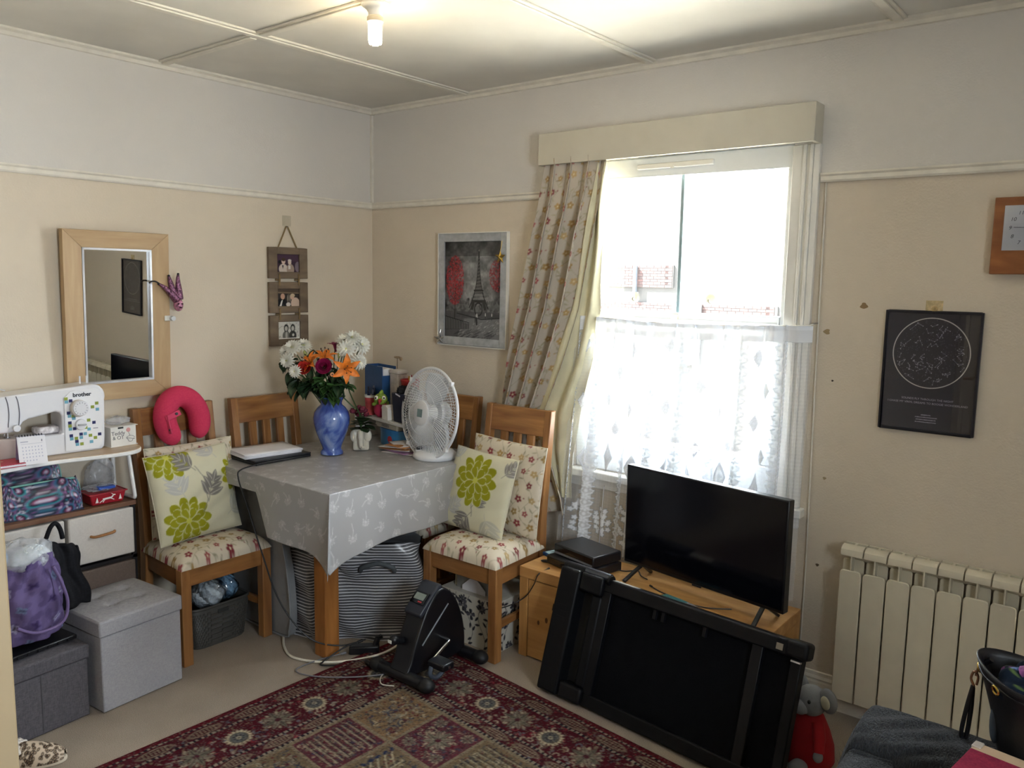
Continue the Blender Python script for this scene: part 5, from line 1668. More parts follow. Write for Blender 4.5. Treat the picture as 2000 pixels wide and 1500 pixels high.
# vase with flowers
VX, VY = .412, -.618
vs = thing('vase', 'marbled blue glazed vase holding the flowers on the table', 'vase', (VX, VY, TT))
m, t, b = nt('blue_marbled_glaze')
vec = coords(t, 'Object', (1, 1, .55), (R(25), 0, R(30)))
t.links.new(ramp(t, noise(t, vec, 9, 6, 2.2), [(.30, '2a3a86'), (.48, '4660ac'), (.60, '7088c2'), (.75, '98a8d0')]), b.inputs['Base Color'])
b.inputs['Roughness'].default_value = .12; b.inputs['Coat Weight'].default_value = .5
prof = [(.045, .0), (.052, .003), (.052, .012), (.046, .020), (.042, .026), (.046, .040), (.058, .070), (.073, .110), (.082, .145), (.084, .170), (.078, .198), (.062, .220), (.050, .230), (.047, .238), (.050, .250), (.060, .263), (.066, .270),
        (.063, .270), (.056, .262), (.046, .248), (.042, .236), (.056, .214), (.070, .19), (.076, .165), (.06, .09), (.03, .03), (.0, .025)]
P('glazed_body', m, vs, lambda q: q.lathe(prof, 48), smooth=60)
CRr, CUu, CFf = cr, cu, cf
KPX = .00238
vc = Vector((VX, VY, TT + .27))
def fpos(u, v, depth=0.0):
    return vc + CRr * ((u - 648) * KPX) + CUu * ((787 - v) * KPX) - CFf * depth
M_stem = mat('stem_green', '3e5a2e', .6); M_leafd = mat('leaf_dark', '22391f', .45, var=.25, vs=30); M_leafm = mat('leaf_mid', '3a5a2b', .45, var=.25, vs=30)
def orient(n):
    n = Vector(n).normalized()
    return n.to_track_quat('Z', 'Y').to_matrix().to_4x4()
def stem(e, top, n, r_=.0022):
    """stem from the flower back into the vase; in the thing's own frame"""
    inv = (Matrix.Translation(top) @ orient(n)).inverted()
    foot = Vector((VX, VY, TT + .16)) + Vector((random.Random(top.x * 999).uniform(-.02, .02), random.Random(top.y * 999).uniform(-.02, .02), 0))
    mid = Vector((VX + (top.x - VX) * .35, VY + (top.y - VY) * .35, TT + .285))
    pts = [inv @ p_ for p_ in spline([top - Vector(n).normalized() * .004, (top + mid) / 2 + Vector((0, 0, .01)), mid, foot], 5)]
    P('stem', M_stem, e, lambda q: q.tube(pts, r_, 6), smooth=60)
def petal_grid(q, L, w_, lift, curl, ang, z0=0, pointed=1.0, nu=5, nv=7):
    ca, sa = math.cos(ang), math.sin(ang)
    def fn(u, v):
        x = L * v
        hw_ = w_ / 2 * (math.sin(PI * min(.98, v ** .75 * .9 + .08)) ** pointed)
        y = (u - .5) * 2 * hw_
        z = z0 + lift * v * L - curl * L * v * v + .10 * w_ * (abs(u - .5) * 2) ** 2
        return (x * ca - y * sa, x * sa + y * ca, z)
    q.grid(fn, nu, nv)
def mum(label, u, v, dpt, n, r_):
    top = fpos(u, v, dpt)
    e = thing('chrysanthemum', label, 'flower', group='white chrysanthemums in the vase')
    e.matrix_world = Matrix.Translation(top) @ orient(n)
    r_ *= 1.28
    for ring, (cnt, L, lift, z0) in enumerate(((16, 1.0, .10, 0), (14, .85, .45, .002), (11, .62, .95, .004), (8, .40, 1.6, .006))):
        q = MB()
        for k in range(cnt):
            petal_grid(q, r_ * L, r_ * .30, lift, .25, k * 2 * PI / cnt + ring * .2, z0, .8, 3, 5)
        q.build('petals', mat('mum_white', 'e6e4da', .7, var=.03), e, smooth=180)
    P('heart', mat('mum_heart', 'c9c98a', .8), e, lambda q: q.ell((0, 0, .006), (r_ * .2, r_ * .2, r_ * .16), 12, 8), smooth=180)
    stem(e, top, n)
V_ = Vector
toC = (-CFf)
def dirn(rx, up, fw=1.0):
    return (CRr * rx + CUu * up + toC * fw).normalized()
mum('white chrysanthemum at the far left of the bouquet', 566, 702, .02, dirn(-.6, .5), .036)
mum('white chrysanthemum in the left cluster, in its middle', 579, 695, .05, dirn(-.3, .6), .036)
mum('white chrysanthemum in the left cluster, its rightmost', 594, 690, .0, dirn(.1, .8, .6), .034)
mum('white chrysanthemum in the left cluster, its lowest', 570, 719, .06, dirn(-.3, -.1), .032)
mum('small single white chrysanthemum low on the left beside the red rose', 589, 740, .10, dirn(-.1, .0), .025)
mum('white chrysanthemum in the right cluster, its leftmost at the top', 674, 681, .0, dirn(-.2, .8), .036)
mum('white chrysanthemum in the right cluster, topmost of the bouquet', 690, 676, .02, dirn(.1, .8), .036)
mum('white chrysanthemum in the right cluster, its rightmost', 706, 688, .0, dirn(.7, .3), .038)
mum('white chrysanthemum in the right cluster, its lowest facing forward', 682, 697, .06, dirn(.1, .1), .036)
mum('single white chrysanthemum at the right beside the orange lily', 704, 721, .03, dirn(.6, .0), .032)
def lily(label, u, v, dpt, n, r_, rot=0.0):
    top = fpos(u, v, dpt)
    e = thing('lily', label, 'flower', group='orange lilies in the vase')
    e.matrix_world = Matrix.Translation(top) @ orient(n) @ Matrix.Rotation(rot, 4, 'Z')
    for k in range(6):
        P('petal', mat('lily_orange', 'dd7a22', .5, var=.12, vs=40), e, lambda q: petal_grid(q, r_, r_ * (.50 if k % 2 else .40), 1.0, .75, k * PI / 3, 0, .9, 7, 9), smooth=180)
    for k in range(5):
        a = k * 2 * PI / 5
        P('stamen', mat('lily_stamen', 'b06a20', .6), e, lambda q: q.tube([(0, 0, 0), (math.cos(a) * .010, math.sin(a) * .010, .030), (math.cos(a) * .016, math.sin(a) * .016, .046)], .0012, 5), smooth=60)
        P('anther', mat('lily_anther', '2c1712', .7), e, lambda q: q.ell((math.cos(a) * .017, math.sin(a) * .017, .048), (.0028, .0028, .006), 8, 6), smooth=180)
    stem(e, top, n, .003)
lily('orange lily open upwards in the middle of the bouquet', 640, 716, .05, dirn(.1, .9, .5), .062, .2)
lily('orange lily left of the middle, behind the red rose', 616, 724, .06, dirn(-.5, .5, .8), .055, .6)
lily('orange lily at the right, turned to face right and down', 683, 734, .09, dirn(.45, -.15, .9), .070, .5)
def rose(label, u, v, dpt, n, r_, col):
    top = fpos(u, v, dpt)
    e = thing('rose', label, 'flower', group='roses in the vase')
    e.matrix_world = Matrix.Translation(top) @ orient(n)
    mm = mat('rose_' + col, col, .6, var=.12, vs=60)
    for ring, (cnt, rr, h_) in enumerate(((5, 1.0, .75), (5, .78, .9), (4, .55, 1.0), (3, .32, 1.05))):
        for k in range(cnt):
            a0 = k * 2 * PI / cnt + ring * .5
            def fn(u_, v_):
                a = a0 + (u_ - .5) * 2 * PI / cnt * 1.35
                rad = r_ * rr * (.35 + .65 * math.sin(v_ * PI / 2) + (.14 * v_ ** 4 if ring < 2 else 0))
                return (rad * math.cos(a), rad * math.sin(a), -r_ * .5 + r_ * h_ * v_ * (1 - .10 * (2 * u_ - 1) ** 2))
            P('petal', mm, e, lambda q: q.grid(fn, 8, 6), smooth=180)
    P('sepals', M_leafm, e, lambda q: q.ell((0, 0, -r_ * .55), (r_ * .35, r_ * .35, r_ * .3), 10, 8), smooth=180)
    stem(e, top, n, .003)
rose('deep magenta rose at the front centre of the bouquet', 644, 731, .11, dirn(.1, .25), .032, '96144e')
rose('bright red rose left of the magenta one', 605, 733, .08, dirn(-.2, .3), .030, 'c8352c')
al = fpos(655, 690, .0)
e = thing('alstroemeria', 'small dark magenta trumpet flower at the top of the bouquet', 'flower')
e.matrix_world = Matrix.Translation(al) @ orient(dirn(-.1, 1, .2))
for k in range(6):
    P('petal', mat('alstro_magenta', '7a1a44', .6), e, lambda q: petal_grid(q, .034, .018, .9, .5, k * PI / 3, 0, .8, 5, 6), smooth=180)
P('tube', mat('alstro_magenta', '7a1a44'), e, lambda q: q.tube([(0, 0, .006), (0, 0, -.028)], [.008, .004], 10), smooth=60)
stem(e, al, dirn(-.1, 1, .2))
for lab, u, v, dd, n in (('pale green lily bud right of the middle lily', 668, 706, .05, dirn(.2, 1, .3)), ('pale green lily bud left of the middle lily', 603, 709, .04, dirn(-.3, 1, .3))):
    top = fpos(u, v, dd)
    e = thing('lily_bud', lab, 'flower bud', group='lily buds in the vase'); e.matrix_world = Matrix.Translation(top) @ orient(n)
    P('bud', mat('bud_green', 'a9ab62', .5), e, lambda q: q.ell((0, 0, 0), (.0075, .0075, .024), 12, 10), smooth=180)
    stem(e, top, n)
top = fpos(660, 746, .11)
e = thing('carnation_bud', 'small peach bud below the right lily', 'flower bud'); e.matrix_world = Matrix.Translation(top) @ orient(dirn(.2, .1))
P('bud', mat('peach_bud', 'd99a6a', .6), e, lambda q: q.tube([(0, 0, -.018), (0, 0, 0), (0, 0, .006)], [.005, .010, .009], 12), smooth=50)
P('eye', M_blk, e, lambda q: q.cyl((0, 0, .006), (0, 0, .0068), .003, 8))
stem(e, top, dirn(.2, .1))
# foliage: sprays of large leaves
def spray(label, u, v, dpt, leaves, mm):
    top = fpos(u, v, dpt)
    e = thing('foliage_spray', label, 'foliage', group='leafy sprays in the vase'); e.location = top
    foot = Vector((VX, VY, TT + .16)); mid = Vector((VX + (top.x - VX) * .35, VY + (top.y - VY) * .35, TT + .28))
    pts = [p_ - top for p_ in spline([top, (top + mid) / 2, mid, foot], 6)]
    P('stem', M_stem, e, lambda q: q.tube(pts, .0022, 6), smooth=60)
    rs = random.Random(u * 7 + v)
    leaves = leaves + 4
    for k in range(leaves):
        b0 = pts[int(k / leaves * 10)]
        d_ = (CRr * rs.uniform(-1, 1) + CUu * rs.uniform(-.9, .5) + toC * rs.uniform(-.1, 1)).normalized()
        L = rs.uniform(.055, .090); wv = L * rs.uniform(.50, .68)
        s_ = d_.cross(Vector((0, 0, 1))); s_ = s_.normalized() if s_.length > .1 else Vector((1, 0, 0)); nn = s_.cross(d_)
        def fn(a, c):
            hw_ = wv / 2 * math.sin(PI * min(.99, c ** .8 * .93 + .05))
            return b0 + d_ * (L * c) + s_ * ((a - .5) * 2 * hw_) + nn * (.25 * wv * (abs(a - .5) * 2) ** 1.5 - .30 * L * c * c)
        P('leaf', mm, e, lambda q: q.grid(fn, 5, 8), smooth=180)
spray('dark leaf spray at the far left under the white flowers', 553, 722, .02, 5, M_leafd)
spray('dark leaf spray hanging left of the vase rim', 590, 760, .05, 7, M_leafd)
spray('leaf spray at the front centre above the vase rim', 640, 757, .09, 8, M_leafm)
spray('leaf spray at the right above the vase rim', 668, 758, .06, 8, M_leafd)
spray('leaf spray left of centre below the red rose', 615, 756, .09, 8, M_leafd)
spray('leaf spray between the lilies', 655, 735, .03, 6, M_leafd)
spray('small dark leaf spray behind the left lily', 617, 700, .0, 5, M_leafd)
spray('leaf spray low at the right of the bouquet', 680, 765, .03, 5, M_leafm)
spray('bright leaf spray over the vase rim', 655, 772, .08, 6, M_leafm)

# elephant pot with a small flowering plant
ep = thing('elephant_planter', 'white ceramic elephant planter with a dark pink flowering plant', 'planter', (.435, -.462, TT), R(-42))
ep.scale = (1.06, 1.06, 1.12)
M_cer = mat('cream_ceramic', 'd6d1c4', .25, var=.02)
P('pot', M_cer, ep, lambda q: q.box(-.034, .030, -.036, .036, 0, .092), bevel=.010, seg=4)
for s in (-1, 1):
    P('ear', M_cer, ep, lambda q: q.ell((.028, s * .030, .064), (.008, .018, .026), 14, 10), smooth=180)
P('trunk', M_cer, ep, lambda q: q.tube(spline([(.030, 0, .080), (.042, 0, .066), (.046, 0, .040), (.047, .002, .022), (.052, .006, .016), (.056, .010, .022)], 5), [.014] * 8 + [.011] * 9 + [.008] * 9, 10), smooth=60)
P('soil', mat('soil', '2a2019', .95), ep, lambda q: q.box(-.028, .024, -.030, .030, .088, .0935))
rs_ = random.Random(9)
for k in range(26):
    a = rs_.uniform(0, 2 * PI); r_ = rs_.uniform(.01, .045); z = rs_.uniform(.10, .15)
    d_ = Vector((math.cos(a), math.sin(a), rs_.uniform(-.2, .6))).normalized(); s_ = d_.cross(Vector((0, 0, 1))).normalized(); L = rs_.uniform(.035, .055)
    b0 = Vector((math.cos(a) * r_ * .5, math.sin(a) * r_ * .5, z - .005))
    P('leaf', M_leafd, ep, lambda q: q.grid(lambda u, v: b0 + d_ * (L * v) + s_ * ((u - .5) * L * 1.0 * math.sin(PI * min(.98, v * .9 + .06))) + Vector((0, 0, -.2 * L * v * v)), 4, 6), smooth=180)
for k in range(16):
    a = rs_.uniform(0, 2 * PI); r_ = rs_.uniform(.0, .042); z = rs_.uniform(.150, .185)
    P('blossom', mat('kalanchoe_pink', '6e2438', .7, var=.3, vs=200), ep, lambda q: crumple(q, (math.cos(a) * r_, math.sin(a) * r_, z), (.014, .014, .010), .25, k, 12, 8), smooth=60)
P('plant_stalks', M_stem, ep, lambda q: [q.tube([(0, 0, .09), (math.cos(k) * .02, math.sin(k) * .02, .16)], .002, 5) for k in range(7)])

# desk riser with its clutter
rz_ = R(-11.5)
RM = Matrix.Translation((.672, -.375, TT)) @ Matrix.Rotation(rz_, 4, 'Z')
def on_riser(x, y, z=0):
    p_ = RM @ Vector((x, y, z)); return (p_.x, p_.y, p_.z)
RH = .128
ri = thing('desk_riser', 'white monitor riser shelf crowded with stationery on the table', 'shelf', on_riser(0, 0), rz_)
M_rs = mat('riser_white', 'd9d6d0', .4, var=.02)
boxp('shelf_top', M_rs, ri, -.52, .0, 0, .155, RH - .014, RH, .001)
for x in (-.52, -.014):
    boxp('side_leg', M_rs, ri, x, x + .014, .002, .155, 0, RH - .0142, .001)
RT = RH + .0005
M_blue = mat('binder_blue', '1f4a7c', .45)
e = thing('magazine_file', 'tall blue magazine file behind the vase', 'file box', on_riser(-.42, .095, RT), rz_)
P('shell', M_blue, e, lambda q: (q.box(-.085, .085, -.04, -.037, 0, .245), q.box(-.085, .085, .037, .04, 0, .245), q.box(-.085, -.082, -.037, .037, 0, .245), q.box(.082, .085, -.037, .037, 0, .20), q.box(-.085, .085, -.04, .04, 0, .003)))
P('contents', M_paper, e, lambda q: q.box(-.078, .078, -.03, .03, .004, .232))
e = thing('clear_storage_box', 'cloudy clear plastic box between the blue file and the red pot', 'box', on_riser(-.285, .120, RT), rz_)
P('tub', mat('cloudy_tub', 'b9b1aa', .3, var=.1, vs=50), e, lambda q: q.box(-.038, .038, -.028, .028, 0, .215), bevel=.004)
P('lid', mat('cloudy_lid', 'cfc9c2', .3), e, lambda q: q.box(-.041, .041, -.031, .031, .2151, .232), bevel=.003)
e = thing('wooden_pick', 'small dried flower ornament on a thin stick behind the bouquet', 'ornament', on_riser(-.33, .14, RT))
P('stick', mat('brown_stick', '5a4632', .8), e, lambda q: q.cyl((0, 0, 0), (0, 0, .285), .0015, 6))
P('head', mat('dried_tan', '9c8468', .9, var=.2, vs=80), e, lambda q: (q.ell((0, 0, .29), (.022, .012, .006), 14, 8), q.ell((.022, .004, .283), (.010, .006, .010), 10, 8)), smooth=60)
e = thing('red_pot', 'red plastic pot holding pens behind the fan', 'pot', on_riser(-.175, .118, RT), rz_)
P('pot', mat('red_plastic', 'b3383a', .4), e, lambda q: q.lathe([(.030, 0), (.045, .185), (.048, .188), (.048, .196), (.043, .196), (.028, .02), (0, .02)], 24), smooth=50)
for k, c in enumerate(('d9a23a', 'e2dfd8', '8a1f2a')):
    P('pen', mat('pen_' + c, c, .4), e, lambda q: q.cyl((.0, .01 * k - .01, .03), (.02 - .02 * k, .02 * k - .02, .215), .0035, 8), smooth=60)
def pen_bunch(e, h0, h1, n_, r_, seed):
    rs = random.Random(seed)
    for k in range(n_):
        a = rs.uniform(0, 6.28); q_ = rs.uniform(.2, .9) * r_
        P('pen', [M_blk, mat('pen_navy', '1c2440', .4), mat('pen_grey', '55565e', .4)][k % 3], e, lambda q: q.cyl((math.cos(a) * q_ * .5, math.sin(a) * q_ * .5, .01), (math.cos(a) * q_, math.sin(a) * q_, rs.uniform(h0, h1)), .0042, 8), smooth=60)
e = thing('pen_cup', 'red and white paper cup full of dark pens on the riser', 'cup', on_riser(-.405, .030, RT), rz_)
P('cup', mat('red_cup_print', 'b1464a', .5, var=.15, vs=40), e, lambda q: q.lathe([(.024, 0), (.030, .090), (.027, .090), (.022, .006), (0, .006)], 24), smooth=50)
P('white_rim', M_white, e, lambda q: q.lathe([(.0303, .088), (.0312, .100), (.029, .100), (.0285, .088)], 24), smooth=50)
pen_bunch(e, .12, .15, 8, .024, 3)
e = thing('parrot_toy', 'small green and red toy parrot on the riser', 'toy', on_riser(-.305, .030, RT), R(-50))
P('body', mat('parrot_red', 'a01f45', .9, var=.1), e, lambda q: q.ell((0, 0, .040), (.030, .036, .042), 20, 14), smooth=180)
P('head', mat('parrot_green', '7f9a3a', .9, var=.25, vs=70), e, lambda q: (q.ell((.006, 0, .090), (.032, .034, .030), 20, 14), q.tube([(0, .0, .105), (.0, .006, .135)], [.020, .004], 12)), smooth=180)
P('wing', mat('parrot_green', '7f9a3a'), e, lambda q: (q.ell((0, .034, .055), (.022, .008, .026), 14, 10), q.ell((.02, -.03, .068), (.03, .012, .008), 14, 10)), smooth=180)
P('beak', mat('parrot_beak', 'b8323a', .5), e, lambda q: q.tube(spline([(.032, 0, .088), (.048, 0, .086), (.052, 0, .070)], 4), [.011, .010, .009, .008, .007, .006, .005, .004, .003], 10), smooth=60)
for s in (-1, 1):
    P('eye_white', M_white, e, lambda q: q.ell((.028, s * .018, .100), (.010, .010, .011), 12, 8), smooth=180)
    P('pupil', M_blk, e, lambda q: q.ell((.036, s * .020, .100), (.004, .004, .005), 10, 8), smooth=180)
e = thing('card_box', 'small plain white cardboard box at the riser front', 'box', on_riser(-.225, .026, RT), rz_)
P('carton', M_card, e, lambda q: q.prism([(-.028, 0), (.028, 0), (.026, .060), (.008, .072), (-.020, .070), (-.030, .052)], lambda u, v, w: (u, w, v), -.022, .022), bevel=.002)
P('flap', M_card, e, lambda q: q.prism([(-.030, .053), (-.020, .071), (.009, .073), (.026, .061)], lambda u, v, w: (u, w, v), -.0225, -.0240))
e = thing('desk_organiser', 'navy pen organiser stuffed with dark things beside the fan', 'organiser', on_riser(-.115, .062, RT), rz_)
P('tub', mat('navy_plastic', '131c34', .45), e, lambda q: q.hexa([(-.050, -.045, 0), (.050, -.045, 0), (.050, .045, 0), (-.050, .045, 0)], [(-.060, -.052, .140), (.056, -.052, .140), (.056, .052, .140), (-.060, .052, .140)]), bevel=.004)
for k in range(9):
    P('stuffed_cloth', mat('black_cloth', '14151b', .8, var=.3), e, lambda q: crumple(q, (-.045 + .011 * k, .02 * math.sin(k * 2.1), .150), (.020, .026, .018), .3, 30 + k, 14, 10), smooth=60)
P('clip', M_paper, e, lambda q: q.bar((-.02, -.053, .138), (.02, -.054, .130), .002, .006))
# under the riser
e = thing('cake_tin', 'oval blue tin with red print under the riser', 'tin', on_riser(-.22, .080, 0), rz_)
def oval(q, a, b_, z0, z1):
    q.prism([(math.cos(t_) * a, math.sin(t_) * b_) for t_ in np.linspace(0, 2 * PI, 41)[:-1]], lambda u, v, w: (u, v, w), z0, z1)
P('tin_body', mat('tin_blue', '2c72a6', .35), e, lambda q: oval(q, .125, .070, 0, .066), smooth=40)
P('tin_lid', mat('tin_blue_lid', '2a6ea8', .35), e, lambda q: oval(q, .128, .073, .0662, .082), smooth=40)
P('red_print', mat('red_print', 'b0303a', .5), e, lambda q: q.prism([(math.cos(t_) * .02, .035 + math.sin(t_) * .018) for t_ in np.linspace(0, 6.28, 14)[:-1]], lambda u, v, w: (.03 + u, -.0690 + w, v), -.0015, 0.0))
e = thing('cream_card_box', 'flat cream box lying on the blue tin under the riser', 'box', on_riser(-.235, .072, .083), rz_)
P('carton', mat('cream_carton', 'b9b2a2', .6), e, lambda q: q.box(-.10, .10, -.055, .055, 0, .026), bevel=.002)
P('label_print', M_ink, e, lambda q: [q.box(-.04 + k * .008, -.037 + k * .008, -.0556, -.055, .006, .020) for k in range(9)])
e = thing('letters_pile', 'untidy pile of opened letters and brown envelopes beside the riser leg', 'papers', on_riser(-.075, -.005, 0), rz_ + R(10))
rs_ = random.Random(6)
for k in range(9):
    a = R(rs_.uniform(-22, 22)); dx, dy = rs_.uniform(-.02, .03), rs_.uniform(-.02, .02)
    c = ['cfc9c6', 'b9b3b4', '8d6a8a', 'd2cdca', '9a6a3e', 'd9d4d2', 'c4bfc0', 'a9723c', 'd2cccc'][k]
    L = .085 if k < 6 else .06
    def pg(u, v, k=k, L=L):
        x = -L + 2 * L * u; y = -.055 + .11 * v
        return (dx + x * math.cos(a) - y * math.sin(a), dy + x * math.sin(a) + y * math.cos(a), .0012 + k * .0046 + .004 * math.sin(u * 3 + k) * (1 if k else 0))
    P('letter', mat('letter_' + c, c, .75), e, lambda q: q.grid(pg, 9, 5), solid=.0014, smooth=60)

# fan
fn_ = thing('desk_fan', 'white round desk fan with wire cage standing at the table corner', 'fan', (.812, -.348, TT), R(-90))
M_fan = mat('fan_white', 'e0e1e4', .35, var=.01)
P('base', M_fan, fn_, lambda q: q.lathe([(.0, 0), (.096, 0), (.100, .006), (.099, .020), (.088, .032), (.060, .044), (.0, .050)], 40), smooth=50)
P('column', M_fan, fn_, lambda q: q.tube(spline([(-.050, 0, .030), (-.056, 0, .09), (-.048, 0, .15), (-.025, 0, .195)], 5), [.034, .033, .031, .030, .029, .028, .027, .026, .026, .025, .025, .025, .025, .025, .025, .025], 20), smooth=60)
P('knob', mat('dark_knob', '2c2e34', .4), fn_, lambda q: q.tube([(.052, -.045, .036), (.055, -.045, .050)], [.017, .014], 18), smooth=40)
P('knob_ring', M_fan, fn_, lambda q: q.tube([(.052, -.045, .034), (.053, -.045, .042)], [.021, .019], 18), smooth=40)
hd = bpy.data.objects.new('fan_head', None); COL.objects.link(hd); hd.parent = fn_
hd.location = (.030, -.008, .208); hd.rotation_euler = (R(0), R(-6), R(-9))
CR_ = .205
P('motor', M_fan, hd, lambda q: q.tube([(-.095, 0, 0), (-.088, 0, 0), (-.045, 0, 0), (-.03, 0, 0)], [.03, .052, .058, .058], 24), smooth=50)
P('cage_rim', M_fan, hd, lambda q: (q.tube([(0, math.cos(a) * CR_, math.sin(a) * CR_) for a in np.linspace(0, 2 * PI, 65)[:-1]], .007, 8, closed=True),), smooth=60)
def grille(q, sgn, dep, nrad, rings):
    for k in range(nrad):
        a = k * 2 * PI / nrad
        pts = []
        for j in range(7):
            f = j / 6; r_ = .052 + (CR_ - .052) * f
            aa = a + .25 * sgn * (1 - f)
            pts.append((sgn * dep * math.cos(f * PI / 2 * .95), math.cos(aa) * r_, math.sin(aa) * r_))
        q.tube(pts, .0013, 4, cap=False)
    for f in rings:
        r_ = .052 + (CR_ - .052) * f
        q.tube([(sgn * dep * math.cos(f * PI / 2 * .95), math.cos(a) * r_, math.sin(a) * r_) for a in np.linspace(0, 2 * PI, 49)[:-1]], .0014, 4, closed=True)
P('front_grille', M_fan, hd, lambda q: grille(q, 1, .045, 84, (.3, .6, .85)), smooth=60)
P('rear_grille', M_fan, hd, lambda q: grille(q, -1, .050, 84, (.3, .6, .85)), smooth=60)
P('hub_cap', M_fan, hd, lambda q: q.tube([(.036, 0, 0), (.048, 0, 0), (.053, 0, 0)], [.058, .056, .046], 32), smooth=40)
P('badge', mat('fan_badge', '7f9493', .4), hd, lambda q: q.box(.0531, .0545, -.018, .018, -.018, .018))
m, t, b = nt('frosted_blade'); b.inputs['Base Color'].default_value = lin4('d6dade'); b.inputs['Roughness'].default_value = .35; b.inputs['Alpha'].default_value = .85
for k in range(3):
    a0 = k * 2 * PI / 3 + R(75)
    def bl(u, v):
        r_ = .045 + .140 * v; wv = (.34 + .80 * math.sin(PI * min(1, v * .75 + .18))) * .95
        a = a0 + (u - .5) * wv
        return (-.004 + .018 * (u - .5) * 2 * (.6 + .4 * v), math.cos(a) * r_, math.sin(a) * r_)
    P('blade', m, hd, lambda q: q.grid(bl, 12, 12), solid=.0015, smooth=180)
P('blade_hub', M_fan, hd, lambda q: q.tube([(-.02, 0, 0), (.02, 0, 0)], [.04, .036], 20), smooth=40)
for a in (.8, 2.4, 4.0, 5.5):
    P('clip', M_fan, hd, lambda q: q.box(-.008, .010, math.cos(a) * CR_ - .010, math.cos(a) * CR_ + .010, math.sin(a) * CR_ - .010, math.sin(a) * CR_ + .010), bevel=.002)
cd_ = thing('fan_cord', 'thin white fan cord hanging down over the tablecloth edge', 'cord', (.90, -.30, TT))
P('cord', M_white, cd_, lambda q: q.tube(spline([(-.02, -.01, .012), (.05, -.01, .006), (.078, -.012, -.01), (.088, -.02, -.12), (.092, -.03, -.25), (.085, -.02, -.40)], 6), .0028, 6), smooth=60)

# ------------------------------------------------------------------ window textiles
# net curtain: sheer mesh with denser lace motifs (stored per point), real folds
m = bpy.data.materials.new('lace_net'); m.use_nodes = True
t = m.node_tree; t.nodes.remove(t.nodes['Principled BSDF'])
at_ = t.nodes.new('ShaderNodeVertexColor'); at_.layer_name = 'print'
df = t.nodes.new('ShaderNodeBsdfDiffuse'); df.inputs['Color'].default_value = (.86, .89, .95, 1)
tl_ = t.nodes.new('ShaderNodeBsdfTranslucent'); tl_.inputs['Color'].default_value = (.86, .90, .97, 1)
tr_ = t.nodes.new('ShaderNodeBsdfTransparent')
m1 = t.nodes.new('ShaderNodeMixShader'); m1.inputs[0].default_value = .03
t.links.new(df.outputs[0], m1.inputs[1]); t.links.new(tl_.outputs[0], m1.inputs[2])
m2 = t.nodes.new('ShaderNodeMixShader')
t.links.new(at_.outputs['Color'], m2.inputs[0]); t.links.new(tr_.outputs[0], m2.inputs[1]); t.links.new(m1.outputs[0], m2.inputs[2])
t.links.new(m2.outputs[0], t.nodes['Material Output'].inputs['Surface'])
M_net = m
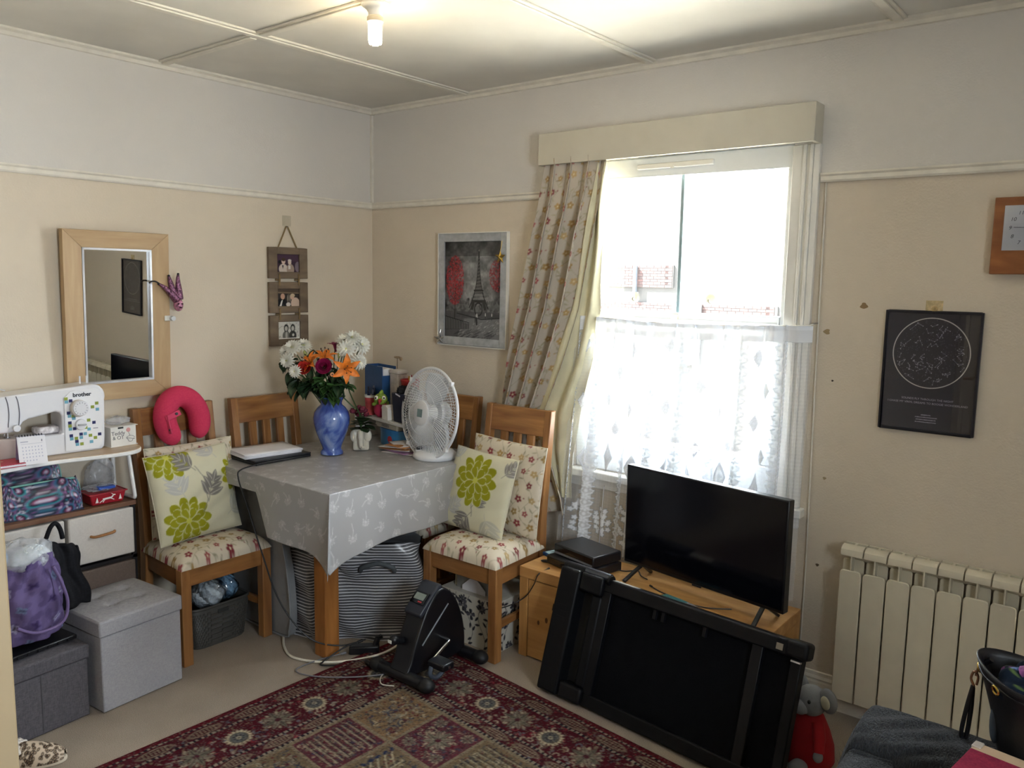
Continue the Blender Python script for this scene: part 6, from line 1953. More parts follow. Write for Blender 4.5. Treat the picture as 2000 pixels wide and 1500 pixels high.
def netcurtain():
    w, h = 1.30, 1.02
    cv = Canvas(w, h, .0034, 'ffffff', 2)
    cv.c[...] = (.20, .20, .20, 1)
    D = lambda v_: (v_, v_, v_, 1.0)
    mesh = .05 * ((np.sin(cv.X * 1400) + np.sin(cv.Y * 1400)) > 0)
    cv.c[..., :3] += mesh[..., None]
    rs = np.random.RandomState(5)
    cols = [-.60, -.44, -.28, -.12, .04, .20, .36, .52]
    for k, x0 in enumerate(cols):                           # vertical floral bands
        cv.all((np.abs(cv.X - x0) < .017).astype(float), D(.62))
        for j in range(int(h / .052)):
            y = -h / 2 + .03 + j * .052
            q = .995
            for a in np.linspace(0, 2 * PI, 6)[:-1]:
                cv.ell(x0 + math.cos(a) * .0085, y + math.sin(a) * .0085, .006, .0042, D(q), a)
            cv.ell(x0, y + .026, .006, .008, D(.995))
            for sg in (-1, 1):
                cv.line([(x0 + sg * .004, y + .012), (x0 + sg * .018, y + .018), (x0 + sg * .022, y + .030), (x0 + sg * .012, y + .034)], .0045, D(.995))
                cv.line([(x0 + sg * .012, y - .006), (x0 + sg * .024, y - .004)], .004, D(.995))
    for k, x0 in enumerate(cols[:-1]):                      # diamonds between the bands
        for j in range(5):
            big = j == 0
            x = x0 + .08 + (.03 if j % 2 else -.028) * (0 if big else 1); y = -h / 2 + .40 + j * .125 + .03 * (k % 2)
            a, b_ = (.030, .062) if big else (.015, .034)
            dd = np.abs(cv.X - x) / a + np.abs(cv.Y - y) / b_
            cv.all(((dd < 1) & (dd > .62)).astype(float), D(.995)); cv.all((dd <= .62).astype(float), D(.75))
            cv.ell(x, y, a * .25, b_ * .2, D(.995)); cv.line([(x, y - b_ * .5), (x, y + b_ * .5)], .0035, D(.995))
            cv.line([(x - a * .4, y), (x + a * .4, y)], .0035, D(.995))
        x = x0 + .08                                         # bottom bouquets
        for q in range(26):
            a = rs.rand() * 2 * PI; r_ = .055 * rs.rand() ** .5
            cx, cy = x + math.cos(a) * r_ * .8, -h / 2 + .16 + math.sin(a) * r_ * 1.8
            for aa in np.linspace(0, 2 * PI, 6)[:-1]: cv.ell(cx + math.cos(aa) * .006, cy + math.sin(aa) * .006, .0048, .0034, D(.995), aa)
        cv.line([(x, -h / 2 + .02), (x, -h / 2 + .3)], .005, D(.995))
    cv.all((cv.Y > h / 2 - .055).astype(float), D(.85)); cv.all((np.abs(cv.Y - (h / 2 - .055)) < .004).astype(float), D(.85)); cv.all((cv.Y > h / 2 - .015).astype(float), D(.995))
    e = thing('net_curtain', 'white lace net curtain across the lower half of the window', 'curtain', (0, 0, 0))
    xa, xb = 1.352, 2.375
    def fn(X, Y):
        u = X / w + .5; d_ = (h / 2 - Y) / h
        uu = u + .012 * np.sin(u * 31) + .008 * np.sin(u * 57 + 1)
        fold = np.sin(u * 2 * PI * 11 + .9 * np.sin(u * 9)) * (.010 + .004 * d_) + .006 * np.sin(u * 2 * PI * 29 + 2) * np.clip(1 - d_ * 2.2, .15, 1)
        x = xa + (xb - xa) * uu + .012 * np.sin(u * 2 * PI * 11 + 1.2) - .055 * d_ * (1 - u)
        sag = -.016 * np.sin(PI * np.clip(u, 0, 1)) - .004 * np.abs(np.sin(u * 40)) * (1 - d_)
        y = -.050 + fold * .8 - .028 * np.clip((d_ - .25) * 1.6, 0, 1)
        return x, np.minimum(y, np.where(d_ > .55, -.058, -.032)), 1.418 + sag - d_ * 1.02
    sheet('lace', cv, fn, M_net, e)
    P('curtain_wire', M_white, e, lambda q: q.tube([(xa + (xb - xa) * f, -.047, 1.415 - .016 * math.sin(PI * f)) for f in np.linspace(0, 1, 16)] + [(2.392, -.03, 1.424)], .0022, 6), smooth=60)
    P('hook', mat('steel', 'b8b8bc'), e, lambda q: q.cyl((2.392, -.0005, 1.424), (2.392, -.045, 1.424), .003, 8))
netcurtain()

def curtain():
    e = thing('long_curtain', 'flower print curtain with cream lining drawn to the left of the window', 'curtain', (0, 0, 0))
    # panel edges at several heights: (z, x left, x right)
    zs = np.array([2.085, 2.05, 1.85, 1.65, 1.44, 1.20, .97, .80, .60, .53])
    xl = np.array([1.190, 1.192, 1.165, 1.125, 1.078, 1.010, .968, .985, 1.06, 1.08])
    xr = np.array([1.505, 1.505, 1.470, 1.430, 1.392, 1.315, 1.225, 1.26, 1.345, 1.36])
    w, h = .98, 1.552
    cv = floral(Canvas(w, h, .0038, 'b8aea0', 3), 17, .064, .0150)
    def fn(X, Y):
        u = X / w + .5; z = 2.082 - (h / 2 - Y)
        L = np.interp(-z, -zs, xl); Rr = np.interp(-z, -zs, xr)
        amp = .040 * np.clip((2.09 - z) * 3, .45, 1)
        nf = 3.6
        ph = u * 2 * PI * nf + .5 * np.sin(z * 3.0)
        x = L + (Rr - L) * u + .010 * np.sin(2 * ph)
        y = -.066 + amp * np.sin(ph) - .012 * np.clip((1.1 - z) * 2, 0, 1)
        return x, np.clip(y, -.135, -.030), z
    sheet('printed_panel', cv, fn, M_fab, e, solid=.0015)
    def lin_fn(u, v):
        z = 2.05 - v * 1.45
        L = float(np.interp(-z, -zs, xr)) - .06
        wd = float(np.interp(-z, [-2.05, -1.85, -1.44, -.97, -.6], [.066, .085, .165, .235, .09]))
        return (L + wd * u + .006 * math.sin(u * 9 + v * 6), -.058 + .014 * math.sin(u * 13 + v * 3) + .006 * math.sin(v * 20 + u * 4), z)
    P('lining', mat('cream_lining', 'd9d3b4', .9, var=.04, **{'Transmission Weight': 0.0}), e, lambda q: q.grid(lin_fn, 26, 60), smooth=180)
    for k in range(9):
        P('curtain_hook', M_white, e, lambda q: q.box(1.20 + k * .036, 1.204 + k * .036, -.06, -.055, 2.088, 2.115))
    P('curtain_track', M_white, e, lambda q: q.box(1.20, 2.34, -.064, -.050, 2.116, 2.130))
curtain()

# suction hooks on the upper panes
for lab, x, z in (('round clear suction hook on the left upper pane', 1.603, 1.497), ('round clear suction hook on the right upper pane', 1.948, 1.497)):
    e = thing('suction_hook', lab, 'hook', (x, .0435, z), 0, 'suction hooks on the window')
    P('cup', mat('suction_cup', 'cfc9a8', .2, Alpha=.6), e, lambda q: q.tube([(0, 0, 0), (0, -.003, 0), (0, -.010, 0)], [.022, .020, .008], 24), smooth=40)
    P('hook', mat('hook_grey', '8a8272', .4), e, lambda q: q.tube(spline([(0, -.010, 0), (0, -.018, -.002), (.002, -.020, -.012), (.006, -.014, -.016)], 4), .003, 6), smooth=60)

# ------------------------------------------------------------------ television bench and what is on it
BX0, BX1, BY0, BY1, BZ = 1.374, 2.428, -.422, -.098, .386
bn = thing('tv_bench', 'knotty pine television bench under the window', 'bench', (BX0, BY0, 0))
M_pine = wood('pine', 'a87842', 'cfa064', (1.3, 12, 14), .4)
M_pinev = wood('pine_upright', 'a87842', 'c99a5e', (14, 14, 1.5), .4)
M_knot = mat('pine_knot', '5f3c1c', .5)
W_, D_ = BX1 - BX0, BY1 - BY0
boxp('top', M_pine, bn, 0, W_, 0, D_, BZ - .045, BZ, .002)
boxp('side_panel', M_pinev, bn, 0, .042, 0.002, D_, 0, BZ - .0452, .002)
boxp('side_panel', M_pinev, bn, W_ - .042, W_, 0.002, D_, 0, BZ - .0452, .002)
boxp('back_panel', M_pine, bn, .042, W_ - .042, D_ - .012, D_, .02, BZ - .046)
boxp('shelf', M_pine, bn, .345, W_ - .345, .01, D_ - .012, .12, .138, .001)
for xa in (.045, W_ - .345):
    d_ = bn
    o = P('door', M_pine, bn, lambda q: q.prism([(xa, .006), (xa + .300, .006), (xa + .300, BZ - .049), (xa + .245, BZ - .049), (xa + .235, BZ - .062), (xa + .200, BZ - .064), (xa + .185, BZ - .049), (xa, BZ - .049)], lambda u, v, w: (u, w, v), .004, .022), bevel=.002)
    for kx, kz, r_ in ((.055, .165, .010), (.095, .185, .012), (.115, .10, .007), (.20, .22, .008)):
        P('knot', M_knot, o, lambda q: q.prism([(xa + kx + math.cos(a) * r_ * .55, kz + math.sin(a) * r_) for a in np.linspace(0, 2 * PI, 11)[:-1]], lambda u, v, w: (u, w, v), .0032, .0045))
boxp('divider', M_pinev, bn, .346, .364, .01, D_ - .013, .006, BZ - .046)
boxp('divider', M_pinev, bn, W_ - .364, W_ - .346, .01, D_ - .013, .006, BZ - .046)

tv = thing('television', 'black flat television on two splayed feet on the pine bench', 'television', (2.095, -.262, BZ), R(-9))
M_tvb = mat('tv_bezel', '0d0d11', .3)
boxp('screen_shell', M_tvb, tv, -.352, .352, -.006, .030, .052, .452, .004)
P('rear_box', mat('tv_back', '131317', .5), tv, lambda q: q.box(-.24, .24, .030, .058, .07, .32), bevel=.01)
boxp('screen', mat('tv_screen', '08090f', .12, var=0, spec=.5), tv, -.345, .345, -.0072, -.006, .066, .446)
P('sensor_strip', mat('tv_sensor', '1a1a20', .3), tv, lambda q: q.box(-.02, .02, -.008, -.006, .048, .054))
for s in (-1, 1):
    P('foot', M_tvb, tv, lambda q: (q.bar((s * .270, .01, .056), (s * .285, -.085, .004), .016, .010), q.bar((s * .270, .014, .056), (s * .285, .085, .004), .016, .010)), bevel=.002)

sb = thing('set_top_box', 'wide black recorder box, lower of the two on the bench', 'set top box', (1.585, -.262, BZ), R(-13))
boxp('case', M_blk, sb, -.125, .125, -.095, .095, .004, .040, .004)
P('front_strip', mat('gloss_black', '0b0b0e', .1), sb, lambda q: q.box(-.120, .120, -.0965, -.095, .010, .032))
for x in (-.1, .1):
    for y in (-.07, .07):
        P('foot', M_blk, sb, lambda q: q.cyl((x, y, 0), (x, y, .004), .010, 12))
P('plug', mat('gold', 'b99a4c'), sb, lambda q: q.cyl((-.126, -.06, .018), (-.150, -.066, .016), .004, 10), smooth=60)
s2 = thing('set_top_box', 'smaller black box with silver front edge stacked on the recorder', 'set top box', (1.592, -.248, BZ + .0402), R(-13))
boxp('case', M_blk, s2, -.118, .118, -.080, .080, .004, .046, .006)
P('silver_edge', mat('silver_trim', '8a8c92', .3, .6), s2, lambda q: q.box(-.112, .112, -.0815, -.080, .006, .014))
P('display', mat('gloss_black', '0b0b0e'), s2, lambda q: q.box(-.112, .112, -.0812, -.080, .016, .040))
for x in (-.1, .1):
    P('foot', M_blk, s2, lambda q: q.box(x - .008, x + .008, -.06, .06, 0, .004))
dv = thing('dvd_case', 'blue plastic disc case lying beside the set top boxes', 'disc case', (1.432, -.185, BZ), R(-20))
boxp('case', mat('dvd_blue', '2a5a98', .25, var=.25, vs=30), dv, -.040, .050, -.085, .085, 0, .014, .002)
P('cover_print', mat('dvd_white', '9db8d8', .3, var=.4, vs=40), dv, lambda q: q.box(-.034, .044, -.078, .05, .0141, .0147))
kf = thing('car_key', 'small black key fob with brass ring on the bench corner', 'key', (1.435, -.315, BZ), R(30))
P('fob', M_blk, kf, lambda q: q.ell((0, 0, .006), (.026, .012, .006), 16, 8), smooth=180)
P('ring', mat('gold', 'b99a4c'), kf, lambda q: q.tube([(.036 + math.cos(a) * .012, math.sin(a) * .012, .003) for a in np.linspace(0, 2 * PI, 17)[:-1]], .0016, 6, closed=True), smooth=60)
rp = thing('remote_packet', 'clear plastic pouch with teal cards lying before the television', 'packet', (2.07, -.372, BZ), R(-12))
P('film', M_filmw, rp, lambda q: q.ell((0, 0, .009), (.085, .032, .009), 24, 8, .5), smooth=60)
P('teal_card', mat('teal_card', '4d8489', .4), rp, lambda q: q.box(-.07, .03, -.022, .022, .006, .0186))
for k, (lab, pts) in enumerate((('thin black lead trailing along the bench under the television', [(1.90, -.27, BZ + .004), (1.96, -.30, BZ + .004), (2.03, -.315, BZ + .003), (2.10, -.335, BZ + .004), (2.17, -.325, BZ + .004), (2.24, -.28, BZ + .004)]),
                                ('black lead curling behind the set top boxes', [(1.70, -.24, BZ + .02), (1.74, -.20, BZ + .004), (1.78, -.16, BZ + .004), (1.82, -.20, BZ + .004), (1.86, -.22, BZ + .004)]),
                                ('thin black lead looping down in front of the pine bench door', [(1.49, -.372, BZ + .003), (1.475, -.426, BZ - .012), (1.455, -.430, BZ - .06), (1.41, -.432, BZ - .125), (1.36, -.50, BZ - .16), (1.30, -.57, BZ - .165)]))):
    e = thing('lead', lab, 'cable', tuple(pts[0]))
    P('cable', M_blk, e, lambda q: q.tube([Vector(p_) - Vector(pts[0]) for p_ in spline(pts, 8)], .0024, 6), smooth=60)
    P('plug', M_blk, e, lambda q: q.cyl((0, 0, 0), tuple((Vector(pts[1]) - Vector(pts[0])) * .2), .004, 8), smooth=60)

# ------------------------------------------------------------------ folded treadmill leaning on the bench
def treadmill():
    base = Vector((1.625, -.600, .012)); u = Vector((.9952, -.0980, 0)); 
    up = Vector((.0, .135, .455)); up = (up - u * up.dot(u)).normalized()
    n = u.cross(up).normalized()               # towards the room
    e = thing('treadmill', 'black folded walking treadmill stood on its long edge against the bench', 'treadmill')
    M = Matrix((u, up, n)).transposed().to_4x4(); M.translation = base
    e.matrix_world = M
    L, Hh = .965, .470
    MB_ = mat('treadmill_black', '06070b', .5, var=.1, spec=.25)
    MS = mat('treadmill_satin', '090a0e', .45, spec=.25)
    MD = mat('treadmill_belt', '040508', .8, spec=.1, bs=400, bstr=.3)
    P('rail', MB_, e, lambda q: q.box(.02, L, Hh - .050, Hh, -.045, .004), bevel=.006)
    P('rail', MB_, e, lambda q: q.box(.02, L, .0, .050, -.045, .004), bevel=.006)
    P('end_bar', MB_, e, lambda q: q.box(L - .035, L, .050, Hh - .050, -.040, -.002), bevel=.004)
    P('belt', MD, e, lambda q: q.box(.20, L - .035, .050, Hh - .050, -.036, -.016))
    P('crossbar', MS, e, lambda q: q.box(.195, .235, .045, Hh - .045, -.030, .004), bevel=.003)
    P('crossbar', MS, e, lambda q: q.box(.80, .838, .045, Hh - .045, -.030, .002), bevel=.003)
    P('motor_housing', MB_, e, lambda q: (q.box(.0, .095, .0, Hh, -.055, .030), q.box(.095, .20, Hh - .070, Hh, -.055, .022), q.box(.095, .20, 0, .060, -.055, .022), q.box(.155, .20, .06, Hh - .07, -.05, .010)), bevel=.010, seg=3)
    P('housing_floor', mat('treadmill_dark', '060609', .7), e, lambda q: q.box(.09, .16, .05, Hh - .06, -.050, -.030))
    for k in range(7):
        P('vent_slot', mat('treadmill_dark', '060609', .7), e, lambda q: q.box(.034 + k * .008, .038 + k * .008, Hh - .0005, Hh + .0008, -.035, .010))
    for k in range(3):
        P('warning_label', MS, e, lambda q: q.box(.028, .070, .27 + k * .022, .286 + k * .022, .0302, .0308))
    P('roller', mat('treadmill_chrome', '55585f', .22, .7), e, lambda q: q.cyl((.10, Hh + .004, -.008), (.215, Hh + .004, -.008), .016, 18), smooth=40)
    P('roller_cap', MB_, e, lambda q: q.cyl((.0, Hh - .002, -.010), (.10, Hh - .002, -.010), .022, 18), smooth=40)
    P('roller_cap', MB_, e, lambda q: q.cyl((.212, Hh - .004, -.006), (.222, Hh - .004, -.006), .020, 18), smooth=40)
    for x, y in ((.012, .30), (.02, .055), (.02, .40)):
        P('wheel', MB_, e, lambda q: q.cyl((x - .022, y - .012, -.01), (x - .022, y + .012, -.01), .016, 14), smooth=40)
    for ya in (Hh - .050, -.004):
        P('corner_cap', MB_, e, lambda q: q.box(L - .055, L + .018, ya, ya + .055, -.050, .012), bevel=.012, seg=3)
    P('corner_slot', mat('slot_beige', '8f8474', .6), e, lambda q: q.box(L - .085, L - .063, Hh - .038, Hh - .018, .0042, .0060))
    P('corner_clip', mat('steel', 'b8b8bc'), e, lambda q: q.box(L - .03, L + .0, Hh - .060, Hh - .055, -.004, .010))
    for x in (.42, .455, .62):
        P('bracket', MS, e, lambda q: q.box(x, x + .012, Hh - .082, Hh - .050, -.015, -.002))
    P('paper_label', mat('label_paper', 'c9c7c2', .6), e, lambda q: q.box(.225, .335, Hh + .0005, Hh + .0012, -.030, -.004))
treadmill()

# ------------------------------------------------------------------ on the floor under the chairs and table
# padded folding seat stood between the left chair and the table
pc = thing('padded_floor_seat', 'grey padded folding seat stood upright between the left chair and the table', 'cushion', (.10, -.972, 0))
M_gl_ = mat('grey_leatherette', '87888a', .5, var=.05, bs=90, bstr=.15)
out = [(.0, .01), (.40, .01), (.452, .05), (.462, .14), (.445, .30), (.405, .46), (.355, .585), (.29, .635), (.20, .645), (.06, .648), (.0, .64)]
P('pad', M_gl_, pc, lambda q: q.prism([(p_.x, p_.y) for p_ in spline([(a, b_, 0) for a, b_ in out], 5)], lambda u, v, w: (u, w, v), .004, .040), bevel=.014, seg=4)
P('piping', M_gl_, pc, lambda q: q.tube([(p_.x, .001, p_.y) for p_ in spline([(a, b_, 0) for a, b_ in out], 5)], .005, 6), smooth=60)

# woven basket with bagged yarn under the left chair
bk = thing('storage_basket', 'dark grey woven plastic basket under the left chair', 'basket', (.262, -1.165, 0))
M_bk = mat('basket_grey', '45433f', .5, var=.1)
def sup(q, z0, z1, a0, b0, a1, b1, n=48, p_=.35):
    sg = lambda c: math.copysign(abs(c) ** p_, c)
    r0 = [(a0 * sg(math.cos(k * 2 * PI / n)), b0 * sg(math.sin(k * 2 * PI / n)), z0) for k in range(n)]
    r1 = [(a1 * sg(math.cos(k * 2 * PI / n)), b1 * sg(math.sin(k * 2 * PI / n)), z1) for k in range(n)]
    q.add(r0 + r1, [(k, (k + 1) % n, n + (k + 1) % n, n + k) for k in range(n)] + [tuple(range(n - 1, -1, -1))])
P('tub', M_bk, bk, lambda q: sup(q, .002, .178, .082, .118, .098, .140), smooth=40, solid=.004)
def ribs(q):
    sg = lambda c: math.copysign(abs(c) ** .35, c)
    for r_ in range(13):
        z = .012 + r_ * .0118; f = z / .178
        a, b_ = .082 + .016 * f + .003, .118 + .022 * f + .003
        for k in range(84):
            if (k + r_) % 2: continue
            t0, t1 = k * 2 * PI / 84, (k + 1) * 2 * PI / 84
            p0 = (a * sg(math.cos(t0)), b_ * sg(math.sin(t0)), z); p1 = (a * sg(math.cos(t1)), b_ * sg(math.sin(t1)), z)
            q.bar(p0, p1, .004, .0085)
tag(P('weave', M_bk, bk, ribs), kind='stuff')
P('rim', M_bk, bk, lambda q: q.tube([(.099 * math.copysign(abs(math.cos(a)) ** .35, math.cos(a)), .141 * math.copysign(abs(math.sin(a)) ** .35, math.sin(a)), .178) for a in np.linspace(0, 2 * PI, 61)[:-1]], .006, 6, closed=True), smooth=60)
P('handle_cutout', mat('dark_inside', '2a2b2a'), bk, lambda q: q.box(.1005, .1035, -.025, .025, .142, .160), bevel=.003)
M_tul = mat('bagged_white_yarn', 'c9d3da', .6, var=.12, vs=60, bs=90, bstr=.8, bdist=.008)
M_tulb = mat('bagged_blue_yarn', '7fa3c0', .6, var=.15, vs=60, bs=90, bstr=.8, bdist=.008)
for lab, loc, r_, mm, sd in (('bag of white yarn bulging from the basket', (.275, -1.185, .205), (.075, .070, .060), M_tul, 5), ('bag of pale blue yarn at the back of the basket', (.245, -1.085, .205), (.062, .050, .055), M_tulb, 9)):
    e = thing('yarn_bag', lab, 'yarn', loc, 0, 'yarn bags in the basket')
    P('yarn', mm, e, lambda q: crumple(q, (0, 0, 0), r_, .10, sd, 36, 22), smooth=180)
    P('film', M_film, e, lambda q: crumple(q, (0, 0, .002), tuple(x * 1.06 for x in r_), .12, sd + 1, 28, 16), smooth=50)

# striped laundry bags under the table
m, t, b = nt('striped_laminate')
vec = coords(t)
sx = t.nodes.new('ShaderNodeSeparateXYZ'); t.links.new(vec, sx.inputs[0])
ml = t.nodes.new('ShaderNodeMath'); ml.operation = 'MULTIPLY'; ml.inputs[1].default_value = 2 * PI / .0125
t.links.new(sx.outputs['Z'], ml.inputs[0])
sn = t.nodes.new('ShaderNodeMath'); sn.operation = 'SINE'; t.links.new(ml.outputs[0], sn.inputs[0])
t.links.new(ramp(t, sn.outputs[0], [(.45, '55565a'), (.55, 'd2d3d7')]), b.inputs['Base Color'])
b.inputs['Roughness'].default_value = .28
M_str = m
def striped(name, label, loc, rz, w, d_, h, seed, handle):
    e = thing(name, label, 'bag', loc, rz, 'striped storage bags')
    rs = random.Random(seed)
    ph = [(rs.uniform(3, 8), rs.uniform(3, 9), rs.uniform(0, 6)) for _ in range(5)]
    def fn(u, v):
        th = u * 2 * PI; sg = lambda c: math.copysign(abs(c) ** .38, c)
        dd = sum(math.sin(a * th * .6 + b_ * v * 2 + c) for a, b_, c in ph) * .007
        bulge = 1 + .05 * math.sin(PI * v)
        return ((d_ / 2 * bulge + dd) * sg(math.cos(th)), (w / 2 * bulge + dd) * sg(math.sin(th)), h * v + .010 * math.sin(th * 2 + 1) * v)
    P('bag_body', M_str, e, lambda q: q.grid(fn, 72, 24, cu_=True), smooth=50)
    P('bag_top', mat('bag_top_grey', '6a6d70', .5), e, lambda q: q.grid(lambda u, v: (d_ / 2 * 1.0 * v * math.copysign(abs(math.cos(u * 2 * PI)) ** .38, math.cos(u * 2 * PI)), w / 2 * v * math.copysign(abs(math.sin(u * 2 * PI)) ** .38, math.sin(u * 2 * PI)), h + .012 * math.sin(u * 4 * PI + 1) * v + .012 * (1 - v)), 40, 8, cu_=True), smooth=60)
    if handle:
        P('handle', mat('bag_handle_grey', '4d5256', .7), e, lambda q: q.tube(spline([(d_ / 2 + .012, -.06, h * .74), (d_ / 2 + .034, -.045, h * .80), (d_ / 2 + .038, .02, h * .84), (d_ / 2 + .034, .075, h * .80), (d_ / 2 + .012, .085, h * .74)], 6), .011, 8), smooth=60)
    return e
striped('striped_bag', 'grey striped storage bag with handle under the table beside its front leg', (.755, -.650, 0), R(-48), .38, .20, .425, 3, True)
striped('striped_bag', 'second grey striped storage bag in the shade behind the table front leg', (.560, -.850, 0), R(0), .13, .16, .40, 7, False)

# power adapter, cables, tools
ad = thing('power_adapter', 'black power adapter block on the carpet beside the table leg', 'adapter', (.880, -.835, 0), R(45))
P('block', M_blk, ad, lambda q: q.box(-.062, .062, -.022, .022, .0, .036), bevel=.006)
P('plug', M_blk, ad, lambda q: (q.cyl((.045, 0, .034), (.058, .004, .066), .012, 12), q.tube(spline([(.058, .004, .066), (.068, .006, .072), (.072, .006, .060)], 4), .006, 8)), smooth=50)
def cable(name, label, pts, r_, mm, cat='cable'):
    o0 = Vector(pts[0])
    e = thing(name, label, cat, tuple(o0))
    P('cord', mm, e, lambda q: q.tube([Vector(p_) - o0 for p_ in spline(pts, 8)], r_, 7), smooth=60)
    P('end_plug', mm, e, lambda q: q.cyl((0, 0, 0), tuple((Vector(pts[1]) - o0).normalized() * .022), r_ * 1.8, 8), smooth=60)
    return e
cable('laptop_cable', 'black laptop charger cable hanging from the table down to the adapter', [(.385, -.985, TT + .010), (.400, -1.086, TT + .004), (.405, -1.104, TT - .03), (.47, -1.105, .60), (.56, -1.10, .42), (.66, -1.09, .24), (.76, -1.03, .10), (.83, -.93, .05), (.895, -.84, .065)], .0032, M_blk)
M_wc = mat('cream_cable', 'd6cfc0', .45)
cable('extension_cable', 'thick cream extension cable curving over the carpet round the table leg', [(.40, -.905, .008), (.50, -.965, .006), (.60, -1.03, .006), (.71, -1.06, .006), (.85, -.99, .006), (.94, -.86, .009), (.985, -.76, .03), (1.02, -.64, .10), (1.01, -.58, .13)], .0055, M_wc)
cable('grey_lead', 'thin grey lead looping from the adapter onto the rug edge', [(.84, -.90, .012), (.80, -1.02, .008), (.80, -1.12, .006), (.90, -1.12, .014), (1.02, -1.03, .014), (1.10, -.93, .014), (1.13, -.87, .02), (1.12, -.80, .05)], .0028, mat('grey_cable', '77757a', .5))
cable('black_loop_lead', 'short black lead looping round the table leg foot', [(.90, -.86, .07), (.86, -.92, .05), (.83, -1.00, .012), (.85, -1.03, .008), (.92, -.95, .006), (.95, -.88, .008)], .0035, M_blk)
cable('charging_lead', 'thin white charging lead hanging from the exercise bike onto the rug', [(1.098, -.80, .12), (1.085, -.82, .06), (1.09, -.85, .016), (1.10, -.935, .013), (1.15, -.985, .013), (1.20, -.965, .013)], .0024, M_wc)
sd = thing('screwdriver', 'small screwdriver with black and red handle on the rug', 'screwdriver', (1.005, -.915, .013), R(-12))
P('grip', M_blk, sd, lambda q: q.tube([(-.035, 0, .007), (-.030, 0, .007), (.012, 0, .007), (.016, 0, .007)], [.006, .0085, .0085, .006], 12), smooth=50)
P('red_collar', mat('red_plastic', 'b3383a'), sd, lambda q: q.tube([(.016, 0, .007), (.020, 0, .007), (.042, 0, .007), (.046, 0, .006)], [.006, .009, .008, .004], 12), smooth=50)
P('blade', mat('steel', 'b8b8bc'), sd, lambda q: q.cyl((.046, 0, .006), (.075, 0, .005), .0025, 8), smooth=50)

# floral storage box under the right chair
fb = thing('floral_storage_box', 'white storage box with black flower print under the chair by the curtain', 'storage box', (1.150, -.350, 0))
def blackfloral(w, h, seed):
    cv = Canvas(w, h, .0024, 'c9c4b8', seed)
    rs = np.random.RandomState(seed)
    for k in range(int(w * 22)):
        x = -w / 2 + (k + rs.rand()) * w / int(w * 22); pts = [(x + .02 * math.sin(y * 30 + k), y) for y in np.linspace(-h / 2, h / 2, 14)]
        cv.line(pts, .0022, '3a383c')
        for p_ in pts[::2]: cv.leaf(p_[0], p_[1], rs.rand() * 6.28, .028, .011, '35333a')
    for k in range(int(w * h * 190)):
        x, y = (rs.rand() - .5) * w, (rs.rand() - .5) * h
        r_ = .016 + .010 * rs.rand()
        for q in range(8):
            a = q * PI / 4 + rs.rand()
            cv.petal(x, y, a, r_, r_ * .6, ['3b393f', '55535a', '2b2a2f'][q % 3])
        cv.ell(x, y, r_ * .2, r_ * .2, '8a8782')
    return cv
boxp('carton', mat('box_white', 'c9c4b8', .7), fb, -.158, .158, -.140, .140, .0, .222, .001)
flat_print('front_print', blackfloral(.312, .216, 4), face((0, -.1406, .111), (1, 0, 0), (0, 0, 1)), printed('card_print', .7, .2), fb)
flat_print('side_print', blackfloral(.276, .216, 6), face((.1586, 0, .111), (0, 1, 0), (0, 0, 1)), printed('card_print', .7, .2), fb)
pb_ = thing('envelope_stack', 'white envelopes and clear sleeves standing on the floral box', 'papers', (1.150, -.40, .2225))
P('envelope', M_paper, pb_, lambda q: q.prism([(-.06, 0), (.07, 0), (.07, .02), (.005, .075), (-.06, .02)], lambda u, v, w: (u, w, v), -.060, -.058))
P('sleeve', mat('grey_sleeve', '8d8d88', .3), pb_, lambda q: q.box(-.10, .10, -.050, -.046, 0, .085))
P('sleeve', mat('cream_sleeve', 'b5ac90', .5), pb_, lambda q: q.box(-.12, .09, -.040, -.036, 0, .095))
P('red_strip', mat('red_plastic', 'b3383a'), pb_, lambda q: q.box(.105, .115, -.055, -.051, 0, .085))

# mini exercise bike
bi = thing('mini_exercise_bike', 'black mini pedal exercise bike with small display on the rug', 'exercise bike', (1.185, -.765, .010))
M_bb = mat('bike_black', '0f1015', .35, var=.08); M_bs = mat('bike_satin', '2a2d36', .35)
prof_ = [(-.150, .028), (.145, .028), (.165, .060), (.160, .14), (.135, .22), (.095, .290), (.050, .328), (.020, .335), (-.010, .322), (-.060, .265), (-.115, .160), (-.145, .080)]
P('body', M_bb, bi, lambda q: q.prism([(p_.x, p_.y) for p_ in spline([(a, b_, 0) for a, b_ in prof_], 3, True)], lambda u, v, w: (w, u, v), -.050, .050), bevel=.012, seg=3)
P('console', M_bs, bi, lambda q: q.prism([(-.085, .238), (.035, .336), (.030, .350), (.010, .352), (-.095, .258)], lambda u, v, w: (w, u, v), -.046, .046), bevel=.008, seg=3)
cn_ = Vector((0, -.64, .77)).normalized()
Mcn = face((0, -.046, .309), (1, 0, 0), (0, .77, .64))
P('display', mat('lcd_grey', '7d8680', .3), bi, lambda q: q.box(-.026, .026, -.014, .014, .0, .003)).matrix_local = Mcn
P('display_frame', mat('gloss_black', '0b0b0e'), bi, lambda q: q.box(-.036, .036, -.030, .022, -.003, .001), bevel=.001).matrix_local = Mcn
P('red_button', mat('red_plastic', 'b3383a'), bi, lambda q: q.box(.004, .024, -.025, -.019, .001, .0035), bevel=.001).matrix_local = Mcn
P('side_accent', mat('bike_grey_line', '8a8d94', .3), bi, lambda q: q.bar((.0508, -.085, .135), (.0508, .060, .262), .002, .006))
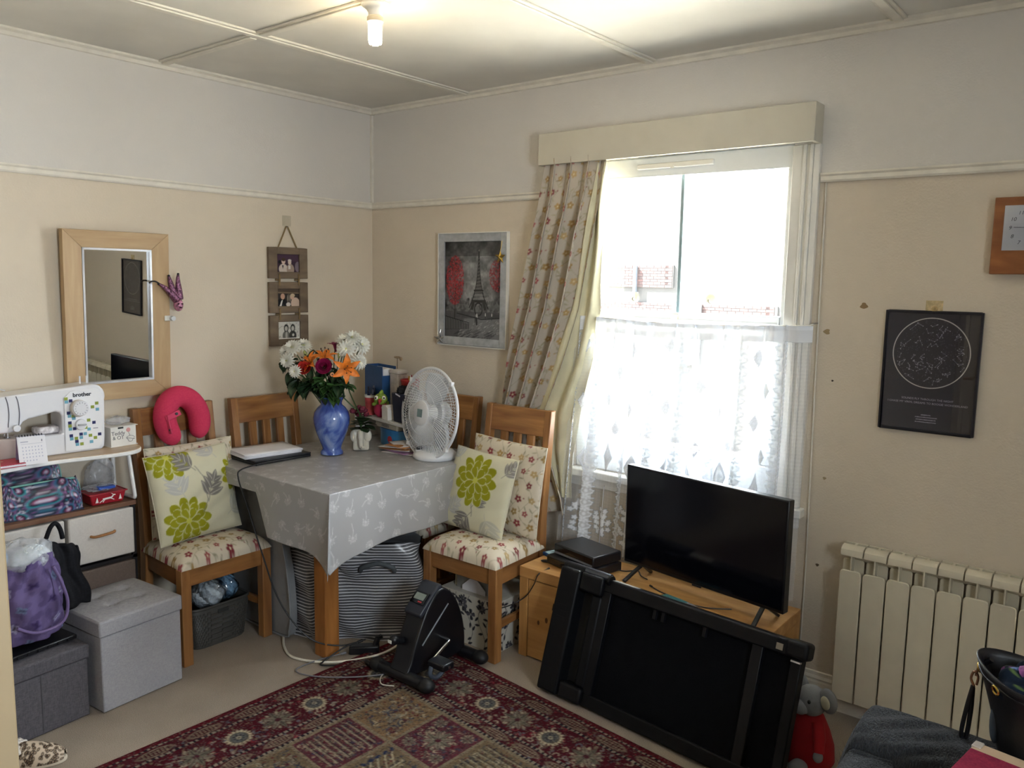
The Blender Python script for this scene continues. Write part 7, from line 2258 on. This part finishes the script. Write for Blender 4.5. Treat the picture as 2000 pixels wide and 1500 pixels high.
for yy in (-.152, .158):
    P('stabiliser', M_bb, bi, lambda q: q.cyl((-.115, yy, .027), (.125, yy, .027), .024, 16), smooth=40)
    for s in (-1, 1):
        P('rubber_foot', mat('rubber_black', '121214', .55), bi, lambda q: q.ell((s * .135 + .004, yy, .0275), (.036, .031, .0275), 20, 12), smooth=180)
M_chr = mat('chrome', 'c9cbd0', .15, 1.0)
P('crank', M_chr, bi, lambda q: q.tube(spline([(.050, .02, .135), (.085, .02, .135), (.096, .015, .132), (.098, -.02, .118), (.098, -.075, .090)], 5), .007, 10), smooth=60)
P('pedal', M_bb, bi, lambda q: q.box(.100, .185, -.108, -.046, .074, .102), bevel=.006)
P('pedal_end', M_chr, bi, lambda q: q.cyl((.1852, -.077, .088), (.188, -.077, .088), .006, 12))
P('pedal_strap', mat('strap_grey', '4a525e', .5), bi, lambda q: q.tube(spline([(.12, -.105, .080), (.12, -.112, .050), (.125, -.085, .030), (.13, -.055, .045), (.13, -.048, .075)], 5), .010, 6), smooth=60)
P('crank', M_chr, bi, lambda q: q.tube(spline([(-.050, .02, .135), (-.075, .02, .135), (-.080, .03, .14), (-.080, .095, .175)], 5), .007, 10), smooth=60)
P('pedal', M_bb, bi, lambda q: q.box(-.165, -.082, .065, .127, .162, .190), bevel=.006)
P('tension_knob', M_bb, bi, lambda q: (q.cyl((-.02, -.128, .150), (-.02, -.165, .165), .017, 14), q.ell((-.02, -.168, .166), .020, 12, 8)), smooth=50)
P('knob_label', M_white, bi, lambda q: q.box(-.030, -.012, -.1905, -.188, .160, .172))

# ------------------------------------------------------------------ right foreground
mo = thing('plush_mouse', 'grey plush mouse in a red dress on the floor beside the treadmill end', 'soft toy', (2.585, -.405, 0), R(-118))
M_gp = mat('grey_plush', '8f9196', .95, var=.06, bs=300, bstr=.4); M_rd = mat('red_knit', 'a8161f', .9, var=.08, bs=260, bstr=.5)
P('dress', M_rd, mo, lambda q: q.lathe([(.0, .0), (.070, .0), (.080, .02), (.076, .07), (.060, .12), (.040, .165), (.028, .175), (0, .18)], 28), smooth=60)
P('head', M_gp, mo, lambda q: (q.ell((.004, 0, .215), (.048, .050, .050), 24, 16), q.ell((.042, -.004, .200), (.034, .028, .026), 18, 12)), smooth=180)
for s in (-1, 1):
    P('ear', M_gp, mo, lambda q: q.ell((-.004, s * .062, .240), (.014, .038, .040), 20, 14), smooth=180)
    P('ear_lining', mat('cream_plush', 'cfcab4', .95), mo, lambda q: q.ell((.008, s * .062, .236), (.006, .020, .022), 16, 10), smooth=180)
    P('eye', M_blk, mo, lambda q: q.ell((.040, s * .026, .228), (.006, .006, .007), 10, 8), smooth=180)
    P('arm', M_rd, mo, lambda q: q.tube(spline([(.01, s * .040, .155), (.03, s * .070, .120), (.045, s * .085, .085)], 4), [.020] * 5 + [.017] * 4, 10), smooth=60)
    P('paw', M_gp, mo, lambda q: q.ell((.050, s * .088, .076), (.016, .016, .018), 12, 8), smooth=180)
    P('foot', M_gp, mo, lambda q: q.ell((.075, s * .035, .022), (.040, .024, .022), 14, 10), smooth=180)

ac = thing('armchair', 'low upholstered armchair under the grey fur throw in the lower right corner', 'armchair', (0, 0, 0))
M_ac = weave('armchair_tweed', '4a4d55', '5a5e66', 260)
P('backrest', M_ac, ac, lambda q: q.box(2.885, 3.62, -1.130, -.985, .10, .520), bevel=.03, seg=3)
P('seat', M_ac, ac, lambda q: q.box(2.99, 3.52, -1.70, -1.132, .12, .40), bevel=.03, seg=3)
P('arm', M_ac, ac, lambda q: q.box(2.885, 2.985, -1.70, -1.135, .10, .50), bevel=.03, seg=3)
P('arm', M_ac, ac, lambda q: q.box(3.525, 3.62, -1.70, -1.135, .10, .56), bevel=.03, seg=3)
for x in (2.91, 3.58):
    for y in (-1.66, -1.03):
        P('foot', M_oak, ac, lambda q: q.cyl((x, y, 0), (x, y, .10), .02, 10))
# faux fur throw draped over the back and the left arm
def throw():
    m, t, b = nt('grey_faux_fur')
    vec = coords(t, 'Object', (1, 1, 1))
    f = noise(t, coords(t, 'Object', (3, 1, 1)), 60, 4, 1.5)
    t.links.new(ramp(t, f, [(.25, '0f1113'), (.55, '1f2227'), (.8, '363b42')]), b.inputs['Base Color'])
    b.inputs['Roughness'].default_value = .95; b.inputs['Sheen Weight'].default_value = .1
    bump(t, b, f, 1.0, .012)
    path = [(-.955, .20), (-.955, .44), (-.965, .520), (-.99, .548), (-1.06, .552), (-1.12, .545), (-1.150, .520), (-1.165, .44), (-1.19, .425), (-1.35, .418), (-1.52, .42), (-1.69, .42), (-1.725, .36), (-1.73, .16)]
    pth = spline([(0, a, b_) for a, b_ in path], 8)
    n = len(pth)
    rs = np.random.RandomState(3)
    ph = [(rs.uniform(20, 60), rs.uniform(4, 16), rs.uniform(0, 6), rs.uniform(.0006, .0016)) for _ in range(9)]
    def fn(u, v):
        p_ = pth[min(n - 1, int(round(v * (n - 1))))]
        x = 2.845 + u * .60
        z = p_.z
        # over the left arm and down its outside
        y = p_.y
        edge = max(0, 1 - u / .12)
        drop = edge ** 2 * .17
        armz = .512 if y < -1.14 else 0
        w = 1 if u < .25 else max(0, 1 - (u - .25) / .08)
        z = max(z, armz * w) if y > -1.72 else z
        d_ = sum(a * math.sin(f1 * u + f2 * v * 6 + c) for f1, f2, c, a in ph)
        return (x + .02 * edge + d_ * .3, y - d_ * .6, z - drop + d_ + .006)
    o = P('fur_throw', m, None, lambda q: q.grid(fn, 110, n), smooth=180, solid=.008)
    tag(o, 'thick grey faux fur throw draped over the armchair', 'throw')
    q = o.modifiers.new('fur_hair', 'PARTICLE_SYSTEM')
    ps_ = o.particle_systems[0].settings
    ps_.type = 'HAIR'; ps_.count = 30000; ps_.hair_length = .009; ps_.hair_step = 3
    ps_.root_radius = .35; ps_.tip_radius = .05; ps_.radius_scale = .0022
    ps_.brownian_factor = .006; ps_.normal_factor = .006; ps_.tangent_factor = .006
    ps_.use_advanced_hair = True; ps_.display_percentage = 5
throw()
# bucket bag with a scarf
hb = thing('bucket_handbag', 'black bucket handbag with gold eyelets and a scarf inside, on the fur throw', 'handbag', (3.256, -1.065, .560), R(-20))
M_bg = mat('black_leather', '0e0e14', .45, bs=160, bstr=.15)
def bagw(u, v):
    th = u * 2 * PI
    r_ = .070 + .052 * v ** 1.4
    sq = 1 + .10 * math.cos(2 * th)
    return (r_ * 1.05 * sq * math.cos(th), r_ * .78 * math.sin(th), .205 * v + .010 * math.cos(2 * th) * v ** 3)
P('bag_wall', M_bg, hb, lambda q: q.grid(bagw, 48, 14, cu_=True), smooth=180, solid=.004)
P('bag_floor', M_bg, hb, lambda q: q.lathe([(0, .001), (.066, .001), (.066, .006), (0, .006)], 30)).scale = (1.08, .78, 1)
P('side_gusset', mat('blue_grey_lining', '47525f', .7), hb, lambda q: q.ell((-.082, -.022, .085), (.012, .022, .055), 14, 12), smooth=180)
for k in range(8):
    th = k * 2 * PI / 8 + .2
    p0 = Vector(bagw(th / (2 * PI), .86)); nrm = Vector((math.cos(th), math.sin(th) * 1.3, -.3)).normalized()
    uu = nrm.orthogonal().normalized(); vv = nrm.cross(uu)
    P('eyelet', mat('gold', 'b99a4c'), hb, lambda q: q.tube([p0 + nrm * .004 + (uu * math.cos(a) + vv * math.sin(a)) * .009 for a in np.linspace(0, 2 * PI, 17)[:-1]], .003, 6, closed=True), smooth=60)
P('drawstring', M_bg, hb, lambda q: q.tube([Vector(bagw(u, .86 + .012 * math.sin(u * 50))) * 1.035 for u in np.linspace(0, 1, 41)[:-1]], .003, 6, closed=True), smooth=60)
P('strap', M_bg, hb, lambda q: q.tube(spline([(-.150, .0, .125), (-.155, -.010, .07), (-.160, -.012, .01), (-.152, -.006, .005), (-.148, -.004, .07), (-.150, .0, .120)], 6), .005, 6), smooth=60)
P('clip', mat('rose_gold', 'b08a72', .25, .9), hb, lambda q: (q.tube(spline([(-.148, 0, .125), (-.156, 0, .140), (-.150, 0, .158), (-.141, 0, .150), (-.143, 0, .130)], 5), .003, 6), q.tube(spline([(-.146, 0, .150), (-.142, 0, .170), (-.132, 0, .185)], 4), .003, 6)), smooth=60)
P('strap_tab', M_bg, hb, lambda q: q.tube([(-.134, 0, .182), (-.116, 0, .200)], .006, 6), smooth=60)
sc = thing('scarf', 'navy flowered scarf bunched inside the bucket handbag', 'scarf', (3.260, -1.065, .745))
cv = Canvas(.42, .20, .0026, '16202e', 4)
rs_ = np.random.RandomState(6)
for k in range(90):
    x, y = (rs_.rand() - .5) * .42, (rs_.rand() - .5) * .2
    c = ['a9b7d6', '6f86b8', '5a6a3a', 'b9c2d8', '8a4a86'][rs_.randint(5)]
    if rs_.rand() < .5:
        for a in np.linspace(0, 2 * PI, 6)[:-1]: cv.ell(x + math.cos(a) * .006, y + math.sin(a) * .006, .0052, .0036, c, a)
    else: cv.leaf(x, y, rs_.rand() * 6.28, .020, .008, '4f6238')
def scf(X, Y):
    th = X / .42 * 2 * PI; v_ = Y / .20 + .5
    ph_ = v_ * PI / 2 * 1.02
    d_ = 1 + .10 * np.sin(th * 5 + v_ * 6) + .06 * np.sin(th * 9 - v_ * 11)
    return .102 * np.cos(ph_) * np.cos(th) * d_, .074 * np.cos(ph_) * np.sin(th) * d_, -.03 + .075 * np.sin(ph_) * d_
sheet('cloth', cv, scf, M_fab, sc)
P('pink_fold', mat('pink_violet_cloth', '9a5a96', .8, var=.3, vs=60), sc, lambda q: q.tube(spline([(-.05, -.02, .030), (-.01, -.03, .050), (.04, -.02, .045), (.07, .01, .020)], 5), .012, 8), smooth=60)
# crimson covered box lid resting on the throw near the camera
al_ = thing('crimson_album', 'tan album with crimson cloth cover at the lower right corner', 'album', (3.205, -1.245, .538), R(-9))
P('block', mat('album_pages', 'cfc2ae', .7), al_, lambda q: q.box(-.075, .16, -.14, .105, .0, .070), bevel=.004)
P('board', mat('album_board', 'b59c80', .5, var=.06), al_, lambda q: q.box(-.078, .165, -.145, .110, .0702, .076), bevel=.002)
P('crimson_cloth', weave('crimson_cloth', '701530', '86203a', 220), al_, lambda q: q.box(-.076, .163, -.143, .070, .0762, .080), bevel=.002)
P('metal_corner', mat('album_corner', 'cfc6bc', .3, .5), al_, lambda q: q.box(-.080, -.062, .085, .112, .0698, .0785), bevel=.002)
